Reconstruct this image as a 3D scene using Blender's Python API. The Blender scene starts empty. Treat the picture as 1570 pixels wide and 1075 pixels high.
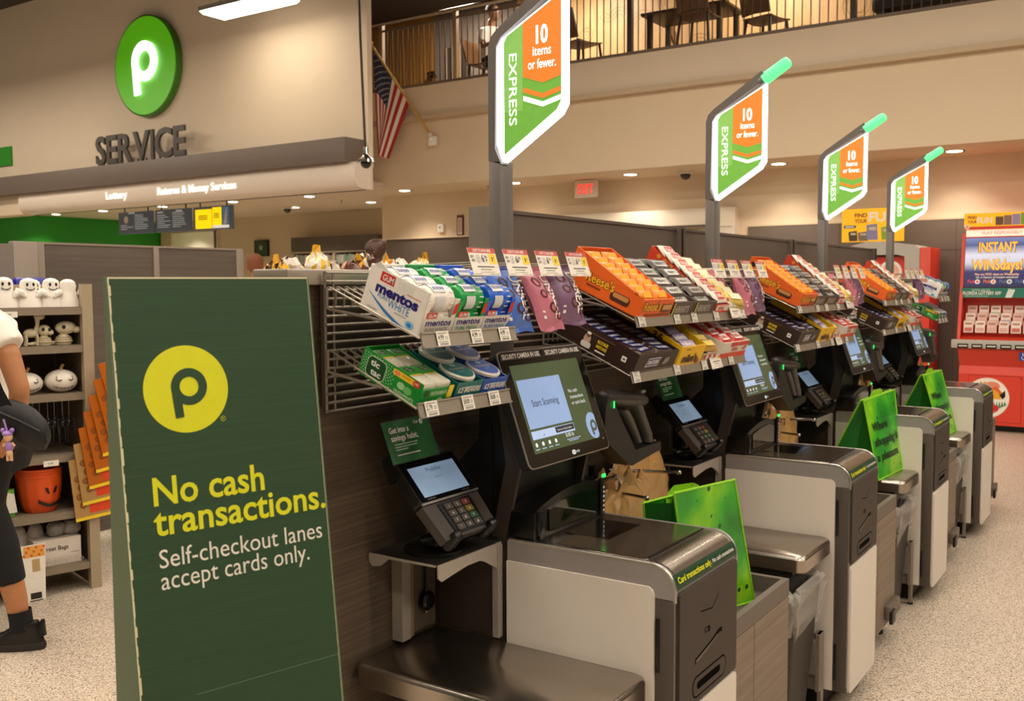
import bpy, bmesh, math, random
from mathutils import Matrix, Vector

# ------------------------------------------------------------------ camera, world, exposure, big lights
SC = bpy.context.scene
COL = SC.collection
random.seed(7)
CAMZ = 1.5108
def setup():
    cd = bpy.data.cameras.new('camera'); cam = bpy.data.objects.new('camera', cd); COL.objects.link(cam)
    yaw, pitch, roll = 0.59114533, -0.06782672, -0.00474783
    f = Vector((math.cos(yaw)*math.cos(pitch), math.sin(yaw)*math.cos(pitch), math.sin(pitch)))
    r = Vector((math.sin(yaw), -math.cos(yaw), 0)); u = r.cross(f)
    c, s = math.cos(roll), math.sin(roll)
    r2 = c*r + s*u; u2 = -s*r + c*u
    m = Matrix(((r2.x, u2.x, -f.x, 0), (r2.y, u2.y, -f.y, 0), (r2.z, u2.z, -f.z, CAMZ), (0, 0, 0, 1)))
    cam.matrix_world = m
    cd.sensor_width = 36; cd.lens = 1503.24/1570*36
    cd.clip_start = .05; cd.clip_end = 100
    cd.dof.use_dof = True; cd.dof.focus_distance = 2.9; cd.dof.aperture_fstop = 8
    SC.camera = cam
    w = bpy.data.worlds.new('world'); SC.world = w; w.use_nodes = True
    bg = w.node_tree.nodes['Background']; bg.inputs[0].default_value = (1, .86, .70, 1); bg.inputs[1].default_value = .11
    SC.view_settings.view_transform = 'Standard'; SC.view_settings.look = 'None'
    SC.view_settings.gamma = 1; SC.view_settings.use_curve_mapping = False
    SC.view_settings.exposure = EXPOSURE
EXPOSURE = 0.5
WARM = (1, .885, .74)
LAMP_W = 24      # each hanging linear lamp
DOWN_W = 30      # each recessed downlight
setup()

# ------------------------------------------------------------------ materials
def lin(c):
    c /= 255
    return c/12.92 if c <= .04045 else ((c+.055)/1.055)**2.4
_mats = {}
def mat(hexc, r=.5, m=0., e=0., n=.06, ns=40., a=1., t=0., name=None, coat=0.):
    key = (hexc, r, m, e, n, ns, a, t, coat)
    if key in _mats: return _mats[key]
    rgb = [lin(int(hexc[i:i+2], 16)) for i in (0, 2, 4)]
    M = bpy.data.materials.new(name or 'paint_'+hexc); M.use_nodes = True
    nt = M.node_tree; b = nt.nodes['Principled BSDF']
    b.inputs['Roughness'].default_value = r; b.inputs['Metallic'].default_value = m
    if coat: b.inputs['Coat Weight'].default_value = coat; b.inputs['Coat Roughness'].default_value = .08
    if t: b.inputs['Transmission Weight'].default_value = t; b.inputs['IOR'].default_value = 1.2
    if a < 1: b.inputs['Alpha'].default_value = a
    tc = nt.nodes.new('ShaderNodeTexCoord'); nz = nt.nodes.new('ShaderNodeTexNoise')
    nz.inputs['Scale'].default_value = ns; nz.inputs['Detail'].default_value = 3
    mx = nt.nodes.new('ShaderNodeMix'); mx.data_type = 'RGBA'
    mx.inputs[6].default_value = [min(1, x*(1-n)) for x in rgb]+[1]
    mx.inputs[7].default_value = [min(1, x*(1+n)) for x in rgb]+[1]
    nt.links.new(tc.outputs['Object'], nz.inputs['Vector'])
    nt.links.new(nz.outputs['Fac'], mx.inputs[0])
    nt.links.new(mx.outputs[2], b.inputs['Base Color'])
    if e:
        b.inputs['Emission Strength'].default_value = e
        nt.links.new(mx.outputs[2], b.inputs['Emission Color'])
    _mats[key] = M
    return M

def matte(hexc):
    M = mat(hexc, .95, 0, 0, .05, 33); M.node_tree.nodes['Principled BSDF'].inputs['Specular IOR Level'].default_value = .05; return M
def nodes(name, r=.5, m=0.):
    M = bpy.data.materials.new(name); M.use_nodes = True
    nt = M.node_tree; b = nt.nodes['Principled BSDF']
    b.inputs['Roughness'].default_value = r; b.inputs['Metallic'].default_value = m
    return M, nt, b
def ramp(nt, stops):
    cr = nt.nodes.new('ShaderNodeValToRGB'); el = cr.color_ramp.elements
    while len(el) < len(stops): el.new(.5)
    for e, (p, h) in zip(el, stops):
        e.position = p; e.color = [lin(int(h[i:i+2], 16)) for i in (0, 2, 4)]+[1]
    return cr
def mapped(nt, scale, rot=(0, 0, 0)):
    tc = nt.nodes.new('ShaderNodeTexCoord'); mp = nt.nodes.new('ShaderNodeMapping')
    mp.inputs['Scale'].default_value = scale; mp.inputs['Rotation'].default_value = rot
    nt.links.new(tc.outputs['Object'], mp.inputs['Vector']); return mp
def wood(name, c1, c2, c3, scale, r=.45):
    M, nt, b = nodes(name, r)
    mp = mapped(nt, scale)
    n1 = nt.nodes.new('ShaderNodeTexNoise'); n1.inputs['Scale'].default_value = 1; n1.inputs['Detail'].default_value = 8; n1.inputs['Roughness'].default_value = .72
    nt.links.new(mp.outputs[0], n1.inputs['Vector'])
    cr = ramp(nt, [(.3, c1), (.5, c2), (.72, c3)])
    nt.links.new(n1.outputs['Fac'], cr.inputs[0]); nt.links.new(cr.outputs[0], b.inputs['Base Color'])
    return M
def terrazzo():
    M, nt, b = nodes('terrazzo', .34)
    b.inputs['Specular IOR Level'].default_value = .4
    tc = nt.nodes.new('ShaderNodeTexCoord')
    base = ramp(nt, [(.35, 'c9b8a4'), (.65, 'dccdbb')])
    n0 = nt.nodes.new('ShaderNodeTexNoise'); n0.inputs['Scale'].default_value = 60; n0.inputs['Detail'].default_value = 4
    nt.links.new(tc.outputs['Object'], n0.inputs['Vector']); nt.links.new(n0.outputs['Fac'], base.inputs[0])
    prev = base.outputs[0]
    for sc, thr, colr, seed in ((80, .26, '5b4a3c', 0), (120, .24, 'efe6d8', 3), (170, .34, '8c7660', 9), (62, .16, '33291f', 5)):
        v = nt.nodes.new('ShaderNodeTexVoronoi'); v.inputs['Scale'].default_value = sc
        mp = nt.nodes.new('ShaderNodeMapping'); mp.inputs['Location'].default_value = (seed, seed*.7, 0)
        nt.links.new(tc.outputs['Object'], mp.inputs['Vector']); nt.links.new(mp.outputs[0], v.inputs['Vector'])
        g = nt.nodes.new('ShaderNodeMath'); g.operation = 'LESS_THAN'; g.inputs[1].default_value = thr
        nt.links.new(v.outputs['Distance'], g.inputs[0])
        mx = nt.nodes.new('ShaderNodeMix'); mx.data_type = 'RGBA'
        mx.inputs[7].default_value = [lin(int(colr[i:i+2], 16)) for i in (0, 2, 4)]+[1]
        nt.links.new(g.outputs[0], mx.inputs[0]); nt.links.new(prev, mx.inputs[6]); prev = mx.outputs[2]
    nt.links.new(prev, b.inputs['Base Color'])
    return M
def brushed(name, c, scale, r=.32):
    M, nt, b = nodes(name, r, 1.)
    mp = mapped(nt, scale)
    n1 = nt.nodes.new('ShaderNodeTexNoise'); n1.inputs['Scale'].default_value = 1; n1.inputs['Detail'].default_value = 1
    nt.links.new(mp.outputs[0], n1.inputs['Vector'])
    mr = nt.nodes.new('ShaderNodeMapRange'); mr.inputs[3].default_value = r-.015; mr.inputs[4].default_value = r+.025
    nt.links.new(n1.outputs['Fac'], mr.inputs[0]); nt.links.new(mr.outputs[0], b.inputs['Roughness'])
    b.inputs['Base Color'].default_value = [lin(int(c[i:i+2], 16)) for i in (0, 2, 4)]+[1]
    return M

# ------------------------------------------------------------------ text cache
_txt = {}
def text_geo(s, bold=0., ext=0.):
    k = (s, bold, ext)
    if k in _txt: return _txt[k]
    cu = bpy.data.curves.new('t', 'FONT'); cu.body = s; cu.size = 1; cu.offset = bold; cu.resolution_u = 3; cu.extrude = ext
    o = bpy.data.objects.new('t', cu); COL.objects.link(o)
    dg = bpy.context.evaluated_depsgraph_get(); dg.update()
    me = bpy.data.meshes.new_from_object(o.evaluated_get(dg))
    vs = [tuple(v.co) for v in me.vertices]; fs = [tuple(p.vertices) for p in me.polygons]
    bpy.data.objects.remove(o); bpy.data.curves.remove(cu); bpy.data.meshes.remove(me)
    _txt[k] = (vs, fs); return _txt[k]
CAP = .729   # cap height of the built-in font at size 1 (measured below)
def _cap():
    global CAP
    vs, _ = text_geo('H'); CAP = max(v[1] for v in vs)
_cap()

# ------------------------------------------------------------------ mesh builder
class MB:
    def __init__(s): s.v = []; s.f = []; s.m = []; s.sm = []; s.mats = []; s.T = Matrix()
    def slot(s, m):
        if m not in s.mats: s.mats.append(m)
        return s.mats.index(m)
    def add(s, vs, fs, m, smooth=False):
        o = len(s.v); k = s.slot(m); T = s.T
        s.v += [tuple(T @ Vector(p)) for p in vs]
        for f in fs: s.f.append([o+i for i in f]); s.m.append(k); s.sm.append(smooth)
    def on(s, O, U=(1, 0, 0), V=(0, 1, 0)):
        U = Vector(U).normalized(); V = Vector(V); V = (V-U*V.dot(U)).normalized(); N = U.cross(V)
        s.T = Matrix(((U.x, V.x, N.x, O[0]), (U.y, V.y, N.y, O[1]), (U.z, V.z, N.z, O[2]), (0, 0, 0, 1))); return s
    def off(s): s.T = Matrix(); return s
    def box(s, x0, x1, y0, y1, z0, z1, m, bev=0., seg=2):
        if bev <= 0:
            vs = [(x, y, z) for x in (x0, x1) for y in (y0, y1) for z in (z0, z1)]
            s.add(vs, [(0, 1, 3, 2), (4, 6, 7, 5), (0, 4, 5, 1), (2, 3, 7, 6), (0, 2, 6, 4), (1, 5, 7, 3)], m); return s
        bm = bmesh.new(); bmesh.ops.create_cube(bm, size=1)
        for v in bm.verts: v.co = ((x0+x1)/2+v.co.x*(x1-x0), (y0+y1)/2+v.co.y*(y1-y0), (z0+z1)/2+v.co.z*(z1-z0))
        bev = min(bev, .49*min(abs(x1-x0), abs(y1-y0), abs(z1-z0)))
        bmesh.ops.bevel(bm, geom=bm.edges[:], offset=bev, segments=seg, affect='EDGES', profile=.5)
        s.bm(bm, m, True); return s
    def bm(s, bm, m, smooth=False):
        bm.verts.index_update(); s.add([tuple(v.co) for v in bm.verts], [[v.index for v in f.verts] for f in bm.faces], m, smooth); bm.free()
    def poly(s, pts, m, z=0.):
        s.add([(p[0], p[1], p[2] if len(p) > 2 else z) for p in pts], [list(range(len(pts)))], m); return s
    def rect(s, x0, y0, x1, y1, m, z=0.): return s.poly([(x0, y0), (x1, y0), (x1, y1), (x0, y1)], m, z)
    def disc(s, cx, cy, r, m, z=0., n=28, ry=None):
        ry = ry or r
        return s.poly([(cx+r*math.cos(2*math.pi*i/n), cy+ry*math.sin(2*math.pi*i/n)) for i in range(n)], m, z)
    def ring(s, cx, cy, r0, r1, m, z=0., n=32, a0=0., a1=360., sy=1.):
        vs = []; fs = []
        for i in range(n+1):
            a = math.radians(a0+(a1-a0)*i/n)
            vs += [(cx+r0*math.cos(a), cy+sy*r0*math.sin(a), z), (cx+r1*math.cos(a), cy+sy*r1*math.sin(a), z)]
        for i in range(n): fs.append((2*i, 2*i+1, 2*i+3, 2*i+2))
        s.add(vs, fs, m); return s
    def rrect(s, x0, y0, x1, y1, r, m, z=0., n=5):
        return s.poly(rr(x0, y0, x1, y1, r, n), m, z)
    def prism(s, pts, z0, z1, m, smooth=False, caps=True):
        n = len(pts); vs = [(p[0], p[1], z0) for p in pts]+[(p[0], p[1], z1) for p in pts]
        fs = [(i, (i+1) % n, n+(i+1) % n, n+i) for i in range(n)]
        s.add(vs, fs, m, smooth)
        if caps: s.add(vs, [list(range(n))[::-1], list(range(n, 2*n))], m)
        return s
    def loft(s, rings, m, smooth=True, caps=True, closed=True):
        n = len(rings[0]); vs = [p for r in rings for p in r]; fs = []
        for k in range(len(rings)-1):
            for i in range(n if closed else n-1):
                j = (i+1) % n; fs.append((k*n+i, k*n+j, (k+1)*n+j, (k+1)*n+i))
        if caps: fs += [list(range(n))[::-1], list(range((len(rings)-1)*n, len(rings)*n))]
        s.add(vs, fs, m, smooth); return s
    def lathe(s, prof, m, n=24, c=(0, 0, 0), sx=1., sy=1., caps=True):
        rings = [[(c[0]+sx*r*math.cos(2*math.pi*i/n), c[1]+sy*r*math.sin(2*math.pi*i/n), c[2]+z) for i in range(n)] for r, z in prof]
        return s.loft(rings, m, True, caps)
    def tube(s, pts, r, m, n=8, caps=True):
        pts = [Vector(p) for p in pts]; rs = r if isinstance(r, (list, tuple)) else [r]*len(pts)
        rings = []; up = None
        for i, p in enumerate(pts):
            d = (pts[min(i+1, len(pts)-1)]-pts[max(i-1, 0)]).normalized()
            if up is None: up = Vector((0, 0, 1)) if abs(d.z) < .9 else Vector((1, 0, 0))
            a = d.cross(up).normalized(); b = a.cross(d).normalized(); up = b
            rings.append([tuple(p+rs[i]*(a*math.cos(2*math.pi*k/n)+b*math.sin(2*math.pi*k/n))) for k in range(n)])
        return s.loft(rings, m, True, caps)
    def sphere(s, c, r, m, n=16, k=10):
        r = r if isinstance(r, (list, tuple)) else (r, r, r)
        rings = []
        for j in range(k+1):
            t = math.pi*min(max(j/k, .02), .98)
            rings.append([(c[0]+r[0]*math.sin(t)*math.cos(2*math.pi*i/n), c[1]+r[1]*math.sin(t)*math.sin(2*math.pi*i/n), c[2]-r[2]*math.cos(t)) for i in range(n)])
        return s.loft(rings, m)
    def text(s, t, x, y, h, m, z=.0006, al='L', w=None, bold=0., ext=0., shear=0.):
        k = h/CAP
        y0 = y
        for ln in t.split('\n'):
            vs, fs = text_geo(ln, bold, ext)
            if not vs: continue
            xa = min(v[0] for v in vs); xb = max(v[0] for v in vs)
            sx = k if w is None else w/(xb-xa)
            W = (xb-xa)*sx; ox = x-(0 if al == 'L' else W/2 if al == 'C' else W)
            s.add([(ox+(v[0]-xa)*sx+shear*v[1]*k, y0+v[1]*k, z+v[2]) for v in vs], fs, m)
            y0 -= h*1.55
        return s
    def build(s, name, parent=None, smooth_angle=35, loc=None):
        me = bpy.data.meshes.new(name)
        inv = parent_mat(parent).inverted() if parent else (Matrix.Translation(Vector(loc)).inverted() if loc else Matrix())
        me.from_pydata([tuple(inv @ Vector(v)) for v in s.v], [], s.f)
        for m in s.mats: me.materials.append(m)
        me.polygons.foreach_set('material_index', s.m)
        me.polygons.foreach_set('use_smooth', s.sm)
        me.update()
        if any(s.sm): me.set_sharp_from_angle(angle=math.radians(smooth_angle))
        o = bpy.data.objects.new(name, me); COL.objects.link(o)
        if parent: o.parent = parent
        elif loc: o.location = loc
        return o
def rr(x0, y0, x1, y1, r, n=5):
    pts = []
    for cx, cy, a in ((x1-r, y0+r, -90), (x1-r, y1-r, 0), (x0+r, y1-r, 90), (x0+r, y0+r, 180)):
        for i in range(n+1):
            t = math.radians(a+90*i/n); pts.append((cx+r*math.cos(t), cy+r*math.sin(t)))
    return pts
_pm = {}
def parent_mat(p):
    M = Matrix.Translation(p.location) @ Matrix.Rotation(p.rotation_euler[2], 4, 'Z')
    return M if not p.parent else parent_mat(p.parent) @ M
def tag(o, label, cat, group=None):
    o['label'] = label; o['category'] = cat
    if group: o['group'] = group
    return o
def thing(name, label, cat, loc, rz=0., group=None):
    o = bpy.data.objects.new(name, None); COL.objects.link(o)
    o.location = loc; o.rotation_euler = (0, 0, rz); o.empty_display_size = .05
    return tag(o, label, cat, group)
def struct(o): o['kind'] = 'structure'; return o
def copy_tree(o, parent=None):
    c = o.copy(); COL.objects.link(c)
    if parent: c.parent = parent
    for ch in list(o.children): copy_tree(ch, c)
    return c
def dup(o, loc, label=None, group=None, rz=None):
    c = copy_tree(o); c.location = loc
    if rz is not None: c.rotation_euler[2] = rz
    if label: c['label'] = label
    if group: c['group'] = group
    return c
def logo_p(mb, cx, cy, R, bg, fg, z=.0006):
    if bg: mb.disc(cx, cy, R, bg, z, 48)
    z2 = z+.0006
    mb.ring(cx+.06*R, cy+.05*R, .224*R, .426*R, fg, z2, 40)
    mb.poly([(cx-.366*R, cy+.05*R), (cx-.305*R, cy-.655*R), (cx-.105*R, cy-.635*R), (cx-.14*R, cy-.2*R), (cx-.165*R, cy+.05*R)], fg, z2+.0002)
# ------------------------------------------------------------------ the room
WALL = mat('d9c3a6', .75, n=.03, ns=3); WALL2 = mat('e0ccb2', .7, n=.03, ns=3)
TAUPE = mat('675a4f', .6, n=.05, ns=6); DARKGR = mat('5a4c42', .55)
WHITE = mat('ece4da', .5); BLACK = mat('0d0c0c', .35); CHROME = mat('c9c3ba', .2, 1)
ALU = mat('a79d90', .38, 1); STEELP = mat('9a9086', .4, .6)
GLOW = mat('fff2dc', .5, 0, 9, n=.0)
FLOOR = terrazzo()
b = MB(); b.box(-3, 15.2, -6, 20, -.1, 0, FLOOR); struct(b.build('floor'))
b = MB(); b.box(11.6, 11.8, -6, 10.1, 0, 2.87, WALL); struct(b.build('wall_back'))
b = MB(); b.box(11.57, 11.6, -6, 4.3, 0, 2.19, TAUPE); b.box(11.565, 11.6, -6, 4.3, 2.19, 2.205, mat('c9b59a', .5)); b.box(11.57, 11.6, 8.4, 10.1, 0, 2.2, TAUPE); b.box(11.54, 11.6, 8.4, 10.1, 2.2, 2.22, WALL2)
for y in (3.2, 1.95, .6): b.box(11.567, 11.57, y, y+.008, 0, 2.19, DARKGR)
b.box(11.567, 11.57, -6, 4.3, 1.86, 1.868, DARKGR); struct(b.build('trim_1'))
b = MB(); b.box(10.6, 10.85, -6, 12.6, 2.87, 4.2, WALL); b.box(10.56, 10.6, -6, 12.6, 3.8, 4.2, WALL2); struct(b.build('wall_upper'))
b = MB(); b.box(10.5, 10.6, -6, 12.6, 3.74, 3.80, mat('c2ab8d', .6)); struct(b.build('trim_2'))
b = MB(); b.box(10.85, 11.6, -6, 9.3, 2.869, 2.95, WALL); b.box(9.0, 13.5, 9.3, 18.15, 2.869, 2.95, mat('d3c2ab', .8)); struct(b.build('ceiling_soffit'))
b = MB(); b.box(10.54, 14.6, -6, 12.6, 4.2, 4.23, mat('6b5a4a', .5)); struct(b.build('floor_mezzanine'))
b = MB(); b.box(13.5, 13.7, 10.1, 18.4, 0, 2.87, mat('cdb89b', .75)); struct(b.build('wall_recess'))
b = MB(); b.box(11.6, 13.5, 10.1, 10.2, 0, 2.87, WALL); struct(b.build('wall_return'))
b = MB(); b.box(8.9, 13.5, 18.15, 18.3, 0, 2.87, mat('1f8a1c', .6, n=.1, ns=1)); struct(b.build('wall_green'))
b = MB(); b.box(8.75, 8.83, 7.89, 17.5, 2.9, 5.92, WALL2); struct(b.build('wall_service'))
b = MB(); b.box(-3, 15.2, -6, 20, 5.92, 6.0, mat('4a4038', .9)); struct(b.build('ceiling'))
# mezzanine back wall: golden slatted panels at the left, pale oak panels with ring pattern further right
OAK = wood('oak_veneer', 'c79a66', 'dcb07a', 'e8c590', (2, 9, .6))
GOLDW = wood('golden_wood', '9a6a2c', 'ad7a38', 'be8a46', (1, 14, .5))
b = MB()
b.box(13, 13.2, 10.25, 12.6, 4.23, 5.92, GOLDW)
for i in range(16): b.box(12.985, 13, 10.3+i*.075, 10.306+i*.075, 4.23, 5.6, mat('8a5f2a', .6))
b.box(13, 13.2, 8.6, 10.25, 4.23, 5.92, mat('7f7064', .7)); b.box(13, 13.2, -6, 8.6, 4.23, 5.92, OAK)
RING = mat('b98f60', .6)
random.seed(3)
b.on((12.995, 0, 0), (0, -1, 0), (0, 0, 1))
for i in range(34):
    y = -8.4+i*.2+random.uniform(-.08, .08); z = random.uniform(4.4, 5.6); r = random.uniform(.1, .26)
    a = random.choice(((0, 360), (20, 160), (30, 190), (200, 340)))
    for q in range(3): b.ring(y, z, r-q*.05-.008, r-q*.05, RING, .001+q*.0004, 24, *a)
b.off(); struct(b.build('wall_mezzanine'))
b = MB(); b.box(12.95, 13, 2.7, 4.9, 4.23, 4.4, BLACK); struct(b.build('trim_3'))
o = thing('mezzanine_door', 'tall dark slatted door in the wood wall upstairs behind the railing', 'door', (12.97, 9.7, 4.23))
b = MB(); b.box(12.94, 12.998, 9.5, 9.95, 4.235, 5.35, mat('3f352c', .6)); b.build('door_leaf', o)
b = MB()
for y in (9.5, 9.65, 9.8, 9.93): b.box(12.92, 12.94, y, y+.02, 4.235, 5.35, mat('a08c74', .5))
b.build('slat', o)
b = MB(); b.box(12.985, 13, 10.55, 10.8, 4.3, 4.62, mat('a89a88', .5))
for i in range(8): b.box(12.975, 12.985, 10.57, 10.78, 4.33+i*.035, 4.345+i*.035, DARKGR)
tag(b.build('vent_grille', loc=(12.99, 10.67, 4.3)), 'pale metal vent grille low on the golden wood wall upstairs', 'vent')
b = MB(); b.tube([(12.99, 10.3, 4.98), (12.9, 10.3, 4.98), (12.9, 10.18, 4.98), (12.9, 10.14, 4.9)], .022, mat('a5834f', .25, 1)); b.box(12.97, 13, 10.25, 10.35, 4.93, 5.03, mat('8a6b3a', .3, 1))
tag(b.build('door_handle', loc=(12.95, 10.25, 4.98)), 'brass lever handle on the golden wood panel upstairs', 'handle')

# railing of the mezzanine
o = thing('balcony_railing', 'long metal railing with thin balusters along the upstairs edge', 'railing', (10.68, 5, 4.23))
b = MB(); b.tube([(10.68, -2, 5.17), (10.68, 9.75, 5.17)], .028, mat('b9ab98', .25, 1)); b.build('handrail', o)
b = MB(); b.box(10.665, 10.695, -2, 9.4, 5.05, 5.075, mat('8b7d6d', .4, .8)); b.build('top_rail', o)
b = MB(); b.box(10.66, 10.7, -2, 9.4, 4.235, 4.26, mat('5c5046', .5, .5)); b.build('bottom_rail', o)
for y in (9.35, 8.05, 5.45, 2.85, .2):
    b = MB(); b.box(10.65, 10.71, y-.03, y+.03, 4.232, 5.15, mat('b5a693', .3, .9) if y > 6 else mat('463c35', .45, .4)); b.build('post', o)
bal = None
for i in range(86):
    y = 9.25-i*.093
    if min(abs(y-q) for q in (9.35, 8.05, 5.45, 2.85, .2)) < .05: continue
    if bal is None:
        b = MB(); b.box(10.675, 10.685, y-.005, y+.005, 4.26, 5.05, mat('4a4038', .45, .4)); bal = b.build('baluster', o); y0 = y
    else:
        c = bal.copy(); c.location.y += y-y0; COL.objects.link(c)
# upstairs furniture
WALN = mat('4a3423', .45); CHBK = mat('7a5636', .45); LEGM = mat('4d443d', .4, .5)
def cafe_chair(x, y, rz, label):
    o = thing('cafe_chair', label, 'chair', (x, y, 4.232), rz, 'upstairs cafe chairs')
    R = Matrix.Translation((x, y, 4.232)) @ Matrix.Rotation(rz, 4, 'Z')
    b = MB(); b.T = R; b.loft([[(-.2, -.2+.4*t, .46-.02*math.sin(t*3.1)), (.2, -.2+.4*t, .46-.02*math.sin(t*3.1)), (.2, -.2+.4*t, .48-.02*math.sin(t*3.1)), (-.2, -.2+.4*t, .48-.02*math.sin(t*3.1))] for t in (0, .25, .5, .75, 1)], CHBK); b.build('seat', o)
    b = MB(); b.T = R; b.loft([[(-.2, .2+.1*t, .5+.36*t), (0, .24+.1*t, .5+.36*t), (.2, .2+.1*t, .5+.36*t), (.2, .22+.1*t, .5+.36*t), (0, .26+.1*t, .5+.36*t), (-.2, .22+.1*t, .5+.36*t)] for t in (0, .5, 1)], CHBK); b.build('backrest', o)
    for sx in (-1, 1):
        for sy in (-1, 1):
            b = MB(); b.T = R; b.tube([(sx*.17, sy*.17, .46), (sx*.21, sy*.22, 0)], .018, LEGM); b.build('leg', o)
cafe_chair(11.6, 6.65, 1.2, 'upstairs chair standing alone just right of the nearest express sign')
cafe_chair(12.6, 5.5, 0.2, 'upstairs chair behind the left half of the dark table')
cafe_chair(11.85, 4.2, 1.3, 'upstairs chair tucked at the right end of the dark table')
cafe_chair(11.22, 4.8, 1.57, 'upstairs chair with its back near the railing, front side of the dark table')
o = thing('cafe_table', 'dark rectangular cafe table upstairs behind the railing', 'table', (12.0, 5.2, 4.232))
b = MB(); b.box(11.65, 12.35, 4.65, 5.8, 4.945, 4.98, WALN, .005); b.build('tabletop', o)
for x in (11.72, 12.28):
    for y in (4.75, 5.7):
        b = MB(); b.box(x-.03, x+.03, y-.03, y+.03, 4.232, 4.945, LEGM); b.build('leg', o)
o = thing('lounge_bench', 'low dark bench upstairs at the right end of the railing view', 'bench', (11.9, 2.2, 4.232))
b = MB(); b.box(11.6, 12.2, 1.5, 2.9, 4.55, 4.68, mat('3c332d', .6), .02); b.build('seat', o)
for y in (1.6, 2.8):
    b = MB(); b.box(11.65, 12.15, y-.03, y+.03, 4.232, 4.55, LEGM); b.build('leg', o)

# service front: canopy, light band, letters, round sign
b = MB(); b.box(8.4, 8.75, 7.94, 17.5, 2.93, 3.21, mat('6f6055', .5), .004); struct(b.build('trim_4'))
b = MB(); pr = [(8.5, 2.93), (8.47, 2.86), (8.47, 2.76), (8.49, 2.69), (8.54, 2.645), (8.62, 2.63), (8.75, 2.63), (8.75, 2.93)]
b.on((0, 0, 0), (1, 0, 0), (0, 0, 1)); b.prism(pr, -14.9, -7.86, mat('e3d3c2', .45), True); b.off()
b.box(8.75, 8.83, 7.9, 14.9, 2.632, 2.93, mat('d8c7b0', .6)); b.box(8.55, 8.83, 14.9, 17.5, 2.632, 2.93, WALL); b.box(8.73, 8.76, 7.95, 14.9, 2.623, 2.63, DARKGR); struct(b.build('trim_5', smooth_angle=60))
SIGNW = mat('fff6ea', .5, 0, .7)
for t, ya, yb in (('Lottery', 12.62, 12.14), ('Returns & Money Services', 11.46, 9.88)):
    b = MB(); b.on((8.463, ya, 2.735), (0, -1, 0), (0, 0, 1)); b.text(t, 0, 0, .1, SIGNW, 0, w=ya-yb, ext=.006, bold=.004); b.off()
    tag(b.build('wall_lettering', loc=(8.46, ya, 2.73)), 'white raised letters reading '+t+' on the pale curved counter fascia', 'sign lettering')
o = thing('service_letters', 'dark raised letters reading SERVICE standing on the grey canopy', 'sign lettering', (8.5, 11.9, 3.21))
LET = mat('4a4038', .45)
xs = 0
for ch in 'SERVICE':
    vs, _ = text_geo(ch, 0, 0); wch = max(v[0] for v in vs)-min(v[0] for v in vs)
    xs += wch+.05
k = 1.98/(xs-.05); y = 12.87
for ch in 'SERVICE':
    vs, _ = text_geo(ch, 0, 0); wch = max(v[0] for v in vs)-min(v[0] for v in vs)
    b = MB(); b.on((8.5, y, 3.245), (0, -1, 0), (0, 0, 1)); b.text(ch, 0, 0, .375, LET, 0, w=wch*k, ext=.018, bold=.022); b.off()
    for q in (.25, .75): b.box(8.49, 8.51, y-wch*k*q-.01, y-wch*k*q+.01, 3.209, 3.26, LET)
    b.build('letter', o); y -= (wch+.05)*k
# round logo sign
o = thing('round_logo_sign', 'big round glowing green sign with white letter p above the service counter', 'sign', (8.7, 11.9, 3.86))
R = .69; cy, cz = 11.9, 4.55
b = MB(); b.on((8.7, cy, cz), (0, -1, 0), (0, 0, 1)); b.lathe([(R, -.03), (R, .05), (R-.02, .06), (R-.03, .055)], mat('3f7d10', .4), 64)
b.build('rim', o)
b = MB(); b.on((8.642, cy, cz), (0, -1, 0), (0, 0, 1)); b.disc(0, 0, R-.022, mat('52a60c', .4, 0, .36), 0, 64); b.build('face', o)
LW = mat('ffffff', .5, 0, 1.35); q = R*.93
b = MB(); b.on((8.642, cy, cz+.02), (0, -1, 0), (0, 0, 1))
b.lathe([(.224*q, .02), (.426*q, .02), (.426*q, .045), (.224*q, .045), (.224*q, .02)], LW, 48, (.06*q, .05*q, 0), 1., 1., False); b.prism([(-.366*q, .05*q), (-.305*q, -.655*q), (-.105*q, -.635*q), (-.14*q, -.2*q), (-.165*q, .05*q)], .021, .0445, LW); b.off(); b.build('letter', o)
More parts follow.
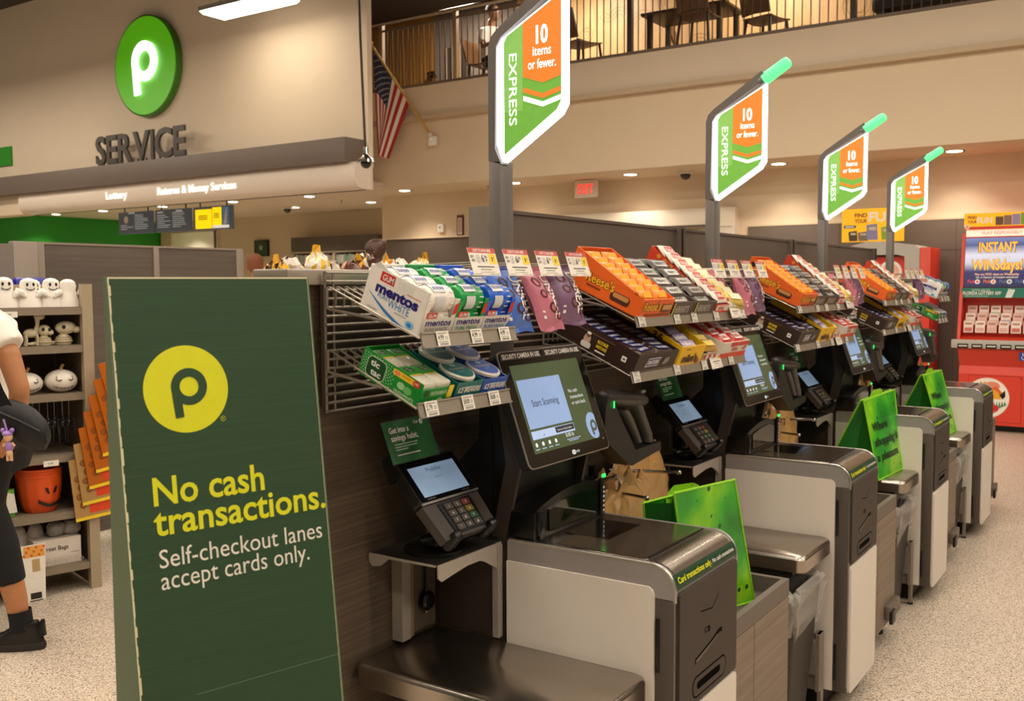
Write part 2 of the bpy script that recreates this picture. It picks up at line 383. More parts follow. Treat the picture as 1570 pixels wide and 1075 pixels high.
# menu boards
SLATE = mat('4c5053', .5, 0, .25); SLTXT = mat('b9bcbb', .5, 0, .25)
for i, (y0, y1) in enumerate(((13.86, 13.02), (12.94, 12.12), (12.04, 11.2))):
    lab = ('grey menu screen with a round emblem, leftmost hanging over the service counter', 'grey menu screen with white columns of text, middle one over the counter', 'yellow and white screen, rightmost hanging over the service counter')[i]
    o = thing('menu_screen', lab, 'screen', (9.5, (y0+y1)/2, 2.31), 0, 'hanging counter screens')
    b = MB(); b.box(9.5, 9.55, y1, y0, 2.32, 2.66, SLATE, .006); b.build('housing', o)
    b = MB(); b.on((9.497, y0, 2.32), (0, -1, 0), (0, 0, 1)); W = y0-y1
    if i == 2:
        Y = mat('f2cf08', .5, 0, .7); b.rect(.05, .02, .42, .3, Y, .001); b.rect(.43, .06, .63, .32, Y, .001); b.rect(.43, .02, W-.05, .06, mat('dcd9d2', .5, 0, .5), .0012); b.rect(.64, .06, W-.05, .32, mat('46627e', .5, 0, .4), .001)
        b.poly([(.67, .06), (.72, .28), (.75, .3), (.74, .08)], WHITE, .0015)
        for k in range(3): b.rect(.12, .2-.025*k, .32, .212-.025*k, mat('8a7608', .6), .0015); b.rect(.46, .22-.025*k, .58, .232-.025*k, mat('8a7608', .6), .0015)
    else:
        if i == 0: b.disc(.2, .22, .055, WHITE, .001); b.rect(.26, .31, .42, .33, SLTXT, .001)
        else: b.rect(.06, .29, .2, .31, SLTXT, .001); b.rect(.5, .3, .65, .32, SLTXT, .001)
        for k in range(8):
            b.rect(.42, .28-.03*k, random.uniform(.6, W-.06), .29-.03*k, SLTXT, .001)
            if k > (4 if i == 0 else 0): b.rect(.06, .28-.03*k, random.uniform(.2, .38), .29-.03*k, SLTXT, .001)
    b.off(); b.build('screen', o)
    b = MB()
    for q in (.15, .85): b.tube([(9.53, y1+(y0-y1)*q, 2.66), (9.53, y1+(y0-y1)*q, 2.72)], .01, BLACK)
    b.build('hanger', o)
o = thing('hanging_rail', 'thin black rail that carries the three hanging counter screens', 'rail', (9.53, 12.5, 2.72))
b = MB(); b.box(9.51, 9.55, 11.15, 13.95, 2.721, 2.74, BLACK); b.build('rail', o)
b = MB()
for y in (11.3, 12.5, 13.8): b.tube([(9.53, y, 2.73), (9.53, y, 2.875)], .008, BLACK)
b.build('drop_rod', o)
b = MB(); b.box(13.44, 13.5, 16.35, 18.1, 0, 2.62, mat('f8efd8', .5)); b.box(13.42, 13.44, 17.75, 18.1, 0, 2.64, mat('c9b491', .6)); b.box(13.42, 13.44, 16.33, 16.38, 0, 2.64, DARKGR); struct(b.build('door_2'))
b = MB(); b.box(8.72, 8.75, 15.5, 16.2, 3.45, 3.75, mat('2f8f1e', .5)); tag(b.build('green_sign_panel', loc=(8.73, 15.8, 3.45)), 'small green sign panel on the far left of the service wall', 'sign')
# picture frame & cigarette case in the recess
o = thing('picture_frame', 'small dark framed notice on the wall of the service recess', 'picture', (13.48, 15.0, 2.1))
b = MB(); b.box(13.46, 13.5, 14.82, 15.22, 2.08, 2.4, BLACK, .004); b.build('frame', o)
b = MB(); b.on((13.458, 15.19, 2.1), (0, -1, 0), (0, 0, 1)); b.rect(0, 0, .34, .27, mat('40473a', .4), 0); b.disc(.17, .15, .05, mat('9aa68c', .5), .001); b.off(); b.build('print', o)
o = thing('back_bar_case', 'dark display case of small packs on the far recess wall behind the bald man', 'display case', (13.3, 12.75, 0))
DK = mat('57504a', .5)
b = MB(); b.box(13.15, 13.495, 11.68, 13.85, 2.14, 2.4, mat('595048', .45), .005); b.box(13.15, 13.495, 11.68, 13.85, 0, 1.3, DK); b.box(13.45, 13.495, 11.68, 13.85, 1.3, 2.14, BLACK)
for y in (11.68, 12.72, 13.8): b.box(13.15, 13.45, y, y+.05, 1.3, 2.14, mat('c9bba6', .5))
for z in (1.3, 1.62, 1.9, 2.1): b.box(13.15, 13.45, 11.68, 13.85, z, z+.03, mat('b3a691', .5))
b.build('cabinet', o)
b = MB(); random.seed(5)
for z in (1.33, 1.65, 1.93):
    for y in [11.75+.062*i for i in range(16)]+[12.79+.062*i for i in range(16)]:
        b.box(13.2, 13.4, y, y+.055, z, z+random.uniform(.12, .15), mat(random.choice(('d8cfc0', 'c9857a', 'b7c4c0', 'e4dccb', '8fae9a', 'c8a8a0')), .5))
k = b.build('pack', o); k['kind'] = 'stuff'
# door header at right of the exit, trim
b = MB(); b.box(11.42, 11.6, 4.45, 8.2, 2.2, 2.43, mat('e6d9c6', .5)); b.box(11.44, 11.6, 4.42, 4.62, 0, 2.43, mat('e6d9c6', .5)); b.box(11.41, 11.42, 4.62, 8.2, 2.2, 2.23, DARKGR); b.box(11.5, 11.6, 4.62, 8.2, 0, 2.2, mat('b3a58f', .3)); b.box(11.38, 11.42, 6.25, 6.7, 2.16, 2.22, BLACK); struct(b.build('door_1'))
# ------------------------------------------------------------------ lamps
def area(name, loc, sx, sy, power, parent=None, spread=180):
    l = bpy.data.lights.new(name, 'AREA'); l.shape = 'RECTANGLE'; l.size = sx; l.size_y = sy; l.energy = power; l.color = WARM; l.spread = math.radians(spread)
    o = bpy.data.objects.new(name, l); COL.objects.link(o); o.location = loc
    if parent: o.parent = parent; o.location = Vector(loc)-parent.location
    return o
HOUS = mat('8d8378', .5)
rows = [(8.05, 9.1, 'lit strip lamp hanging in front of the service wall near the round sign')]
for x in (-1.2, 1.6, 4.4):
    for y in (-4.2, -1.6, 1.0, 3.6, 6.2, 8.8): rows.append((x, y, 'added strip lamp out of view, brightening the service wall'))
for x, y in ((4.4, 11.4), (4.4, 14.0), (6.3, 13.4), (6.4, 16.0), (1.6, 11.4)): rows.append((x, y, 'added strip lamp out of view, brightening the service wall'))  # extra unseen lamps, added to wash the service wall with light
for y in (-3, -.4, 2.2, 4.6): rows.append((7.4, y, 'added strip lamp out of view, brightening the service wall'))
for x, y, lab in rows:
    o = thing('strip_lamp', lab, 'lamp', (x, y, 4.75), 0, 'strip lamps under the store ceiling')
    b = MB(); b.prism([(x-.2, y-.66), (x+.2, y-.66), (x+.2, y+.66), (x-.2, y+.66)], 4.78, 4.83, HOUS); b.build('housing', o)
    b = MB(); b.loft([[(x-.19, y-.65, 4.78), (x+.19, y-.65, 4.78), (x+.19, y+.65, 4.78), (x-.19, y+.65, 4.78)], [(x-.16, y-.62, 4.745), (x+.16, y-.62, 4.745), (x+.16, y+.62, 4.745), (x-.16, y+.62, 4.745)]], GLOW, False); b.build('diffuser', o)
    for q in (-.5, .5):
        b = MB(); b.tube([(x, y+q, 4.83), (x, y+q, 5.915)], .006, HOUS, 5); b.build('cable', o)
    area('lamp_light', (x, y, 4.735), .34, 1.25, LAMP_W*(.035 if x > 7.9 else 1), o)
# recessed downlights under the soffit and over the service counter
spots = [(10.73, 17.6), (10.76, 16.15), (12.0, 17.3), (10.78, 14.47), (10.85, 12.75), (10.89, 11.05), (12.26, 12.8), (12.27, 11.03), (11.04, 9.27), (11.1, 7.4), (11.11, 5.66), (11.13, 3.78), (11.14, 1.92), (11.14, .1), (12.85, 16.9)]  # the last one is added out of sight to light the pale door
wh = ('over the green wall corner', 'over the lottery lettering', 'close to the green wall, left of the menu screens', 'above the middle menu screen', 'above the yellow menu screen', 'over the counter, nearest the far lettering end', 'next to the dome camera in the recess', 'in the recess above the bald man', 'in the soffit beside the recess corner', 'in the soffit behind the nearest express post', 'in the soffit right of the exit sign', 'in the soffit between the second and third express signs', 'in the soffit right of the farthest express sign', 'in the soffit beyond the right edge of view', 'added to light the pale door, hidden behind the menu screens')
for (x, y), w in zip(spots, wh):
    o = thing('downlight', 'round recessed downlight '+w, 'lamp', (x, y, 2.868), 0, 'recessed ceiling downlights')
    b = MB(); b.T = Matrix.Translation((x, y, 0)); b.ring(0, 0, .085, .105, mat('d9cdbd', .4), 2.866, 28); b.lathe([(.105, 2.871), (.105, 2.866)], mat('d9cdbd', .4), 28); b.build('trim_ring', o)
    b = MB(); b.T = Matrix.Translation((x, y, 0)); b.lathe([(.085, 2.868), (.07, 2.862), (.03, 2.86)], GLOW, 24); b.build('lens', o)
    l = bpy.data.lights.new('downlight_beam', 'SPOT'); l.energy = DOWN_W*(1.8 if y > 10 else 1); l.color = WARM; l.spot_size = math.radians(120); l.spot_blend = .7; l.shadow_soft_size = .06
    q = bpy.data.objects.new('downlight_beam', l); COL.objects.link(q); q.parent = o; q.location = (0, 0, -.03)
# added fill lamps above the view, brightening the dark upper floor
for y in (1.5, 4.5, 7.2, 9.0):
    o = thing('mezzanine_fill_lamp', 'added square fill lamp upstairs, above the view', 'lamp', (12.0, y, 5.9), 0, 'added fill lamps upstairs')
    b = MB(); b.box(11.72, 12.28, y-.28, y+.28, 5.89, 5.918, HOUS); b.build('housing', o)
    b = MB(); b.box(11.75, 12.25, y-.25, y+.25, 5.885, 5.89, GLOW); b.build('diffuser', o)
    area('mezzanine_fill_light', (12.0, y, 5.88), .5, .5, 34, o)
# ------------------------------------------------------------------ partition behind the checkouts
DWOOD = wood('dark_laminate', '3d3229', '57483b', '6e5d4d', (2.2, 2.2, 130), .5)
LWOOD = wood('ash_laminate', '6e5e50', '806e5f', '93806f', (2.2, 2.2, 110), .5)
GWOOD = wood('grey_laminate', '50463e', '5e534a', '6b5f55', (1.2, 1.2, 38), .5)
GPAN = mat('6c6055', .42, .25); GPOST = mat('9a8f82', .4, .5); POLE = mat('6d6660', .42, .3)
XK = [1.972+1.433*i for i in range(4)]; SP = 1.433
WHICH = ('nearest', 'second', 'third', 'farthest')
o = thing('partition_wall', 'long dark laminate partition with grey upper panels behind the checkouts', 'partition', (4.5, 1.62, 0))
b = MB(); b.box(1.53, 7.5, 1.57, 1.65, 0.05, 1.51, DWOOD); b.build('lower_panel', o)
b = MB(); b.box(1.46, 1.53, 1.56, 1.66, 0, 1.53, GPOST, .004); b.build('end_post', o)
b = MB(); b.box(1.46, 7.5, 1.55, 1.66, 1.51, 1.545, GPOST, .004); b.build('cap_rail', o)
xj = [2.245, 3.52, 4.86, 6.5]
for i in range(3):
    b = MB(); b.box(xj[i]+.03, xj[i+1]-.03, 1.585, 1.62, 1.545, 1.712, GPAN); b.box(xj[i]+.02, xj[i+1]-.02, 1.58, 1.625, 1.712, 1.722, DARKGR); b.build('upper_panel', o)
for i, x in enumerate(xj):
    b = MB(); b.box(x-.03, x+.03, 1.57, 1.63, 1.545, 1.725, GPAN if i else GPOST); b.box(x-.004, x+.004, 1.566, 1.57, 1.545, 1.72, BLACK); b.build('upper_post', o)
b = MB(); b.box(6.5, 6.54, 1.63, 2.4, 1.2, 1.71, GPAN); b.build('return_panel', o)

# ------------------------------------------------------------------ checkout kiosk
HOOD = mat('9c9592', .4, .2); PILLAR = mat('564c45', .45, .15); DOOR = mat('3d322a', .62); PANEL = mat('e0d6ca', .5, n=.02)
STEEL = brushed('brushed_steel', 'b0a69b', (3, 140, 140), .25); STEELX = brushed('brushed_steel_bed', '9a9085', (2.5, 160, 160), .26)
GLASS = mat('181410', .06, .2, coat=.6); SGREEN = mat('0f3a23', .4); LIME = mat('e2e31a', .5); PAPER = mat('efe9e0', .5)
LED = mat('2bff6a', .4, 0, 1.0); SILV = mat('b9b2aa', .3, .8)
SCRG = mat('46543a', .25, 0, .22); SCRB = mat('86a0cc', .25, 0, .34); SCRL = mat('a3bae0', .25, 0, .34); SCRD = mat('2c3038', .3, 0, .2); SCRW = mat('d4dbe4', .3, 0, .3)
K0 = XK[0]; KW = .373
def arc_pts(n=8, y=.893, z=.824, r=.055):
    return [(y+r-r*math.cos(math.radians(90*i/n)), z+r*math.sin(math.radians(90*i/n))) for i in range(n+1)]
def yz(b, pts, x0, x1, m, smooth=False):           # extrude a side profile (y,z) along x
    b.T = Matrix(((0, 0, 1, 0), (1, 0, 0, 0), (0, 1, 0, 0), (0, 0, 0, 1))); b.prism(pts, x0, x1, m, smooth); b.off(); return b
def on_arc(b, s0, s1, x0, x1, m, off=.0012, n=8, r=.055):
    rows = []
    for i in range(n+1):
        a = (s0+(s1-s0)*i/n)/r; rows.append([(x, .948-(r+off)*math.cos(a), .824+(r+off)*math.sin(a)) for x in (x0, x1)])
    b.loft(rows, m, True, False, False)
kio = thing('self_checkout_kiosk', 'nearest self-checkout kiosk with a lit start screen, at the front of the row', 'self-checkout', (K0, 1.1, 0), 0, None)
b = MB(); b.box(K0+.015, K0+KW-.015, .945, 1.33, .08, .82, PILLAR); b.box(K0+.03, K0+KW-.03, .98, 1.3, 0.001, .08, BLACK); b.build('body', kio)
b = MB(); b.box(K0, K0+KW, .893, .94, .08, .805, PILLAR, .004); b.box(K0+.001, K0+.006, .8925, .8935, .1, .82, SILV); b.build('front_pillar', kio)
b = MB(); prof = [(1.34, .805), (.893, .805)]+arc_pts()+[(1.34, .879)]
yz(b, prof[::-1], K0, K0+KW, HOOD, True); b.build('hood', kio, 30)
for x in (K0-.0005, K0+KW-.0065):
    b = MB()                    # bright rounded edge of the hood
    pts = [(x+.0035, p[0], p[1]) for p in arc_pts(8, .892, .824, .056)]
    b.tube([(x+.0035, .892, .80)]+pts+[(x+.0035, 1.335, .8805)], .0042, SILV, 6)
    b.build('edge_trim', kio)
b = MB(); on_arc(b, .036, .0864, K0+.02, K0+KW-.02, STEELX, .0026); b.box(K0+.02, K0+KW-.02, .948, .965, .8795, .8816, STEELX); b.build('bullnose', kio, 60)
b = MB(); b.box(K0+.012, K0+KW-.012, .968, 1.29, .879, .884, STEELX, .002); b.build('weigh_plate', kio)
b = MB(); b.box(K0+.02, K0+KW-.025, .972, 1.215, .8842, .8856, mat('8d7c6a', .14, .85)); b.box(K0+.12, K0+KW-.08, 1.12, 1.245, .8842, .8862, GLASS); b.box(K0+.03, K0+KW-.03, .9685, .9715, .884, .888, BLACK); b.build('scan_window', kio)
b = MB(); b.on((K0-.004, 1.34, 0), (0, -1, 0), (0, 0, 1)); pts = [(0, .083), (.4, .083), (.4, .812), (.396, .822), (.386, .829), (0, .829)]
b.prism(pts, -.006, .001, PANEL); b.off(); b.build('side_panel', kio)
b = MB(); b.box(K0+KW-.001, K0+KW+.004, .94, 1.34, .083, .829, PANEL); b.build('side_panel', kio)
b = MB()
for z0, z1 in ((.635, .76), (.12, .25)): b.box(K0-.0045, K0+.001, .928, .936, z0, z1, BLACK, .002)
b.build('pull_slot', kio)
b = MB(); b.on((K0, .893, 0), (1, 0, 0), (0, 0, 1)); b.T = b.T
x0, x1 = .014, KW-.012
b.prism(rr(x0, .536, x1, .818, .012), 0, .008, DOOR)
LN = matte('15100c'); MID = mat('6a5a4d', .4)
b.rrect(.085, .548, .29, .6, .024, LN, .0084); b.rrect(.089, .552, .286, .596, .02, DOOR, .0088); b.rrect(.11, .566, .25, .584, .008, matte('050404'), .0092)
b.poly([(.1, .628), (.13, .64), (.25, .664), (.262, .66), (.262, .674), (.235, .672), (.2, .66), (.1, .642)], LN, .0085); b.poly([(.105, .632), (.15, .641), (.235, .659), (.235, .663), (.2, .655), (.105, .638)], MID, .009)
b.ring(.18, .692, .0, .008, LN, .0085, 12); b.rect(.155, .688, .175, .7, LN, .0086); b.rect(.158, .69, .173, .698, DOOR, .009)
for q in ((.13, .745, .2, .735), (.2, .735, .24, .76), (.24, .76, .235, .79)): b.poly([(q[0], q[1]), (q[2], q[3]), (q[2], q[3]+.003), (q[0], q[1]+.003)], LN, .0085)
b.off(); b.build('service_door', kio)
b = MB(); b.on((K0, .893, 0), (1, 0, 0), (0, 0, 1)); b.prism(rr(.014, .075, KW-.012, .53, .016), 0, .009, PANEL); b.off(); b.build('lower_panel', kio)
b = MB(); on_arc(b, .002, .036, K0+.006, K0+KW-.006, SGREEN, .0032)
def arc_text(t, x, w, s, h, m, bold):
    vs, fs = text_geo(t, bold); xa = min(v[0] for v in vs); xb = max(v[0] for v in vs); k = h/CAP
    out = []
    for v in vs:
        a = (s+v[1]*k)/.055; out.append((x+(v[0]-xa)*w/(xb-xa), .948-.0588*math.cos(a), .824+.0588*math.sin(a)))
    b.add(out, fs, m)
arc_text('Card transactions only.', K0+.022, .19, .014, .0125, LIME, .02); arc_text('No cash transactions.', K0+.22, .135, .015, .009, PAPER, .012)
b.build('notice_strip', kio, 60)
# bioptic scanner tower
b = MB(); pr = [(1.985, .88), (2.335, .88), (2.335, .955)]+[(2.335-.35*t, .955+.035*math.sin(math.pi*(t*.85+.15))) for t in (.05, .15, .3, .45, .6, .75, .9)]+[(1.985, .95)]
b.on((0, 1.345, 0), (1, 0, 0), (0, 0, 1)); b.prism(pr, 0, .075, mat('12100f', .25), False); b.off()
b.box(2.0, 2.03, 1.262, 1.3, .88, .955, mat('12100f', .25), .006); b.build('scanner_tower', kio)
b = MB(); b.on((0, 1.269, 0), (1, 0, 0), (0, 0, 1)); b.prism([(2.05, .895), (2.285, .895), (2.285, .955), (2.22, .968), (2.12, .962), (2.05, .95)], 0, .003, mat('0e130c', .05, .1, coat=.5)); b.build('scanner_glass', kio)
b = MB(); b.box(2.31, 2.333, 1.262, 1.27, .885, .985, BLACK, .002)
b.on((2.312, 1.2615, .885), (1, 0, 0), (0, 0, 1))
for i in range(6): b.disc(.01, .012+.0125*i, .0035, PAPER if i != 3 else SCRL, .001, 10)
b.off(); b.build('button_strip', kio)
b = MB(); b.box(2.314, 2.33, 1.258, 1.264, .986, .996, LED, .002); b.build('status_light', kio)
# arms that carry the screen
ARM = mat('4b4038', .42, .2)
for xa in (1.984, 2.322):
    b = MB(); yz(b, [(1.353, .88), (1.395, .88), (1.352, 1.066), (1.376, 1.225), (1.40, 1.33), (1.36, 1.33), (1.334, 1.227), (1.309, 1.067)][::-1], xa, xa+.012, ARM); b.build('support_arm', kio)
b = MB(); yz(b, [(1.365, .88), (1.345, 1.0), (1.345, 1.06), (1.38, 1.32), (1.44, 1.3), (1.445, .88)][::-1], 1.997, 2.32, mat('141110', .4)); b.build('column', kio)
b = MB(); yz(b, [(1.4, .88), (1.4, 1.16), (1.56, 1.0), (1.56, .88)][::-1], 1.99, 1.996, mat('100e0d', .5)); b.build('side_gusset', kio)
# screen
mU = Vector((1, 0, 0)); mV = Vector((0, .1, .28)).normalized(); MO = Vector((1.943, 1.252, 1.066)); MW, MH = .40, .297
def mon(): b = MB(); b.on(MO, mU, mV); return b
b = mon(); b.prism(rr(.002, .002, MW-.002, MH-.002, .017), -.03, -.004, mat('171413', .4)); b.prism(rr(0, 0, MW, MH, .018), -.004, 0, SILV); b.build('screen_shell', kio)
b = mon(); b.prism(rr(.003, .003, MW-.003, MH-.003, .016), -.001, .0012, mat('0e0c0b', .12)); b.build('bezel', kio)
b = mon(); Z = .0014
def sc(u, v): return (u*MW, (1-v)*MH)
def srect(u0, v0, u1, v1, m, z=0.): b.rect(u0*MW, (1-v1)*MH, u1*MW, (1-v0)*MH, m, Z+z)
def stext(t, u, v, h, m, al='L', w=None, z=.0006, bold=0): b.text(t, u*MW, (1-v)*MH, h, m, Z+z, al, w, bold)
srect(.09, .13, .905, .885, SCRG)
srect(.115, .26, .62, .68, SCRB, .0003); srect(.115, .70, .62, .77, SCRL, .0003); srect(.39, .705, .615, .755, SCRD, .0005)
stext('Start Scanning', .37, .50, .017, mat('20242c', .4), 'C', .125); stext('or', .25, .755, .007, SCRD, 'C'); stext('Search or Key in Item', .41, .74, .005, SCRW, 'L', .07, .0008)
for i, t in enumerate(('No cash', 'transactions', 'or cash back.')): stext(t, .675, .435+.055*i, .0095, SCRW)
b.T = b.T; P_ = sc(.855, .765)
q = [(P_[0]+.032*math.cos(math.radians(a)), P_[1]+.036*math.sin(math.radians(a))) for a in range(0, 360, 10)]
b.poly([(min(p[0], .905*MW), max(p[1], (1-.885)*MH)) for p in q], SCRB, Z+.0004); logo_p(b, P_[0], P_[1]-.002, .036, None, SCRG, Z+.0006)
for i in range(4):
    u = .135+.075*i; b.disc(u*MW, (1-.815)*MH, .0055, SCRW, Z+.0004, 14); srect(u-.025, .85, u+.025, .857, SCRL, .0004)
stext('0.00 lb', .49, .81, .01, SCRW); srect(.49, .83, .66, .836, SCRL, .0004); srect(.51, .845, .63, .85, SCRL, .0004)
b.off(); b.build('display', kio)
b = mon(); srect(.02, .015, .98, .082, mat('241f1c', .4), .0002)
stext('SECURITY CAMERA IN USE.', .04, .07, .0115, PAPER, 'L', .172, .0008, .02); stext('SECURITY CAMERA IN USE.', .535, .07, .0115, PAPER, 'L', .172, .0008, .02)
b.disc(.5*MW, .952*MH, .0085, mat('050505', .15), Z+.0009, 20); b.disc(.5*MW, .952*MH, .004, GLASS, Z+.0014, 14)
b.off(); b.build('camera_banner', kio)
b = mon(); b.ring(.52*MW, .05*MH, .003, .006, SCRW, Z, 14); b.ring(.535*MW, .05*MH, .003, .006, SCRW, Z, 14); b.text('NCR', .555*MW, .04*MH, .006, SCRW, Z); b.disc(.94*MW, .1*MH, .0016, SCRW, Z, 8); b.off(); b.build('maker_badge', kio)
# card terminal shelf on the left flank
b = MB(); b.box(1.72, 1.972, 1.362, 1.565, .868, .873, mat('2a2420', .5)); b.on((1.72, 1.362, .873), (1, 0, 0), (0, 0, 1))
pr = [(0, 0), (.252, 0), (.252, -.075)]+[(.245-.025*i/1.2, -.07+.012*i) for i in range(4)]+[(.16, -.026), (.11, -.026), (.05, -.034), (.012, -.04), (0, -.03)]
b.prism(pr[::-1], 0, .004, mat('b3a79a', .4, .3)); b.on((1.72, 1.565, .873), (0, -1, 0), (0, 0, 1)); b.prism([(0, 0), (.2, 0), (.2, -.004), (.06, -.006), (.035, -.026), (.01, -.03), (0, -.02)][::-1], 0, .004, mat('b3a79a', .4, .3)); b.off()
b.build('side_shelf', kio)
b = MB(); b.box(1.80, 1.832, 1.535, 1.568, .635, .868, mat('a89c90', .45, .2)); b.box(1.832, 1.85, 1.54, 1.568, .635, .868, mat('8a7a5c', .5)); b.box(1.85, 1.955, 1.555, 1.568, .635, .868, mat('6b5c4c', .5)); b.box(1.962, 1.972, 1.37, 1.568, .635, .868, mat('3f342a', .5)); b.box(1.952, 1.972, 1.355, 1.372, .635, .868, mat('a89c90', .45, .2)); b.build('bracket_plate', kio)
b = MB(); b.on((1.905, 1.548, .71), (1, 0, 0), (0, 0, 1)); b.lathe([(.024, 0), (.024, .012), (.018, .018), (.004, .02)], BLACK, 20); b.off(); b.tube([(1.905, 1.545, .73), (1.9, 1.54, .868)], .005, BLACK, 6)
for z in (.68, .742): b.sphere((1.905, 1.545, z), .004, SILV, 8, 6)
b.build('cable_grommet', kio)
# holder of the hand scanner on the right of the screen
b = MB()
CR = mat('1b1817', .4)
b.T = Matrix(((1, 0, 0, 0), (0, 0, -1, 1.335), (0, 1, 0, 0), (0, 0, 0, 1))); b.prism([(2.352, 1.1), (2.36, 1.08), (2.5, .99), (2.52, .985), (2.705, 1.005), (2.712, 1.03), (2.54, 1.028), (2.43, 1.155), (2.405, 1.19), (2.375, 1.2), (2.36, 1.17)], 0, .06, CR); b.off(); b.box(2.34, 2.4, 1.29, 1.36, 1.05, 1.09, CR, .006); b.build('scanner_cradle', kio)

KIOS = [kio]
LB = ('second self-checkout kiosk from the front, its screen partly behind the candy shelf', 'third self-checkout kiosk from the front, green bag standing before it', 'farthest self-checkout kiosk, in front of the red lottery machine')
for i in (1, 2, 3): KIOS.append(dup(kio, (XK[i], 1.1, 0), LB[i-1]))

# ------------------------------------------------------------------ stainless bagging shelves
SHELFL = ('wide stainless bagging shelf at the bottom edge, left of the nearest kiosk', 'stainless bagging shelf beside the second kiosk over the bin with the clear liner', 'stainless bagging shelf by the third kiosk, holding the upright green bag', 'stainless bagging shelf beside the farthest kiosk')
o = thing('bagging_shelf', SHELFL[0], 'shelf', (K0, 1.25, 0), 0, None)
b = MB(); b.prism(rr(K0-.325, .945, K0-.012, 1.56, .03, 6), .578, .618, STEEL, True)
b.loft([[(p[0], p[1], .618) for p in rr(K0-.325, .945, K0-.012, 1.56, .03, 6)], [(p[0], p[1], .626) for p in rr(K0-.322, .948, K0-.015, 1.557, .03, 6)], [(p[0], p[1], .63) for p in rr(K0-.316, .954, K0-.021, 1.551, .03, 6)]], STEEL); b.build('tray', o, 50)
b = MB(); b.box(K0-.27, K0-.06, 1.0, 1.5, .55, .578, BLACK); b.build('load_cell', o)
b = MB(); b.box(K0-.075, K0-.03, .965, .985, .28, .30, ALU); b.box(K0-.085, K0-.03, .962, .975, .1, .3, mat('8d8273', .4, .3)); b.box(K0-.06, K0-.03, .962, .975, 0.01, .1, mat('8d8273', .4, .3)); b.box(K0-.07, K0-.04, .975, 1.45, .1, .14, mat('8d8273', .4, .3)); b.box(K0-.12, K0-.04, 1.42, 1.45, .1, .578, mat('8d8273', .4, .3))
b.lathe([(.012, 0.0), (.012, .01)], BLACK, 12, (K0-.045, .968, 0)); b.build('stand', o)
for i in (1, 2, 3): dup(o, (XK[i], 1.25, 0), SHELFL[i])

# ------------------------------------------------------------------ bag cabinets
CABL = ('wood-front bag cabinet right of the nearest kiosk, green bag standing in its tray', 'wood-front bag cabinet between the second and third kiosks', 'wood-front bag cabinet between the third and farthest kiosks', 'wood-front bag cabinet beyond the farthest kiosk')
x = K0+.39
o = thing('bag_cabinet', CABL[0], 'cabinet', (x, 1.2, 0))
GRIM = mat('6e6359', .5, .15)
b = MB(); b.box(x, x+.585, .965, 1.5, .06, .545, mat('574a3f', .5)); b.box(x+.01, x+.575, .98, 1.48, 0.03, .06, BLACK); b.build('carcass', o)
b = MB(); b.box(x, x+.585, .95, .97, .545, .598, GRIM); b.box(x, x+.585, 1.48, 1.5, .545, .598, GRIM); b.box(x, x+.02, .97, 1.48, .545, .598, GRIM); b.box(x+.565, x+.585, .97, 1.48, .545, .598, GRIM); b.box(x+.02, x+.565, .97, 1.48, .545, .548, mat('554d4a', .6)); b.build('tray_rim', o)
for xa, xb in ((x+.002, x+.28), (x+.284, x+.583)):
    b = MB(); b.box(xa, xb, .95, .965, .07, .543, LWOOD); b.build('door', o)
b = MB(); b.box(x+.4, x+.583, .925, .95, .1, .16, GRIM, .005); b.box(x+.4, x+.46, .915, .93, .085, .14, BLACK, .004); b.build('pedal', o)
for xa in (x+.06, x+.52):
    for ya in (1.0, 1.45):
        b = MB(); b.lathe([(.02, 0), (.02, .012), (.008, .014), (.008, .035)], BLACK, 12, (xa, ya, 0)); b.build('foot', o)
for i in (1, 2, 3): dup(o, (XK[i]+.39, 1.2, 0), CABL[i])

# ------------------------------------------------------------------ bins with clear liners
BINL = ('dark bin with crumpled clear liner under the second kiosk\'s bagging shelf', 'dark bin with crumpled clear liner under the third kiosk\'s bagging shelf', 'dark bin with clear liner under the farthest kiosk\'s bagging shelf')
LINER = mat('d9d2c8', .25, 0, 0, .1, 60, .42)
def bin_(x, lab, seed):
    random.seed(seed)
    o = thing('waste_bin', lab, 'bin', (x, 1.09, 0))
    b = MB(); R0 = [(p[0], p[1], .002) for p in rr(x-.11, 1.0, x+.11, 1.2, .03)]; R1 = [(p[0], p[1], .5) for p in rr(x-.155, .962, x+.155, 1.23, .03)]
    b.loft([R0, R1], mat('2b241e', .5), True, False); b.poly([(p[0], p[1], .004) for p in R0], BLACK); b.build('bin_body', o)
    b = MB(); rings = []
    for j, (z, g) in enumerate(((.33, -.006), (.37, .006), (.41, .010), (.45, .014), (.49, .018), (.515, .012), (.52, -.004), (.5, -.02), (.4, -.03))):
        k = (z-.002)/.498; base = rr(x-.11-.045*k-g, 1.0-.038*k-g, x+.11+.045*k+g, 1.2+.03*k+g, .04, 6)
        rings.append([(p[0]+random.uniform(-.006, .006), p[1]+random.uniform(-.006, .006), z+random.uniform(-.008, .008)+(.03 if j < 2 and i % 5 == 0 else 0)) for i, p in enumerate(base)])
    b.loft(rings, LINER, False, False); b.build('bin_liner', o)
for i in range(3): bin_(XK[i+1]-.215, BINL[i], 20+i)

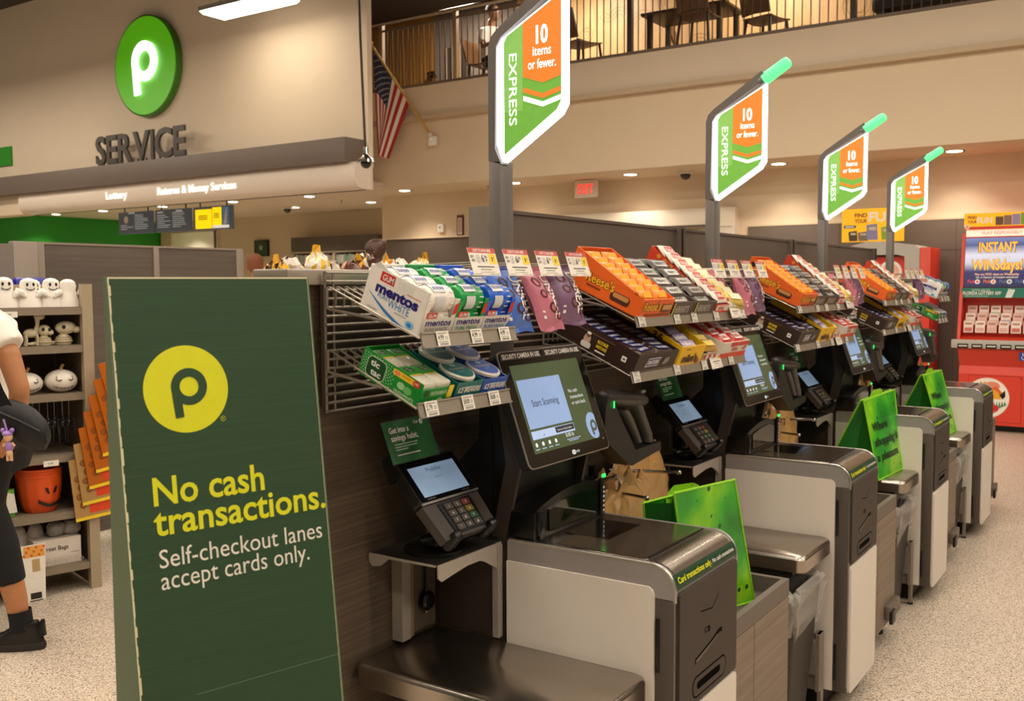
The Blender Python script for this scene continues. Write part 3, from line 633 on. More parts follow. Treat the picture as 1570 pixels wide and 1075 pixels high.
# ------------------------------------------------------------------ express lane signs
EG = mat('6fae42', .4, 0, .3); EO = mat('ee7d2a', .4, 0, .35); EGL = mat('84bd5c', .4, 0, .3)
EW = mat('ffffff', .4, 0, 1.0); EDGE = mat('f4f6ff', .4, 0, 2.6); BEAC = mat('58ff86', .4, 0, .9)
SGL = ('nearest express lane sign, its top cut off by the photo edge', 'second express lane sign, on a grey post before the upper wall', 'third express lane sign from the front, before the yellow fun poster', 'farthest and smallest express lane sign on a grey post')
def express(x, lab):
    o = thing('express_sign', lab, 'sign', (x+.03, 1.468, 1.5))
    b = MB(); b.box(x, x+.06, 1.45, 1.487, .9, 1.83, POLE, .003); b.build('post', o)
    # sign outline in the plane x = const: coordinates (d, z) with d = 1.487 - y
    fr = [(0, 1.83), (.045, 1.815), (.233, 1.945), (.240, 2.24), (.216, 2.285), (.02, 2.155), (0, 2.12)]
    S = Matrix(((0, 0, 1, x), (-1, 0, 0, 1.487), (0, 1, 0, 0), (0, 0, 0, 1)))
    b = MB(); b.T = S; b.prism([(0, 1.83), (.04, 1.82), (.02, 1.86), (.025, 2.12), (.04, 2.142), (.236, 2.258), (.216, 2.286), (.03, 2.165), (.008, 2.145), (0, 2.12)], 0, .034, POLE); b.off(); b.build('frame', o)
    gl = [(.041, 1.826), (.05, 1.823), (.218, 1.93), (.234, 1.955), (.234, 2.238), (.04, 2.138), (.026, 2.118), (.024, 1.87)]
    b = MB(); b.T = S; b.prism(gl, .004, .018, EDGE); b.off(); b.build('light_box', o)
    b = MB(); b.T = S @ Matrix(((1, 0, 0, 0), (0, 1, 0, 0), (0, 0, -1, .0035), (0, 0, 0, 1)))
    pn = [(.048, 1.842), (.206, 1.943), (.219, 1.965), (.219, 2.226), (.057, 2.142), (.047, 2.125)]
    b.poly(pn, EG, 0)
    b.poly([(.048, 1.95), (.105, 1.95), (.105, 2.166), (.057, 2.142), (.047, 2.125)], EGL, .0005)
    b.poly([(.106, 2.033), (.165, 2.013), (.219, 2.026), (.219, 2.226), (.106, 2.167)], EO, .0008)
    for dz, m in ((-.026, EO), (-.047, EW)):
        h = .012
        b.poly([(.107, 2.033+dz), (.107, 2.033+dz-h), (.165, 2.013+dz-h), (.219, 2.026+dz-h), (.219, 2.026+dz), (.165, 2.013+dz)], m, .0008)
    b.text('10', .163, 2.112, .042, EW, .0012, 'C', .035, .03); b.text('items', .163, 2.082, .023, EW, .0012, 'C', .054, .008); b.text('or fewer.', .163, 2.05, .023, EW, .0012, 'C', .082, .008)
    T0 = b.T.copy(); b.T = T0 @ Matrix(((0, 1, 0, .063), (-1, 0, 0, 2.095), (0, 0, 1, 0), (0, 0, 0, 1)))
    b.text('EXPRESS', 0, .001, .023, EW, .0014, 'L', .18); b.off(); b.build('sign_face', o)
    b = MB(); d = Vector((.0, -.081, .049)).normalized(); p = Vector((x+.018, 1.258, 2.262))
    b.tube([p-d*.03, p-d*.012], .02, POLE, 14); b.build('lamp_socket', o)
    b = MB(); b.tube([p-d*.012, p+d*.0, p+d*.085, p+d*.095, p+d*.1], [.0225, .023, .0215, .018, .006], BEAC, 16); b.build('beacon', o, 60)
    return o
for i in range(4): express(XK[i]+.138, SGL[i])
# ------------------------------------------------------------------ wire grid, candy shelves and their goods
WIRE = mat('a3988a', .35, .8); RAIL = mat('a89d8f', .4, .5); LBLP = mat('efe8dc', .5); INK = mat('2a2522', .5); GREYI = mat('8e867c', .5)
SEC = ('between first and second express signs', 'between second and third express signs', 'between third and fourth express signs')
for i in range(4):
    x0 = 1.555+1.46*i; x1 = x0+1.45
    o = thing('wire_grid_panel', ('grey wire grid panel at the near end of the partition, above the terminal', 'wire grid panel behind the candy '+SEC[0], 'wire grid panel behind the candy '+SEC[1], 'wire grid panel behind the candy '+SEC[2])[i], 'wire grid', (x0, 1.54, 1.23))
    b = MB()
    for k in range(17): b.tube([(x0, 1.533, 1.232+.0191*k), (x1, 1.533, 1.232+.0191*k)], .0032, WIRE, 6)
    b.build('cross_wires', o)
    b = MB()
    for x in (x0+.004, x0+.03, x0+.36, x0+.72, x0+1.08, x1-.004): b.tube([(x, 1.54, 1.228), (x, 1.54, 1.54)], .0034, WIRE, 6)
    b.build('upright_wires', o)
    b = MB(); b.box(x0, x1, 1.543, 1.55, 1.225, 1.51, mat('3a2f26', .6)); b.build('backing_board', o)
def shelf(x0, x1, yf, zf, slope, lab, prices):
    o = thing('candy_shelf', lab, 'shelf', ((x0+x1)/2, 1.4, zf))
    zb = zf+slope*(1.53-yf)
    b = MB(); n = max(4, int((x1-x0)/.026))
    for k in range(n+1):
        x = x0+(x1-x0)*k/n; b.tube([(x, 1.53, zb-.045), (x, 1.528, zb-.004), (x, 1.52, zb-.004), (x, yf+.008, zf-.002)], .0024, WIRE, 5)
    for t in (.35, .7): y = yf+(1.53-yf)*t; b.tube([(x0, y, zf-.007+slope*(y-yf)), (x1, y, zf-.007+slope*(y-yf))], .0026, WIRE, 5)
    b.build('wire_deck', o)
    for x in (x0, x1):
        b = MB(); b.tube([(x, 1.53, zb-.004), (x, 1.53, zb-.05), (x, 1.52, zb-.052), (x, yf+.1, zf+slope*.1-.008)], .0036, WIRE, 6); b.build('side_brace', o)
    U = Vector((1, 0, 0)); V = Vector((0, .25, .97))
    b = MB(); b.on((x0, yf-.002, zf-.022), U, V); b.prism([(0, 0), (x1-x0, 0), (x1-x0, .033), (0, .033)], -.003, 0, RAIL)
    b.prism([(0, 0), (x1-x0, 0), (x1-x0, .0035), (0, .0035)], 0, .003, RAIL); b.prism([(0, .0295), (x1-x0, .0295), (x1-x0, .033), (0, .033)], 0, .003, RAIL); b.off(); b.build('price_rail', o)
    for x, t in prices:
        b = MB(); b.on((x, yf-.002, zf-.022), U, V); b.rect(0, .001, .042, .033, LBLP, .0034)
        if t: b.text(t, .004, .0145, .0105, INK, .0038, 'L', .019 if len(t) < 5 else .021, .01)
        else: b.text('1.79', .005, .016, .009, INK, .0038, 'L', .018)
        b.rect(.028, .016, .037, .0175, GREYI, .0038); b.rect(.028, .02, .037, .0215, GREYI, .0038)
        b.rect(.004, .0275, .036, .0295, GREYI, .0038)
        for q in range(9): b.rect(.008+.0032*q, .003, .0095+.0032*q, .008, INK, .0038)
        b.rect(.004, .01, .036, .0112, GREYI, .0038)
        b.off(); b.build('price_ticket', o)
    return o
UA, LA = math.atan(.4), math.atan(.44)
def tilt(b, x, y, z, a): b.T = Matrix(((1, 0, 0, x), (0, math.cos(a), -math.sin(a), y), (0, math.sin(a), math.cos(a), z), (0, 0, 0, 1))); return b
def face_left(b, o, d=.0005):     # local frame on the box's left side seen from -x: u runs to the front (down the slope), v up
    return None
def side_T(x, y, z, a, D, off=.0008):
    # left face frame: origin at back-bottom corner, u toward the front, v normal to the deck, n = -x
    ca, sa = math.cos(a), math.sin(a)
    return Matrix(((0, 0, -1, x-off), (-ca, -sa, 0, y+D*ca), (-sa, ca, 0, z+D*sa), (0, 0, 0, 1)))
def front_T(x, y, z, a, off=.0008):
    ca, sa = math.cos(a), math.sin(a)
    return Matrix(((1, 0, 0, x), (0, -sa, -ca, y-off*ca), (0, ca, -sa, z-off*sa), (0, 0, 0, 1)))
def tray(b, x, y, z, a, W, D, hf, hb, m, t=.003, mi=None, slope_left=True):
    mi = mi or m; tilt(b, x, y, z, a)
    b.box(0, W, 0, D, 0, t, m); b.box(0, W, 0, t, t, hf, m); b.box(0, W, D-t, D, t, hb, m)
    for xx in (0, W-t):
        b.T = Matrix(((1, 0, 0, x), (0, math.cos(a), -math.sin(a), y), (0, math.sin(a), math.cos(a), z), (0, 0, 0, 1))) @ Matrix(((0, 0, 1, xx), (1, 0, 0, 0), (0, 1, 0, 0), (0, 0, 0, 1)))
        b.prism([(t, t), (D-t, t), (D-t, hb), (t, hf)], 0, t, m)
    b.off()
# --- gum display of the near and far end shelves
RED = mat('d1261c', .4); NAVY = mat('1d1470', .4); GUMW = mat('efe7dd', .4); GUMG = mat('149a48', .35); GUMB = mat('1f5fd0', .35); PBLUE = mat('2f7fc4', .4); SKY = mat('8fc6e6', .4)
GC = (GUMW, GUMG, GUMB); GN = ('white', 'green', 'blue')
CLEARW = mat('d9d8da', .25)
def bottle(col):
    b = MB(); b.T = Matrix(((0, 0, 1, 0), (1, 0, 0, 0), (0, 1, 0, 0), (0, 0, 0, 1)))
    b.lathe([(.004, .004), (.024, .005), (.0285, .012), (.0295, .03), (.027, .045), (.0295, .058), (.029, .066)], col, 20)
    b.off(); return b
def gum_bottle(x, y, z, a, k, lab, grp):
    o = thing('gum_bottle', lab, 'gum bottle', (x, y, z), 0, grp)
    T = Matrix(((1, 0, 0, x), (0, math.cos(a), -math.sin(a), y), (0, math.sin(a), math.cos(a), z), (0, 0, 0, 1)))
    Q = T @ Matrix(((0, 0, 1, 0), (1, 0, 0, 0), (0, 1, 0, 0), (0, 0, 0, 1)))
    b = MB(); b.T = Q; b.lathe([(.004, .004), (.024, .005), (.0285, .012), (.0295, .03), (.0275, .045), (.0295, .058), (.029, .066)], GC[k], 20)
    # wrap label with white panel on the upper front
    for (z0, z1, a0, a1, m, r) in ((.014, .056, 20, 130, CLEARW, .0305), (.018, .05, 150, 215, CLEARW, .0305)):
        rows = [[(r*math.cos(math.radians(aa)), r*math.sin(math.radians(aa)), zz) for aa in range(a0, a1+1, 10)] for zz in (z0, z1)]
        b.loft(rows, m, True, False, False)
    for q in range(5):
        zz = .019+.0075*q; rows = [[(.0309*math.cos(math.radians(aa)), .0309*math.sin(math.radians(aa)), zz+dz) for aa in (100, 110, 118)] for dz in (0, .0045)]
        b.loft(rows, NAVY, True, False, False)
    rows = [[(.0309*math.cos(math.radians(aa)), .0309*math.sin(math.radians(aa)), zz) for aa in (60, 70, 85)] for zz in (.022, .05)]
    b.loft(rows, PBLUE if k != 1 else GUMG, True, False, False); b.off(); b.build('bottle_body', o)
    b = MB(); b.T = Q; b.lathe([(.0275, .066), (.0275, .084), (.024, .088), (.004, .089)], GC[k], 20)
    for q in range(14):
        aa = 2*math.pi*q/14; b.tube([(.0278*math.cos(aa), .0278*math.sin(aa), .068), (.0278*math.cos(aa), .0278*math.sin(aa), .083)], .0016, CLEARW, 4)
    b.off(); b.build('cap', o); return o
def gum_display(x, y, z, where, low=True):
    W, D = .105, .172
    for k in range(3):
        xk = x+k*.1065
        o = thing('gum_display_box', '%s printed gum display carton %s' % (GN[k], where), 'carton', (xk, y, z))
        b = MB(); tilt(b, xk, y, z, UA); m = GC[k]
        b.box(0, W, 0, D, 0, .003, m); b.box(0, W, D-.003, D, .003, .1, m)
        if k == 0:
            b.T = b.T @ Matrix(((0, 0, 1, 0), (1, 0, 0, 0), (0, 1, 0, 0), (0, 0, 0, 1))); b.prism([(0, 0), (D, 0), (D, .1), (0, .1)], -.002, 0, m); b.prism([(.118, .1), (.165, .1), (.15, .113)], -.002, -.0005, mat('ddd8d2', .3)); tilt(b, xk, y, z, UA)
        b.box(0, W, 0, .002, .003, .044, GUMW if k == 0 else m)
        b.box(0, .011, 0, .002, .044, .078, m); b.box(W-.013, W, 0, .002, .044, .086, m)
        b.T = tilt(b, xk, y, z, UA).T @ Matrix(((0, 0, 1, W-.003), (1, 0, 0, 0), (0, 1, 0, 0), (0, 0, 0, 1))); b.prism([(0, 0), (D, 0), (D, .06), (0, .085)], 0, .002, m)
        # printing on the front
        b.T = front_T(xk, y, z, UA); b.rect(.0, .002, W, .044, mat('ddd6cd', .4), 0)
        b.text('mentos', .008, .0275, .0135, NAVY, .0005, 'L', .086, .03, shear=.12); b.text('PURE FRESH' if k else 'PURE WHITE', .012, .0145, .0085, (GREYI, GUMG, PBLUE)[k], .0005, 'L', .075)
        b.rrect(.006, .044, .04, .057, .002, RED, .0004, 3); b.text('GUM', .01, .0465, .0075, PAPER, .0009, 'L', .026, .02)
        b.poly([(W-.017, .05), (W-.001, .054), (W-.001, .078), (W-.013, .074)], RED, .0006)
        if k == 0:
            b.T = side_T(xk-.002, y, z, UA, D)
            b.rect(.002, .002, D-.002, .098, mat('f1eae1', .4), 0)
            b.poly([(.035, .076), (.075, .076), (.075, .097), (.035, .097)], RED, .0005); b.text('GUM', .041, .08, .0125, PAPER, .001, 'L', .031, .02)
            b.text('mentos', .03, .0515, .021, NAVY, .001, 'L', .122, .045)
            b.text('PURE', .04, .041, .008, PBLUE, .001, 'L', .03); b.text('WHITE', .072, .032, .0165, PBLUE, .001, 'L', .062)
            pts = [(.014+.015*q, .046-.041*math.sin(q*.16)) for q in range(9)]
            b.poly(pts+[(p[0], p[1]-.001-.006*math.sin(math.pi*i/8)) for i, p in list(enumerate(pts))[::-1]], PBLUE, .0008)
            b.disc(.142, .017, .0125, SKY, .001, 20, .0085); b.disc(.142, .017, .0065, PBLUE, .0014, 16, .0045)
            for q in range(5):
                for w in range(6): b.rect(.088+.0075*w, .072+.0045*q, .0905+.0075*w, .0745+.0045*q, mat('c8cbd0', .4), .0007)
            b.rect(.115, .0735, .155, .0755, mat('e08a5a', .4), .001); b.rect(.02, .013, .05, .0145, GREYI, .001); b.rect(.095, .026, .13, .0275, GREYI, .001)
        b.off(); b.build('carton', o)
        for r in range(3):
            yy = y+math.cos(UA)*(.032+.05*r)-math.sin(UA)*.075; zz = z+math.sin(UA)*(.032+.05*r)+math.cos(UA)*.075
            gum_bottle(xk+.008, yy, zz, UA, k, '%s gum bottle, %s top row of its carton %s' % (GN[k], ('front', 'middle', 'back')[r], where), 'gum bottles')
        if low:
            yy = y+math.cos(UA)*.034-math.sin(UA)*.035; zz = z+math.sin(UA)*.034+math.cos(UA)*.035
            g = gum_bottle(xk+.008, yy, zz, UA, k, '%s gum bottle low behind its carton window %s' % (GN[k], where), 'gum bottles')
gum_display(1.571, 1.288, 1.399, 'on the nearest upper shelf')
o = shelf(1.555, 1.9, 1.262, 1.402, .4, 'nearest upper candy shelf, holding gum cartons', [(1.6, '4.99'), (1.72, '4.99'), (1.828, '4.99')])
# mints
MG = mat('0c8a2c', .4); MGD = mat('0b4a1c', .4); MYEL = mat('f2cf2a', .4); CLEARM = mat('e2ddc9', .15, 0, 0, .25, 180)
def mint_box(x, y, z, where):
    W, D, H = .108, .178, .062
    o = thing('mint_carton', 'open green carton of breath mints '+where, 'carton', (x, y, z))
    b = MB(); tray(b, x, y, z, LA, W, D, .045, H, MG)
    b.T = side_T(x, y, z, LA, D); b.rect(0, 0, D, .045, MG, -.0002); b.poly([(0, .0), (D, 0), (D, .058), (0, .062)], MG, 0)
    for r in range(5):
        n = 26
        for q in range(n):
            a = 2*math.pi*(q+.5*(r % 2))/n; cx, cy = .045+(.032+.0052*r)*math.cos(a), .031+(.026+.0052*r)*math.sin(a)
            if .002 < cx < .1 and .002 < cy < .058: b.disc(cx, cy, .0016, mat('bfe0b0', .4), .0005, 6)
    b.rrect(.018, .008, .074, .054, .012, mat('d5ecc8', .4), .0006); b.rrect(.0195, .0095, .0725, .0525, .011, MGD, .0009)
    b.text('tic', .028, .034, .013, PAPER, .0012, 'L', .026, .03); b.text('tac', .034, .015, .013, PAPER, .0012, 'L', .03, .03)
    b.rrect(.092, .043, .168, .056, .005, MYEL, .0008); b.disc(.159, .0495, .0105, RED, .001, 16, .007); b.text('100', .153, .0475, .005, PAPER, .0014, 'L', .012); b.text('MONEY', .118, .0475, .0055, RED, .0012, 'L', .025); b.disc(.104, .0495, .009, mat('ef8a5a', .4), .001, 14, .0055)
    b.disc(.122, .028, .011, mat('a8d69a', .4), .0008, 16, .008); b.disc(.142, .026, .012, mat('6fbf68', .4), .001, 16, .0085)
    b.text('FRESHMINTS', .108, .0085, .0075, mat('d5ecc8', .4), .001, 'L', .056)
    b.T = front_T(x, y, z, LA); b.text('FRESHMINTS', .03, .03, .009, mat('d5ecc8', .4), .0005, 'L', .055); b.disc(.045, .014, .01, mat('6fbf68', .4), .0004, 14, .006); b.disc(.066, .016, .012, mat('a8d69a', .4), .0004, 14, .007)
    b.rrect(.008, .03, .024, .043, .003, MGD, .0005); b.rect(W-.02, .02, W-.003, .05, MYEL, .0005); b.rect(W-.02, .008, W-.003, .018, mat('e07a2a', .4), .0005)
    b.off(); b.build('carton', o)
    for i in range(2):
        for j in range(2):
            q = thing('mint_pack', 'clear mint pack, %s %s of green carton %s' % (('front', 'back')[j], ('left', 'right')[i], where), 'mint pack', (x, y, z), 0, 'mint packs')
            b = MB(); tilt(b, x+.006+.0495*i, y, z, LA); b.box(0, .047, .008+.084*j, .088+.084*j, .02, .055, CLEARM, .004)
            b.build('clear_case', q)
            b = MB(); tilt(b, x+.006+.0495*i, y, z, LA); b.box(.0005, .0465, .05+.084*j, .0875+.084*j, .03, .0562, mat('3f9a3a', .4), .003); b.rrect(.01, .062+.084*j, .035, .08+.084*j, .004, MGD, .0565); b.T = b.T; b.text('tic', .014, .072+.084*j, .006, PAPER, .0568); b.text('tac', .018, .065+.084*j, .006, PAPER, .0568); b.rect(.006, .046+.084*j, .04, .0505+.084*j, MYEL, .0558)
            b.build('label_wrap', q)
mint_box(1.571, 1.295, 1.25, 'on the nearest lower shelf')
TEAL = mat('0f6a66', .35); BLU2 = mat('1c4fae', .35); LID = mat('e3ddd2', .35)
def tin_box(x, y, z, m, cn, where):
    W, D = .095, .15
    o = thing('mint_tin_carton', '%s carton of round mint tins %s' % (cn, where), 'carton', (x, y, z))
    b = MB(); tray(b, x, y, z, LA, W, D, .05, .06, m)
    b.T = front_T(x, y, z, LA); b.text('ICE BREAKERS', .008, .026, .0125, PAPER, .0006, 'L', .08, .02, shear=.15); b.text('MINTS', .028, .016, .0065, SKY, .0006, 'L', .03); b.rect(.025, .037, .065, .04, SKY, .0005); b.poly([(.072, .046), (W, .046), (W, .062), (.088, .052)], m, -.0004)
    b.off(); b.build('carton', o)
    for j in range(2):
        q = thing('mint_tin', '%s mint tin, %s of its carton %s' % (cn, ('front', 'back')[j], where), 'mint tin', (x+.047, y+.05+.06*j, z+.03), 0, 'mint tins')
        b = MB(); tilt(b, x+.0475, y, z, LA); b.lathe([(.036, 0), (.04, .004), (.04, .02), (.036, .022)], m, 28, (0, .045+.066*j, .028+.01*j)); b.build('tin_body', q)
        b = MB(); tilt(b, x+.0475, y, z, LA); b.lathe([(.042, 0), (.043, .006), (.04, .009), (.037, .009)], LID, 28, (0, .045+.066*j, .05+.01*j)); b.disc(0, .045+.066*j, .0375, m, .0594+.01*j, 28); b.text('ICE BREAKERS', 0, .042+.066*j, .008, PAPER, .0599+.01*j, 'C', .055); b.text('MINTS', 0, .03+.066*j, .005, SKY, .0599+.01*j, 'C'); b.disc(.0, .062+.066*j, .01, mat('9cc7d8', .4), .0599+.01*j, 12, .006); b.build('lid', q)
tin_box(1.69, 1.295, 1.25, TEAL, 'teal', 'on the nearest lower shelf')
tin_box(1.788, 1.295, 1.25, BLU2, 'blue', 'on the nearest lower shelf')
shelf(1.555, 1.89, 1.272, 1.257, .44, 'nearest lower candy shelf, holding mint cartons', [(1.572, '2.79'), (1.7, '3/8.00'), (1.8, '3/8.00')])

# --- long candy shelves
ORA = mat('e8631a', .45); ORD = mat('d1551a', .45); PBY = mat('f4b020', .45); CHOC = mat('3a2218', .5); SNK = mat('2e1a12', .45); YEL = mat('f0bd10', .45); GOLD = mat('c79a3a', .3, .3); WRAP_O = mat('f08a2a', .3); SILVW = mat('b9b2a8', .3, .4)
def packs(name, n, fn, lab, cat, grp):
    first = fn(); base = first.location.copy(); tag(first, lab, cat, grp); return first
def wrapper(L, W, H, m, ma, txt=None, mt=None, seed=1, tip=True):
    """flow-wrapped bar centred at the origin, length along x"""
    random.seed(seed); b = MB(); rings = []
    for t, k in ((-.5, .08), (-.46, .1), (-.42, .75), (-.35, 1), (0, 1.05), (.35, 1), (.42, .75), (.46, .1), (.5, .08)):
        rings.append([(t*L, W/2*math.cos(a)*(1 if abs(t) > .45 else 1), H/2*(k if abs(math.sin(a)) > .1 else k)*math.sin(a)+random.uniform(-.0006, .0006)) for a in [2*math.pi*i/10 for i in range(10)]])
    b.loft(rings, m)
    if txt:
        b.rect(-.3*L, -.28*W, .3*L, .28*W, ma, H*.56); b.text(txt, 0, -.14*W, .28*W, mt, H*.56+.0006, 'C', .5*L, .02)
    else: b.rect(-.3*L, -.25*W, .3*L, .25*W, ma, H*.56)
    return b
def place(src, x, y, z, a, rz=0., flip=0.):
    src.matrix_world = Matrix(((1, 0, 0, x), (0, math.cos(a), -math.sin(a), y), (0, math.sin(a), math.cos(a), z), (0, 0, 0, 1))) @ Matrix.Rotation(rz, 4, 'Z') @ Matrix.Rotation(flip, 4, 'X')
PROTO = {}
def item(key, maker, name, x, y, z, a, u, v, w, rz, lab, cat, grp, flip=0.):
    """one loose product at local (u,v,w) on a tilted deck"""
    if key not in PROTO: o = maker().build(name); PROTO[key] = o.data
    else: o = bpy.data.objects.new(name, PROTO[key]); COL.objects.link(o)
    ca, sa = math.cos(a), math.sin(a)
    place(o, x+u, y+v*ca-w*sa, z+v*sa+w*ca, a, rz, flip); return tag(o, lab, cat, grp)
def carton(name, lab): return None
def long_shelves(i):
    dx = SP*i; S = SEC[i]; y0, z0 = 1.252, 1.411; y1, z1 = 1.242, 1.257
    up = 'upper shelf '+S; lo = 'lower shelf '+S
    random.seed(40+i)
    shelf(2.49+dx, 3.35+dx, 1.247, 1.408, .446, 'upper long candy shelf '+S, [(2.5+dx, ''), (2.74+dx, ''), (2.87+dx, ''), (3.05+dx, ''), (3.29+dx, '')])
    shelf(2.445+dx, 3.32+dx, 1.237, 1.254, .446, 'lower long candy shelf '+S, [(2.448+dx, ''), (2.72+dx, ''), (2.93+dx, ''), (3.16+dx, '')])
    A = math.atan(.446)
    # orange box of peanut butter cups
    x = 2.503+dx; W, D = .205, .262
    o = thing('peanut_cup_carton', 'tall orange peanut butter cup carton, '+up, 'carton', (x, y0, z0))
    b = MB(); tray(b, x, y0, z0, A, W, D, .058, .112, ORA, .003)
    b.T = side_T(x, y0, z0, A, D); b.poly([(.0, .002), (D, .002), (D, .058), (0, .112)], ORA, 0)
    b.text("Reese's", .062, .036, .026, mat('5a2c12', .5), .0005, 'L', .1, .06); b.text("Reese's", .062, .036, .026, PBY, .001, 'L', .1, .02)
    b.rrect(.155, .014, .222, .042, .01, mat('4a2412', .5), .0006); b.rrect(.163, .026, .217, .04, .006, mat('c98a4a', .5), .001); b.rect(.07, .022, .12, .028, mat('8a3a10', .5), .0008); b.text('36', .226, .06, .009, mat('5a2c12', .5), .0006); b.rect(.0, .0595, D, .0605, ORD, .0004)
    b.poly([(.005, .085), (.022, .074), (.04, .086), (.023, .1)], mat('2a1a12', .5), .0006)
    b.T = front_T(x, y0, z0, A); b.text("Reese's", .012, .024, .025, mat('5a2c12', .5), .0005, 'L', .11, .06); b.text("Reese's", .012, .024, .025, PBY, .001, 'L', .11, .02); b.rrect(.13, .016, .195, .042, .006, mat('6a3a1a', .5), .0006); b.rrect(.137, .024, .195, .04, .004, mat('d09a5a', .5), .001); b.rect(.03, .005, .2, .012, mat('8a3a10', .5), .0006)
    b.off(); b.build('carton', o)
    for r in range(2):
        for q in range(8):
            v = .03+q*.0285; h = .05+.2*(v)*.8
            item('pbc', lambda: wrapper(.09, .034, .018, WRAP_O, PBY, None, None, 2), 'peanut_cup_pack', x, y0, z0, A, .053+.1*r, v, .05+.19*v, 0, 'orange yellow cup pack in orange carton, '+up, 'candy pack', 'peanut butter cup packs '+S, .8)
    # two trays of chocolate bars
    for k in range(2):
        x = 2.722+.168*k+dx; W, D = .16, .255
        o = thing('chocolate_bar_tray', '%s of two dark chocolate bar trays, %s' % (('left', 'right')[k], up), 'carton', (x, y0, z0))
        b = MB(); tray(b, x, y0, z0, A, W, D, .045, .066, mat('4a3a34', .5), .003)
        b.T = front_T(x, y0, z0, A); b.rect(.002, .002, W-.002, .043, mat('5b4a42', .5), -.0003); b.text("HERSHEY'S", .014, .012, .02, SILVW, .0004, 'L', .1, .02); b.poly([(W-.034, .006), (W-.02, .006), (W-.004, .04), (W-.018, .04)], mat('3a2218', .5), .0004); b.rect(.0, .002, .006, .043, mat('d8d24a', .5), .0003)
        b.off(); b.build('carton', o)
        for q in range(9):
            item('cb', lambda: wrapper(.145, .045, .01, mat('3b2b26', .4), SILVW, "HERSHEY'S", mat('2a1c18', .5), 3), 'chocolate_bar', x, y0, z0, A, .08, .03+q*.0255, .04+.012*(q % 2)+.04*q/9, random.uniform(-.03, .03), 'brown chocolate bar in %s dark tray, %s' % (('left', 'right')[k], up), 'candy bar', 'chocolate bars %d %s' % (k, S), .35)
    # red-orange tray of wafer packs standing in a row
    x = 3.062+dx; W, D = .11, .3
    o = thing('wafer_tray', 'long red tray of white packs, '+up, 'carton', (x, y0, z0))
    b = MB(); tray(b, x, y0, z0, A, W, D, .03, .115, mat('cf3a1c', .45), .003)
    b.T = front_T(x, y0, z0, A); b.rect(.003, .002, W-.003, .028, mat('e2d8cc', .5), 0); b.rect(.003, .002, W-.003, .009, RED, .0004); b.text('KitKat', .02, .012, .013, RED, .0006, 'L', .05, .02)
    b.T = side_T(x, y0, z0, A, D)
    for q in range(9): b.disc(.04+.027*q, .094-.0078*q, .0085, mat('d9952f', .4), .0006, 12, .0075)
    b.off(); b.build('carton', o)
    for q in range(8):
        item('wf', lambda: wrapper(.1, .05, .016, mat('e6dccd', .3), RED, 'KitKat', PAPER, 4), 'wafer_pack', x, y0, z0, A, .055, .03+q*.033, .045+.0095*q, random.uniform(-.05, .05), 'white wafer pack in long red tray, '+up, 'candy pack', 'wafer packs '+S, .5)
    x = 3.178+dx
    o = thing('caramel_tray', 'shallow tray of yellow candy bags, '+up, 'carton', (x, y0, z0))
    b = MB(); tray(b, x, y0, z0, A, .15, .27, .02, .05, mat('b49a5a', .5), .003); b.build('carton', o)
    for q in range(7):
        item('yb', lambda: wrapper(.13, .05, .03, mat('dcc25a', .3), mat('f0e6c0', .4), None, None, 5), 'caramel_bag', x, y0, z0, A, .075, .03+q*.036, .035+.007*q, random.uniform(-.2, .2), 'yellow candy bag in shallow tray, '+up, 'candy pack', 'yellow candy bags '+S, .5)
    # lower shelf: dark brown tray of bars
    x = 2.452+dx; W, D = .265, .27
    o = thing('dark_bar_tray', 'wide dark brown candy bar tray, '+lo, 'carton', (x, y1, z1))
    b = MB(); tray(b, x, y1, z1, A, W, D, .06, .072, mat('331f17', .45), .003)
    b.T = side_T(x, y1, z1, A, D); b.disc(.1, .03, .012, mat('c9a58c', .5), .0006, 12, .016); b.rrect(.085, .004, .118, .022, .006, mat('d8d0c6', .5), .0008); b.disc(.101, .042, .007, mat('7a5038', .5), .001, 10); b.disc(.101, .048, .0075, PAPER, .0012, 10, .004)
    b.text('ROOKIE\nMISTAKE', .135, .033, .009, MYEL, .0008, 'L', .036, .03); b.rect(.135, .008, .17, .012, PAPER, .0006); b.rect(.222, .02, .238, .036, PAPER, .0006); b.rect(.226, .026, .234, .03, INK, .001); b.rect(.02, .05, .19, .053, mat('6a4a3a', .5), .0005)
    b.T = front_T(x, y1, z1, A); b.poly([(.06, .018), (.142, .018), (.152, .044), (.07, .044)], PAPER, .0005); b.poly([(.063, .0205), (.141, .0205), (.149, .0415), (.071, .0415)], mat('1d2f7a', .45), .0009); b.text('SNICKERS', .07, .0255, .0115, PAPER, .0013, 'L', .07, .03, shear=.2); b.poly([(.17, .02), (.19, .018), (.212, .026), (.21, .042), (.18, .04)], mat('8a7a70', .5), .0008)
    b.off(); b.build('carton', o)
    for r in range(2):
        for q in range(10):
            item('sn', lambda: wrapper(.122, .034, .022, mat('3a231a', .3), mat('26357f', .35), 'SNICKERS', PAPER, 6), 'candy_bar', x, y1, z1, A, .068+.127*r, .028+q*.0245, .044+random.uniform(0, .008), random.uniform(-.12, .12), 'dark candy bar in wide brown tray, '+lo, 'candy bar', 'candy bars in the brown tray '+S)
    # yellow box
    x = 2.735+dx; W, D = .185, .25
    o = thing('yellow_candy_carton', 'bright yellow candy carton, '+lo, 'carton', (x, y1, z1))
    b = MB(); tray(b, x, y1, z1, A, W, D, .066, .1, YEL, .003)
    b.T = side_T(x, y1, z1, A, D); b.poly([(0, .002), (D, .002), (D, .066), (0, .1)], YEL, 0); b.text('36', .14, .052, .021, mat('5a3a10', .5), .0006, 'L', .04, .04); b.rect(.185, .055, .215, .06, mat('c48a10', .5), .0006)
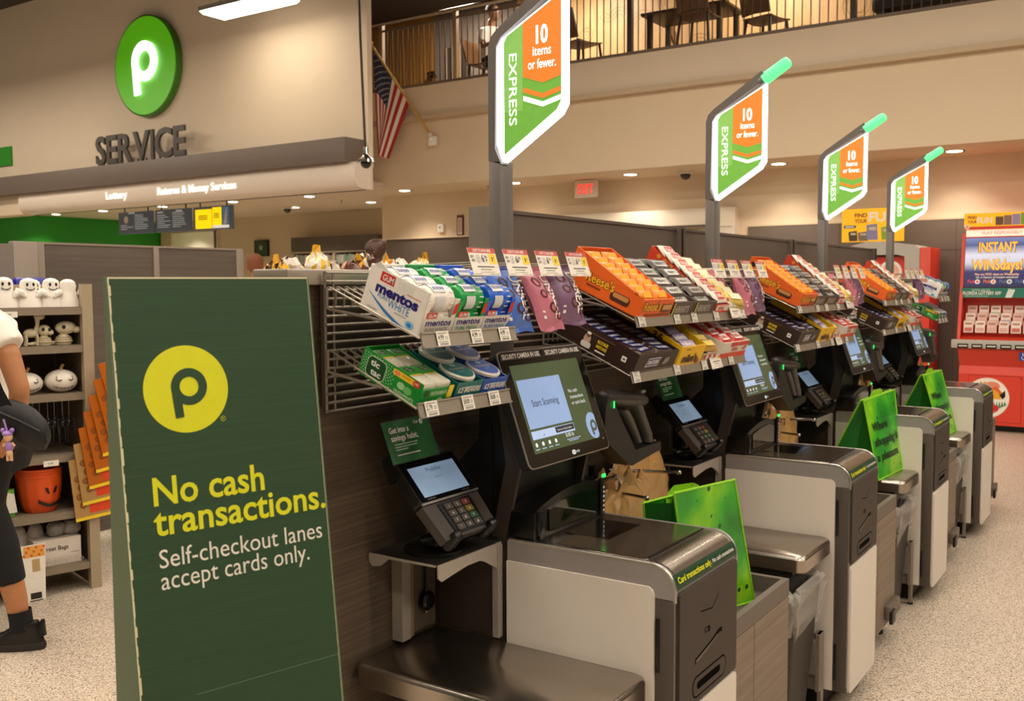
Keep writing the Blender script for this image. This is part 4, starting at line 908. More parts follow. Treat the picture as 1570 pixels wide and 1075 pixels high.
    b.T = front_T(x, y1, z1, A); b.text("m&m's", .03, .012, .026, mat('4a2a14', .5), .0006, 'L', .11, .04); b.disc(.145, .014, .011, mat('7a3a18', .4), .0008, 14); b.disc(.16, .01, .008, mat('c9641c', .4), .001, 12); b.rect(.035, .054, .07, .057, mat('8a5a10', .5), .0006)
    b.off(); b.build('carton', o)
    for q in range(7):
        item('mm', lambda: wrapper(.15, .05, .022, mat('4a2d1a', .35), mat('9a8ab0', .4), "m&m's", PAPER, 7), 'candy_packet', x, y1, z1, A, .092, .03+q*.032, .05+.007*q, random.uniform(-.08, .08), 'brown candy packet in yellow carton, '+lo, 'candy pack', 'packets in the yellow carton '+S, .4)
    # clear bags with gold twists
    x = 2.932+dx
    o = thing('gold_candy_tray', 'narrow clear tray of gold candies, '+lo, 'carton', (x, y1, z1))
    b = MB(); tray(b, x, y1, z1, A, .13, .25, .03, .045, mat('b8a684', .3), .003)
    b.T = front_T(x, y1, z1, A)
    for q in range(6): b.disc(.014+.02*q, .018, .0085, PAPER if q % 2 else RED, .0005, 10)
    b.off(); b.build('carton', o)
    for q in range(6):
        item('gd', lambda: wrapper(.11, .045, .03, GOLD, mat('e8cf6a', .3), None, None, 8), 'gold_candy_bag', x, y1, z1, A, .065, .03+q*.036, .04+.004*q, random.uniform(-.2, .2), 'gold candy bag in narrow clear tray, '+lo, 'candy pack', 'gold candy bags '+S, .4)
    x = 3.075+dx; W = .235
    o = thing('red_wafer_carton', 'white and red wafer bar carton, '+lo, 'carton', (x, y1, z1))
    b = MB(); tray(b, x, y1, z1, A, W, .24, .06, .06, mat('ded5c9', .5), .003)
    b.T = front_T(x, y1, z1, A); b.rect(.002, .002, W-.002, .02, mat('d8401c', .45), .0004); b.rect(.07, .044, W-.002, .058, RED, .0004); b.text('KitKat', .09, .026, .014, RED, .0006, 'L', .06, .02); b.poly([(W-.05, .03), (W-.02, .044), (W-.01, .036), (W-.03, .024)], mat('c9642a', .5), .0007)
    b.off(); b.build('carton', o)
    for r in range(2):
        for q in range(5):
            item('rw', lambda: wrapper(.108, .05, .018, mat('c8261c', .3), PAPER, 'KitKat', RED, 9), 'wafer_bar', x, y1, z1, A, .062+.112*r, .035+q*.043, .056, random.uniform(-.08, .08), 'red wafer bar in white red carton, '+lo, 'candy bar', 'red wafer bars '+S, .3)
for i in range(3): long_shelves(i)
# far end shelf with gum and mints
gum_display(6.96, 1.288, 1.399, 'on far end shelf by red machine', False)
shelf(6.945, 7.3, 1.262, 1.402, .4, 'farthest upper candy shelf, holding gum cartons', [(6.99, '4.99'), (7.1, '4.99'), (7.2, '4.99')])
mint_box(6.98, 1.295, 1.25, 'on the far end lower shelf')
tin_box(7.1, 1.295, 1.25, TEAL, 'teal', 'on the far end lower shelf'); tin_box(7.198, 1.295, 1.25, BLU2, 'blue', 'on the far end lower shelf')
shelf(6.965, 7.3, 1.272, 1.257, .44, 'farthest lower candy shelf, holding mint cartons', [(6.99, '2.79'), (7.1, ''), (7.2, '')])

# --- hanging snack bags, their pegs and price cards
CARDR = mat('c93a2a', .45); CARDY = mat('f2d018', .45)
def price_card(x, lab, y=1.262, z=1.53, w=.113, h=.064):
    o = thing('price_card', lab, 'price card', (x, y, z), 0, None)
    U = Vector((1, .06, 0)); V = Vector((-.14, .3, .95))
    b = MB(); b.on((x, y, z), U, V); b.prism([(0, 0), (w, 0), (w, h), (0, h)], -.0012, 0, mat('efe7dc', .35)); b.rect(0, h*.82, w, h, CARDR, .0003)
    b.text('LOVE TO SAVE HERE', w*.5, h*.86, h*.1, PAPER, .0007, 'C', w*.66, .02); b.rect(w*.7, h*.43, w*.97, h*.8, CARDY, .0004)
    b.text('6', w*.42, h*.5, h*.25, INK, .0007, 'L', w*.09, .01); b.text('00', w*.53, h*.62, h*.11, INK, .0007, 'L', w*.1); b.ring(w*.29, h*.6, h*.13, h*.145, GREYI, .0006, 18); b.text('2\nFOR', w*.29, h*.6, h*.07, INK, .0007, 'C', w*.06)
    b.text('BUY\nAND', w*.04, h*.64, h*.09, INK, .0007, 'L', w*.12, .02); b.text('1', w*.8, h*.52, h*.16, INK, .0007, 'L', w*.035); b.text('00', w*.86, h*.62, h*.07, INK, .0007, 'L', w*.05)
    b.rect(w*.2, h*.3, w*.82, h*.335, INK, .0006); b.rect(w*.3, h*.2, w*.7, h*.23, GREYI, .0006); b.rect(w*.25, h*.11, w*.78, h*.125, GREYI, .0006); b.rect(w*.03, h*.04, w*.3, h*.055, GREYI, .0006); b.rect(w*.6, h*.04, w*.96, h*.055, GREYI, .0006)
    b.off(); b.build('card', o)
    b = MB(); b.on((x, y, z), U, V); b.rect(-.002, -.002, w+.002, h+.003, mat('f4f2ee', .05, 0, 0, .0, 40, .04), .0016); b.off(); b.build('clear_sleeve', o)
def peg(x, lab):
    o = thing('peg_hook', lab, 'hook', (x, 1.535, 1.54), 0, 'bare peg hooks')
    for dz, y in ((0, 1.262), (.03, 1.268)):
        b = MB(); b.tube([(x, 1.536, 1.525+dz), (x, y+.02, 1.53+dz), (x, y+.006, 1.535+dz)], .0022, WIRE, 6); b.build('wire', o)
def snack_bag(x, y, z, w, h, m, mt, lab, lean, seed, fig):
    random.seed(seed)
    o = thing('snack_bag', lab, 'snack bag', (x, y, z), 0, None)
    nx, nz = 12, 16
    def P(u, v, s):
        d = .028*max(0, math.sin(math.pi*min(max((v-.08)/.84, 0), 1)))**.6*(max(0, math.sin(math.pi*u)))**.55
        return (x+(u-.5)*w*(1-.1*math.sin(math.pi*v))+lean*(v-.5)*h, y+s*d+(.04*(v-.5))+.0025*math.sin(9*u+seed)*math.sin(11*v), z+v*h+.003*math.sin(u*7+seed)*(1 if v > .9 or v < .1 else .3))
    b = MB()
    for s in (-1, 1):
        rows = [[P(i/nx, j/nz, s) for i in range(nx+1)] for j in range(nz+1)]
        if s > 0: rows = [r[::-1] for r in rows]
        b.loft(rows, m, True, False, False)
    def onf(u, v, e=.0012): p = P(u, v, -1); return (p[0], p[1]-e, p[2])
    vs, fs = text_geo('UNREAL', .02); xa = min(q[0] for q in vs); xb = max(q[0] for q in vs)
    b.add([onf(.56+.28*(q[1]/CAP), .88-.68*(q[0]-xa)/(xb-xa), .0016) for q in vs], fs, mt)
    if fig:
        for cu, cv, r in ((.3, .78, .1), (.62, .66, .12), (.82, .42, .13), (.52, .38, .12), (.78, .24, .1), (.34, .6, .09)):
            pts = [(onf(min(.97, max(.03, cu+k*r*1.2*math.cos(a))), cv+k*r*.75*math.sin(a), .001)) for a in [2*math.pi*q/18 for q in range(19)] for k in (.62, 1)]
            b.add(pts, [(2*q, 2*q+1, 2*q+3, 2*q+2) for q in range(18)], mat('5a2420', .5))
        b.add([onf(.14+.07*a, .2+.05*c, .001) for a, c in ((0, 0), (1, 0), (1, 1), (0, 1))], [(0, 1, 2, 3)], PAPER); b.add([onf(.14+.07*a, .3+.03*c, .001) for a, c in ((0, 0), (1, 0), (1, 1), (0, 1))], [(0, 1, 2, 3)], PAPER)
    b.build('bag_film', o, 80)
PINK = mat('c9788a', .35, ns=15); PURP = mat('7a5878', .35, ns=15); BLUB = mat('4a74c8', .35, ns=15)
for i in range(4):
    dx = SP*i-(.062 if i else 0)
    W = ('over the nearest kiosk', 'over the second kiosk', 'over the third kiosk', 'over the farthest kiosk')[i]
    for k, xx in enumerate((1.735, 1.872, 2.01, 2.153)):
        price_card(xx+dx, '%s of four red-topped price cards hanging %s' % (('leftmost', 'second from left', 'third from left', 'rightmost')[k], W))
    for k, xx in enumerate((1.80, 1.93, 2.06, 2.2)): peg(xx+dx, 'thin wire peg hook behind the %s price card %s' % (('leftmost', 'second', 'third', 'rightmost')[k], W))
    if i == 0: snack_bag(1.925, 1.30, 1.395, .13, .155, BLUB, PAPER, 'blue snack bag hanging right of the nearest gum cartons', -.2, 3, True)
    if i < 3:
        snack_bag(1.962+dx, 1.335, 1.405, .11, .15, PINK, PAPER, 'rear pink snack bag hanging %s' % W, -.2, 5+i, True)
        snack_bag(2.045+dx, 1.285, 1.395, .115, .155, PINK, PAPER, 'front pink snack bag hanging %s' % W, -.3, 15+i, True)
    snack_bag(2.165+dx, 1.29, 1.405, .145, .155, PURP, PAPER, 'purple snack bag hanging %s' % W, -.1, 25+i, True)
# low price cards clipped to the rails
for i in range(3):
    price_card(3.178+SP*i, 'red-topped price card clipped to the upper rail '+SEC[i], 1.232, 1.392, .105, .072)
    price_card(2.985+SP*i, 'red-topped price card clipped to the lower rail '+SEC[i], 1.222, 1.232, .105, .072)
# ------------------------------------------------------------------ loose checkout equipment
HB = mat('131110', .35); GREYB = mat('433b36', .4)
TSCR = mat('8aa5c4', .25, 0, .2)
o = thing('card_terminal', 'card terminal with lit blue screen on the nearest kiosk\'s side shelf', 'card terminal', (1.82, 1.45, .874))
b = MB(); b.lathe([(.075, 0), (.075, .008), (.05, .014), (.03, .02)], HB, 28, (1.825, 1.45, .8735)); b.box(1.79, 1.86, 1.42, 1.47, .885, .905, HB, .006); b.tube([(1.825, 1.45, .9), (1.825, 1.44, .95), (1.82, 1.42, .99)], .018, HB, 10)
b.tube([(1.76, 1.44, .91), (1.79, 1.4, .92), (1.83, 1.4, .93), (1.86, 1.42, .94)], .008, HB, 8); b.build('swivel_stand', o)
tO = Vector((1.733, 1.398, 1.012)); tU = Vector((1, 0, 0)); tV = Vector((0, .66, .75))
def term(): b = MB(); b.on(tO, tU, tV); return b
b = term(); b.prism(rr(-.022, -.005, .195, .118, .012), -.03, -.001, HB); b.prism([(-.03, .085), (.2, .085), (.17, .15), (-.005, .15)], -.045, -.012, HB); b.prism([(-.01, -.1), (.188, -.1), (.195, -.005), (-.02, -.005)], -.03, -.006, GREYB)
b.prism([(-.02, -.005), (.195, -.005), (.195, .0), (-.02, .0)], -.004, .001, SILV); b.off(); b.build('housing', o)
b = term(); b.rrect(-.018, .002, .19, .114, .008, mat('0b0a0a', .12), 0); b.rect(0, .012, .172, .093, TSCR, .0006); b.text('Publix', .086, .074, .011, mat('3c4f70', .4), .001, 'C', .055); b.text('welcome', .086, .055, .004, mat('5a6f90', .4), .001, 'C', .03); b.text('verifone', .005, .005, .004, SILV, .0008, 'L', .03); b.text('engage', .135, .005, .004, SILV, .0008, 'L', .03); b.off(); b.build('screen', o)
b = term(); b.prism([(.035, -.092), (.15, -.092), (.155, -.01), (.03, -.01)], -.008, -.003, HB)
KEY = mat('4a423c', .4)
for r in range(4):
    for c in range(3):
        m = KEY if c < 2 else (mat('6e2f28', .4), mat('756a2c', .4), mat('2f5236', .4), KEY)[r]
        b.prism(rr(.045+.032*c, -.032-.0185*r, .072+.032*c, -.0165-.0185*r, .002, 2), -.003, .001, m); b.text('1 2 3 4 5 6 7 8 9 * 0 #'.split()[r*3+c], .0585+.032*c, -.028-.0185*r, .007, PAPER, .0012, 'C')
b.off(); b.build('keypad', o)
for u in (.02, .16):
    b = term(); b.T = term().T @ Matrix.Translation((u, -.1, -.02)); b.lathe([(.014, -.02), (.016, 0), (.012, .03), (.003, .036)], HB, 14); b.off(); b.build('guard_peg', o)
b = MB(); b.tube([(1.9, 1.34, .94), (1.93, 1.38, .91), (1.9, 1.42, .89)], .006, HB, 8); b.build('cable', o)
for i in (1, 2, 3): dup(o, (1.82+SP*i, 1.45, .874), 'card terminal on the side shelf of the %s kiosk' % WHICH[i])
o = thing('sign_card', 'small green savings sign card above the nearest card terminal', 'sign', (1.72, 1.42, 1.1))
cO = Vector((1.685, 1.458, 1.1)); cV = Vector((-.008, .035, .093))
b = MB(); b.on(cO, (1, .03, 0), cV); b.prism([(0, 0), (.174, 0), (.174, .1), (0, .1)], -.002, 0, mat('0a5a24', .25)); b.text('Get into a', .018, .071, .0135, PAPER, .0006, 'L', .072, .012); b.text('savings habit.', .018, .052, .0135, PAPER, .0006, 'L', .1, .012)
for q, (w, m) in enumerate(((.085, 'b7d3bd'), (.08, 'b7d3bd'), (.045, 'b7d3bd'), (0, ''), (.085, 'efe9e0'))):
    if w: b.rect(.024, .042-.0062*q, .024+w, .0442-.0062*q, mat(m, .5), .0006)
b.text('Club', .113, .085, .0075, PAPER, .0006, 'L', .018); b.disc(.142, .088, .0065, PAPER, .0006, 18); logo_p(b, .142, .088, .0065, None, mat('0a5a24', .25), .001); b.off(); b.build('card', o)
b = MB(); b.on(cO, (1, .03, 0), cV); b.rect(-.003, -.003, .177, .103, mat('f4f2ee', .04, 0, 0, 0, 40, .03), .0018); b.off(); b.build('clear_sleeve', o)
b = MB(); b.box(1.74, 1.82, 1.472, 1.49, 1.03, 1.12, HB); b.build('bracket', o)
for i in (1, 2, 3): dup(o, (1.72+SP*i, 1.42, 1.1), 'small green savings sign card above the %s card terminal' % WHICH[i])
# hand scanner standing in its cradle
HS = mat('332d2a', .35); HS2 = mat('4a433e', .42)
o = thing('handheld_scanner', 'black hand scanner in its cradle right of the nearest screen', 'scanner', (2.46, 1.3, 1.03))
def chain(b, pts, m, n=14):   # pts: (x,y,z, rx, ry) elliptical sections stacked along the path
    rings = [[(p[0]+p[3]*math.cos(2*math.pi*i/n), p[1]+p[4]*math.sin(2*math.pi*i/n), p[2]) for i in range(n)] for p in pts]; b.loft(rings, m)
b = MB(); chain(b, [(2.665, 1.3, 1.034, .022, .019), (2.655, 1.3, 1.06, .024, .02), (2.625, 1.302, 1.1, .027, .022), (2.595, 1.304, 1.135, .032, .026), (2.56, 1.305, 1.16, .05, .034)], HS2); b.build('handle', o)
b = MB(); rings = []
for t, ry, rz in ((-.128, .01, .01), (-.12, .026, .02), (-.08, .034, .026), (-.02, .038, .029), (.05, .04, .028), (.1, .036, .024), (.12, .028, .018), (.126, .012, .01)):
    rings.append([(2.51+t, 1.305+ry*math.cos(a), 1.178-.12*t+rz*math.sin(a)) for a in [2*math.pi*i/16 for i in range(16)]])
b.loft(rings, HS); b.box(2.6, 2.63, 1.285, 1.325, 1.186, 1.196, mat('8a827a', .2), .003); b.build('head', o)
b = MB(); chain(b, [(2.575, 1.285, 1.045, .016, .012), (2.545, 1.285, 1.08, .02, .014), (2.51, 1.285, 1.12, .022, .016), (2.48, 1.288, 1.15, .024, .018)], HS2); b.build('trigger', o)
b = MB(); b.box(2.4, 2.404, 1.27, 1.274, 1.165, 1.185, LED, .0015); b.build('status_light', o)
for i in (1, 2, 3): dup(o, (2.46+SP*i, 1.3, 1.03), 'black hand scanner in its cradle at the %s kiosk' % WHICH[i])

# bag racks with brown bags
KRAFT = mat('bd915a', .26, n=.2, ns=14)
def bag_rack(i):
    dx = SP*i
    o = thing('bag_rack', 'chrome bag hook rack right of the %s kiosk' % WHICH[i], 'rack', (2.75+dx, 1.45, .6))
    b = MB(); b.tube([(2.72+dx, 1.52, .55), (2.72+dx, 1.52, .93)], .012, BLACK, 10); b.box(2.6+dx, 2.9+dx, 1.51, 1.53, .86, .9, BLACK); b.build('upright', o)
    for p, q in (((2.62, 1.5, .885), (2.605, 1.27, .875)), ((2.82, 1.51, .9), (2.88, 1.29, .905)), ((2.58, 1.51, .88), (2.575, 1.36, .935)), ((2.56, 1.5, .84), (2.47, 1.33, .82))):
        b = MB(); b.tube([(p[0]+dx, p[1], p[2]), (q[0]+dx, q[1], q[2])], .005, CHROME, 8); b.sphere((q[0]+dx, q[1], q[2]), .0085, CHROME, 12, 8); b.build('hook', o)
def kraft(cx, cy, z0, z1, w, d, seed, lab):
    random.seed(seed); b = MB(); n = 54; rows = []; K = 15
    ph = [random.uniform(0, 6.28) for _ in range(8)]
    for j in range(K+1):
        v = j/K; z = z0+(z1-z0)*v; pinch = 1-.35*v**2.2; rows.append([])
        for i in range(n):
            a = 2*math.pi*i/n
            fold = abs(math.sin(4.5*a+ph[0]+1.6*v))*.1+abs(math.sin(8*a+ph[1]-5*v))*.07+abs(math.sin(3*a-7*v+ph[2]))*.08
            cr = .9+fold; f = .004+.006*v
            drop = -.03*abs(math.cos(a))*v
            rows[-1].append((cx+w/2*pinch*cr*math.cos(a)+random.uniform(-f, f)*.6, cy+d/2*pinch*cr*math.sin(a)+random.uniform(-f, f)*.5, z+drop+.02*math.sin(5*a+ph[3])*v+random.uniform(-f, f)*.8))
    rows.append([(cx+(p[0]-cx)*.86+random.uniform(-.008, .008), cy+(p[1]-cy)*.8, p[2]+(.016 if i % 4 < 2 else .004)+random.uniform(0, .008)) for i, p in enumerate(rows[-1])])
    rows.append([(cx+(p[0]-cx)*.55, cy+(p[1]-cy)*.5, z1-.06) for p in rows[-2]])
    b.loft(rows, KRAFT, True, True); o = b.build('brown_bag_bundle', None, 24, (cx, cy, z0)); return tag(o, lab, 'bag')
for i in range(3):
    dx = SP*i; bag_rack(i)
    if i < 2:
        kraft(2.68+dx, 1.4, .7, .915, .42, .13, 31+i, 'front crumpled brown bag bundle on the rack right of the %s kiosk' % WHICH[i])
        kraft(2.95+dx, 1.475, .72, .955, .42, .11, 51+i, 'rear crumpled brown bag bundle on the rack right of the %s kiosk' % WHICH[i])
    else: kraft(2.78+dx, 1.42, .74, .97, .2, .12, 77, 'peaked brown bag bundle behind the upright green bag at the third kiosk')
bag_rack(3); kraft(2.72+SP*3, 1.42, .74, .96, .2, .12, 81, 'brown bag bundle on the rack right of the farthest kiosk')

# green reusable shopping bags
def green_mat():
    M, nt, b = nodes('green_print', .38)
    tc = nt.nodes.new('ShaderNodeTexCoord'); n1 = nt.nodes.new('ShaderNodeTexNoise'); n1.inputs['Scale'].default_value = 5; n1.inputs['Detail'].default_value = 3
    cr = ramp(nt, [(.3, '0b7a1a'), (.48, '2fa81a'), (.62, '7cc814'), (.75, 'b4dc1e')])
    nt.links.new(tc.outputs['Object'], n1.inputs['Vector']); nt.links.new(n1.outputs['Fac'], cr.inputs[0])
    v = nt.nodes.new('ShaderNodeTexVoronoi'); v.inputs['Scale'].default_value = 26; nt.links.new(tc.outputs['Object'], v.inputs['Vector'])
    n2 = nt.nodes.new('ShaderNodeTexNoise'); n2.inputs['Scale'].default_value = 7; nt.links.new(tc.outputs['Object'], n2.inputs['Vector'])
    a = nt.nodes.new('ShaderNodeMath'); a.operation = 'LESS_THAN'; a.inputs[1].default_value = .2; nt.links.new(v.outputs['Distance'], a.inputs[0])
    g = nt.nodes.new('ShaderNodeMath'); g.operation = 'GREATER_THAN'; g.inputs[1].default_value = .52; nt.links.new(n2.outputs['Fac'], g.inputs[0])
    m = nt.nodes.new('ShaderNodeMath'); m.operation = 'MULTIPLY'; nt.links.new(a.outputs[0], m.inputs[0]); nt.links.new(g.outputs[0], m.inputs[1])
    mx = nt.nodes.new('ShaderNodeMix'); mx.data_type = 'RGBA'; mx.inputs[7].default_value = (.004, .07, .012, 1)
    nt.links.new(m.outputs[0], mx.inputs[0]); nt.links.new(cr.outputs[0], mx.inputs[6]); nt.links.new(mx.outputs[2], b.inputs['Base Color'])
    return M
GPRINT = green_mat(); GIN = mat('0c6a18', .5); GTRIM = mat('8ed01c', .45); GDK = mat('032a0a', .5)
def lerp(a, b, t): return tuple(a[i]+(b[i]-a[i])*t for i in range(3))
def shopping_bag(bf, bb, tf, tb, lab, txt, sag=0.):
    """bf/bb: bottom front/back (left,right) corners, tf/tb: top front/back corners"""
    c = lerp(lerp(bf[0], bf[1], .5), lerp(bb[0], bb[1], .5), .5)
    o = thing('shopping_bag', lab, 'shopping bag', c)
    N = 8
    def panel(a0, a1, t0, t1, m, bow):
        b = MB(); rows = []
        A = Vector(a0); nrm = (Vector(a1)-A).cross(Vector(t0)-A).normalized()
        for j in range(N+1):
            l = Vector(lerp(a0, t0, j/N)); r = Vector(lerp(a1, t1, j/N))
            rows.append([tuple(l.lerp(r, i/N)+nrm*bow*math.sin(math.pi*i/N)*math.sin(math.pi*j/N*.9+.15)) for i in range(N+1)])
        b.loft(rows, m, True, False, False); return b, nrm
    b, n = panel(bf[0], bf[1], tf[0], tf[1], GPRINT, .012)
    if txt:
        for k, t in enumerate(('Where', 'shopping is', 'a pleasure.')):
            vs, fs = text_geo(t, .03); xa = min(v[0] for v in vs); xb = max(v[0] for v in vs); w_ = (.44, .82, .8)[k]
            out = []
            for v in vs:
                u = .08+w_*(v[0]-xa)/(xb-xa); q_ = .6-.19*k+.1*v[1]/CAP
                p = Vector(lerp(bf[0], tf[0], q_)).lerp(Vector(lerp(bf[1], tf[1], q_)), u)+n*(.012*math.sin(math.pi*u)*math.sin(math.pi*q_*.9+.15)+.0025); out.append(tuple(p))
            b.add(out, fs, GDK)
    b.build('front_panel', o)
    b, n = panel(bb[1], bb[0], tb[1], tb[0], GPRINT, .01); b.build('back_panel', o)
    for s in (0, 1):
        mid_b = lerp(bf[s], bb[s], .5); mid_t = lerp(tf[s], tb[s], .5)
        inn = (Vector(bf[1-s])-Vector(bf[s])).normalized()*.05; mt = tuple(Vector(mid_t)+inn+Vector((0, 0, -.02)))
        b = MB()
        for e0, e1 in ((bf[s], tf[s]), (bb[s], tb[s])): b.add([e0, mid_b, mt, e1], [(0, 1, 2, 3)], GIN, True)
        b.build('gusset', o)
    b = MB(); b.add([bf[0], bf[1], bb[1], bb[0]], [(0, 1, 2, 3)], GIN); b.build('base', o)
    b = MB()
    for p, q in ((bf[0], tf[0]), (bf[1], tf[1]), (tf[0], tf[1]), (tb[0], tb[1]), (bb[0], tb[0]), (bf[0], bf[1])): b.tube([p, lerp(p, q, .5), q], .0035, GTRIM, 6)
    b.build('edge_binding', o)
    b = MB()
    for t0, t1 in ((tb[0], tb[1]),):
        a = lerp(t0, t1, .3); d = lerp(t0, t1, .7); up = .05
        pts = [(a[0], a[1], a[2]-.06), a, (a[0]*.7+d[0]*.3, a[1], a[2]+up*.3), (a[0]*.3+d[0]*.7, d[1], d[2]+up*.3), d, (d[0], d[1], d[2]-.06)]
        for k in range(len(pts)-1):
            p, q = Vector(pts[k]), Vector(pts[k+1]); w = (q-p).cross(Vector((0, 1, 0))).normalized()*.011
            b.add([tuple(p-w), tuple(p+w), tuple(q+w), tuple(q-w)], [(0, 1, 2, 3)], GTRIM, True)
    b.build('handle', o); return o
shopping_bag([(2.57, 1.11, .551), (2.82, 1.015, .551)], [(2.6, 1.25, .551), (2.86, 1.15, .551)], [(2.4, 1.09, .948), (2.7, 1.035, .94)], [(2.44, 1.2, .9), (2.79, 1.115, .905)], 'green speckled shopping bag standing open in the nearest wood cabinet tray', False)
shopping_bag([(4.48, 1.05, .632), (4.83, 1.025, .632)], [(4.49, 1.3, .632), (4.84, 1.27, .632)], [(4.455, 1.115, .985), (4.86, 1.075, 1.0)], [(4.46, 1.13, .985), (4.865, 1.09, 1.0)], 'lettered green shopping bag standing on the third kiosk\'s bagging shelf', True)
shopping_bag([(5.92, 1.05, .632), (6.26, 1.03, .632)], [(5.93, 1.33, .632), (6.27, 1.3, .632)], [(5.84, 1.14, .985), (6.2, 1.11, .99)], [(5.845, 1.155, .985), (6.2, 1.125, .99)], 'small looking green shopping bag on the farthest kiosk\'s bagging shelf', True)

# ------------------------------------------------------------------ green cardboard board in front
def board_mat():
    M, nt, b = nodes('printed_cardboard', .6)
    mp = mapped(nt, (5, 5, 420)); n1 = nt.nodes.new('ShaderNodeTexNoise'); n1.inputs['Scale'].default_value = 1; n1.inputs['Detail'].default_value = 5
    nt.links.new(mp.outputs[0], n1.inputs['Vector']); cr = ramp(nt, [(.3, '1f3d22'), (.7, '254627')]); nt.links.new(n1.outputs['Fac'], cr.inputs[0]); nt.links.new(cr.outputs[0], b.inputs['Base Color'])
    return M
BOARD = board_mat(); KEDGE = mat('d5cba6', .7); BSIDE = mat('5a6b4e', .6)
bd = Vector((math.cos(math.radians(15)), -math.sin(math.radians(15)), 0)); bn = Vector((-math.sin(math.radians(15)), -math.cos(math.radians(15)), 0))
BL = Vector((.979, 1.349, 0.001)); bV = Vector((.03365, .1256, .9915)); BWd, BHt = .392, 1.538
o = thing('standee_board', 'tall dark green cardboard board saying no cash, in the left foreground', 'sign', tuple(BL))
b = MB(); b.on(BL, bd, bV); b.prism([(0, 0), (BWd, 0), (BWd, BHt), (0, BHt)], -.005, 0, KEDGE); b.rect(.0025, .0, BWd-.001, BHt-.003, BOARD, .0004)
z = .001; LIMEB = mat('d6d618', .5); TXW = mat('e3dcd0', .5)
logo_p(b, .126, 1.333, .0795, LIMEB, BOARD, z); b.ring(.191, 1.273, .0042, .005, LIMEB, z, 18); b.text('R', .191, 1.2705, .0045, LIMEB, z, 'C')
b.text('No cash', .05, 1.131, .048, LIMEB, z, 'L', .213, .018); b.text('transactions.', .047, 1.078, .047, LIMEB, z, 'L', .343, .018)
b.text('Self-checkout lanes', .052, 1.02, .032, TXW, z, 'L', .325); b.text('accept cards only.', .052, .982, .032, TXW, z, 'L', .293)
b.rect(.1, .786, BWd-.002, .7872, mat('5f7a55', .5), z); b.off(); b.build('front_face', o)
for s in (0, 1):
    f0 = BL+bd*(BWd*s); f1 = f0+bV*BHt; back = Vector((f1.x, f1.y, 0))-bn*.012
    b = MB(); n = bd*(.003 if s else -.003)
    bk1 = f1-bn*.012
    pts = [f0, f1, bk1, Vector((back.x, back.y, 0.001))]
    b.add([tuple(p) for p in pts]+[tuple(p+n) for p in pts], [(0, 1, 2, 3), (7, 6, 5, 4), (0, 4, 5, 1), (1, 5, 6, 2), (2, 6, 7, 3), (3, 7, 4, 0)], BSIDE); b.build('side_wing', o)
b = MB()
for k in range(46):
    q = BL+bd*.001+bV*(.02+.033*k); w = .0022 if k % 3 else .0034
    b.on(q, bd, bV); b.box(-.0012, w, 0, .018 if k % 4 else .03, .0004, .0012, KEDGE)
b.off(); k_ = b.build('torn_edge', o); k_['kind'] = 'stuff'
# ------------------------------------------------------------------ halloween shelf unit at the left
HD = Vector((math.cos(math.radians(15)), -math.sin(math.radians(15)), 0)); HN = Vector((-math.sin(math.radians(15)), -math.cos(math.radians(15)), 0)); HP = Vector((2.855, 4.432, 0))
def hs(s, z, off=0.): return HP+HD*s+HN*off+Vector((0, 0, z))          # s along the front (right positive), off toward the camera
HR = math.radians(-15)
def hbox(b, s0, s1, o0, o1, z0, z1, m, bev=0.):                         # o measured from the front, positive into the shelf
    b.on(HP, HD, -HN); b.box(s0, s1, o0, o1, z0, z1, m, bev); b.off()
SHB = mat('8b7d6b', .5, .1); POSTB = mat('a8977c', .5)
o = thing('display_shelf_unit', 'tan metal shelf unit full of halloween goods at the left edge', 'shelf unit', tuple(hs(-.5, 0)))
for s in (-.015, -1.2):
    b = MB(); hbox(b, s-.018, s+.032, -.01, .03, .0, 1.52, POSTB); hbox(b, s-.012, s+.024, .03, .48, .02, 1.5, mat('6b5c4a', .6)); b.build('side_post', o)
b = MB(); hbox(b, -1.2, -.03, .47, .49, .05, 1.52, mat('5a4b3b', .7)); b.build('back_panel', o)
b = MB(); hbox(b, -1.2, -.0, .44, .47, 1.49, 1.52, POSTB); b.build('top_rail', o)
SZ = (1.408, 1.222, .988, .688, .405, .14)
for z in SZ:
    b = MB(); hbox(b, -1.18, -.034, .0, .46, z-.012, z-.001, SHB); hbox(b, -1.18, -.034, -.004, .004, z-.036, z-.001, SHB); b.build('shelf_board', o)
for s, z in ((-.36, 1.39), (-.2, .665), (-.55, .14)):
    b = MB(); b.on(hs(s, z-.012, .006), HD, (0, 0, 1)); b.rect(-.035, -.014, .035, .014, LBLP, 0); b.text('4.99', -.015, -.004, .009, INK, .0005, 'L', .024); b.off(); b.build('price_ticket', o)
FABW = mat('e9e2d8', .8); EYE = mat('15120f', .5)
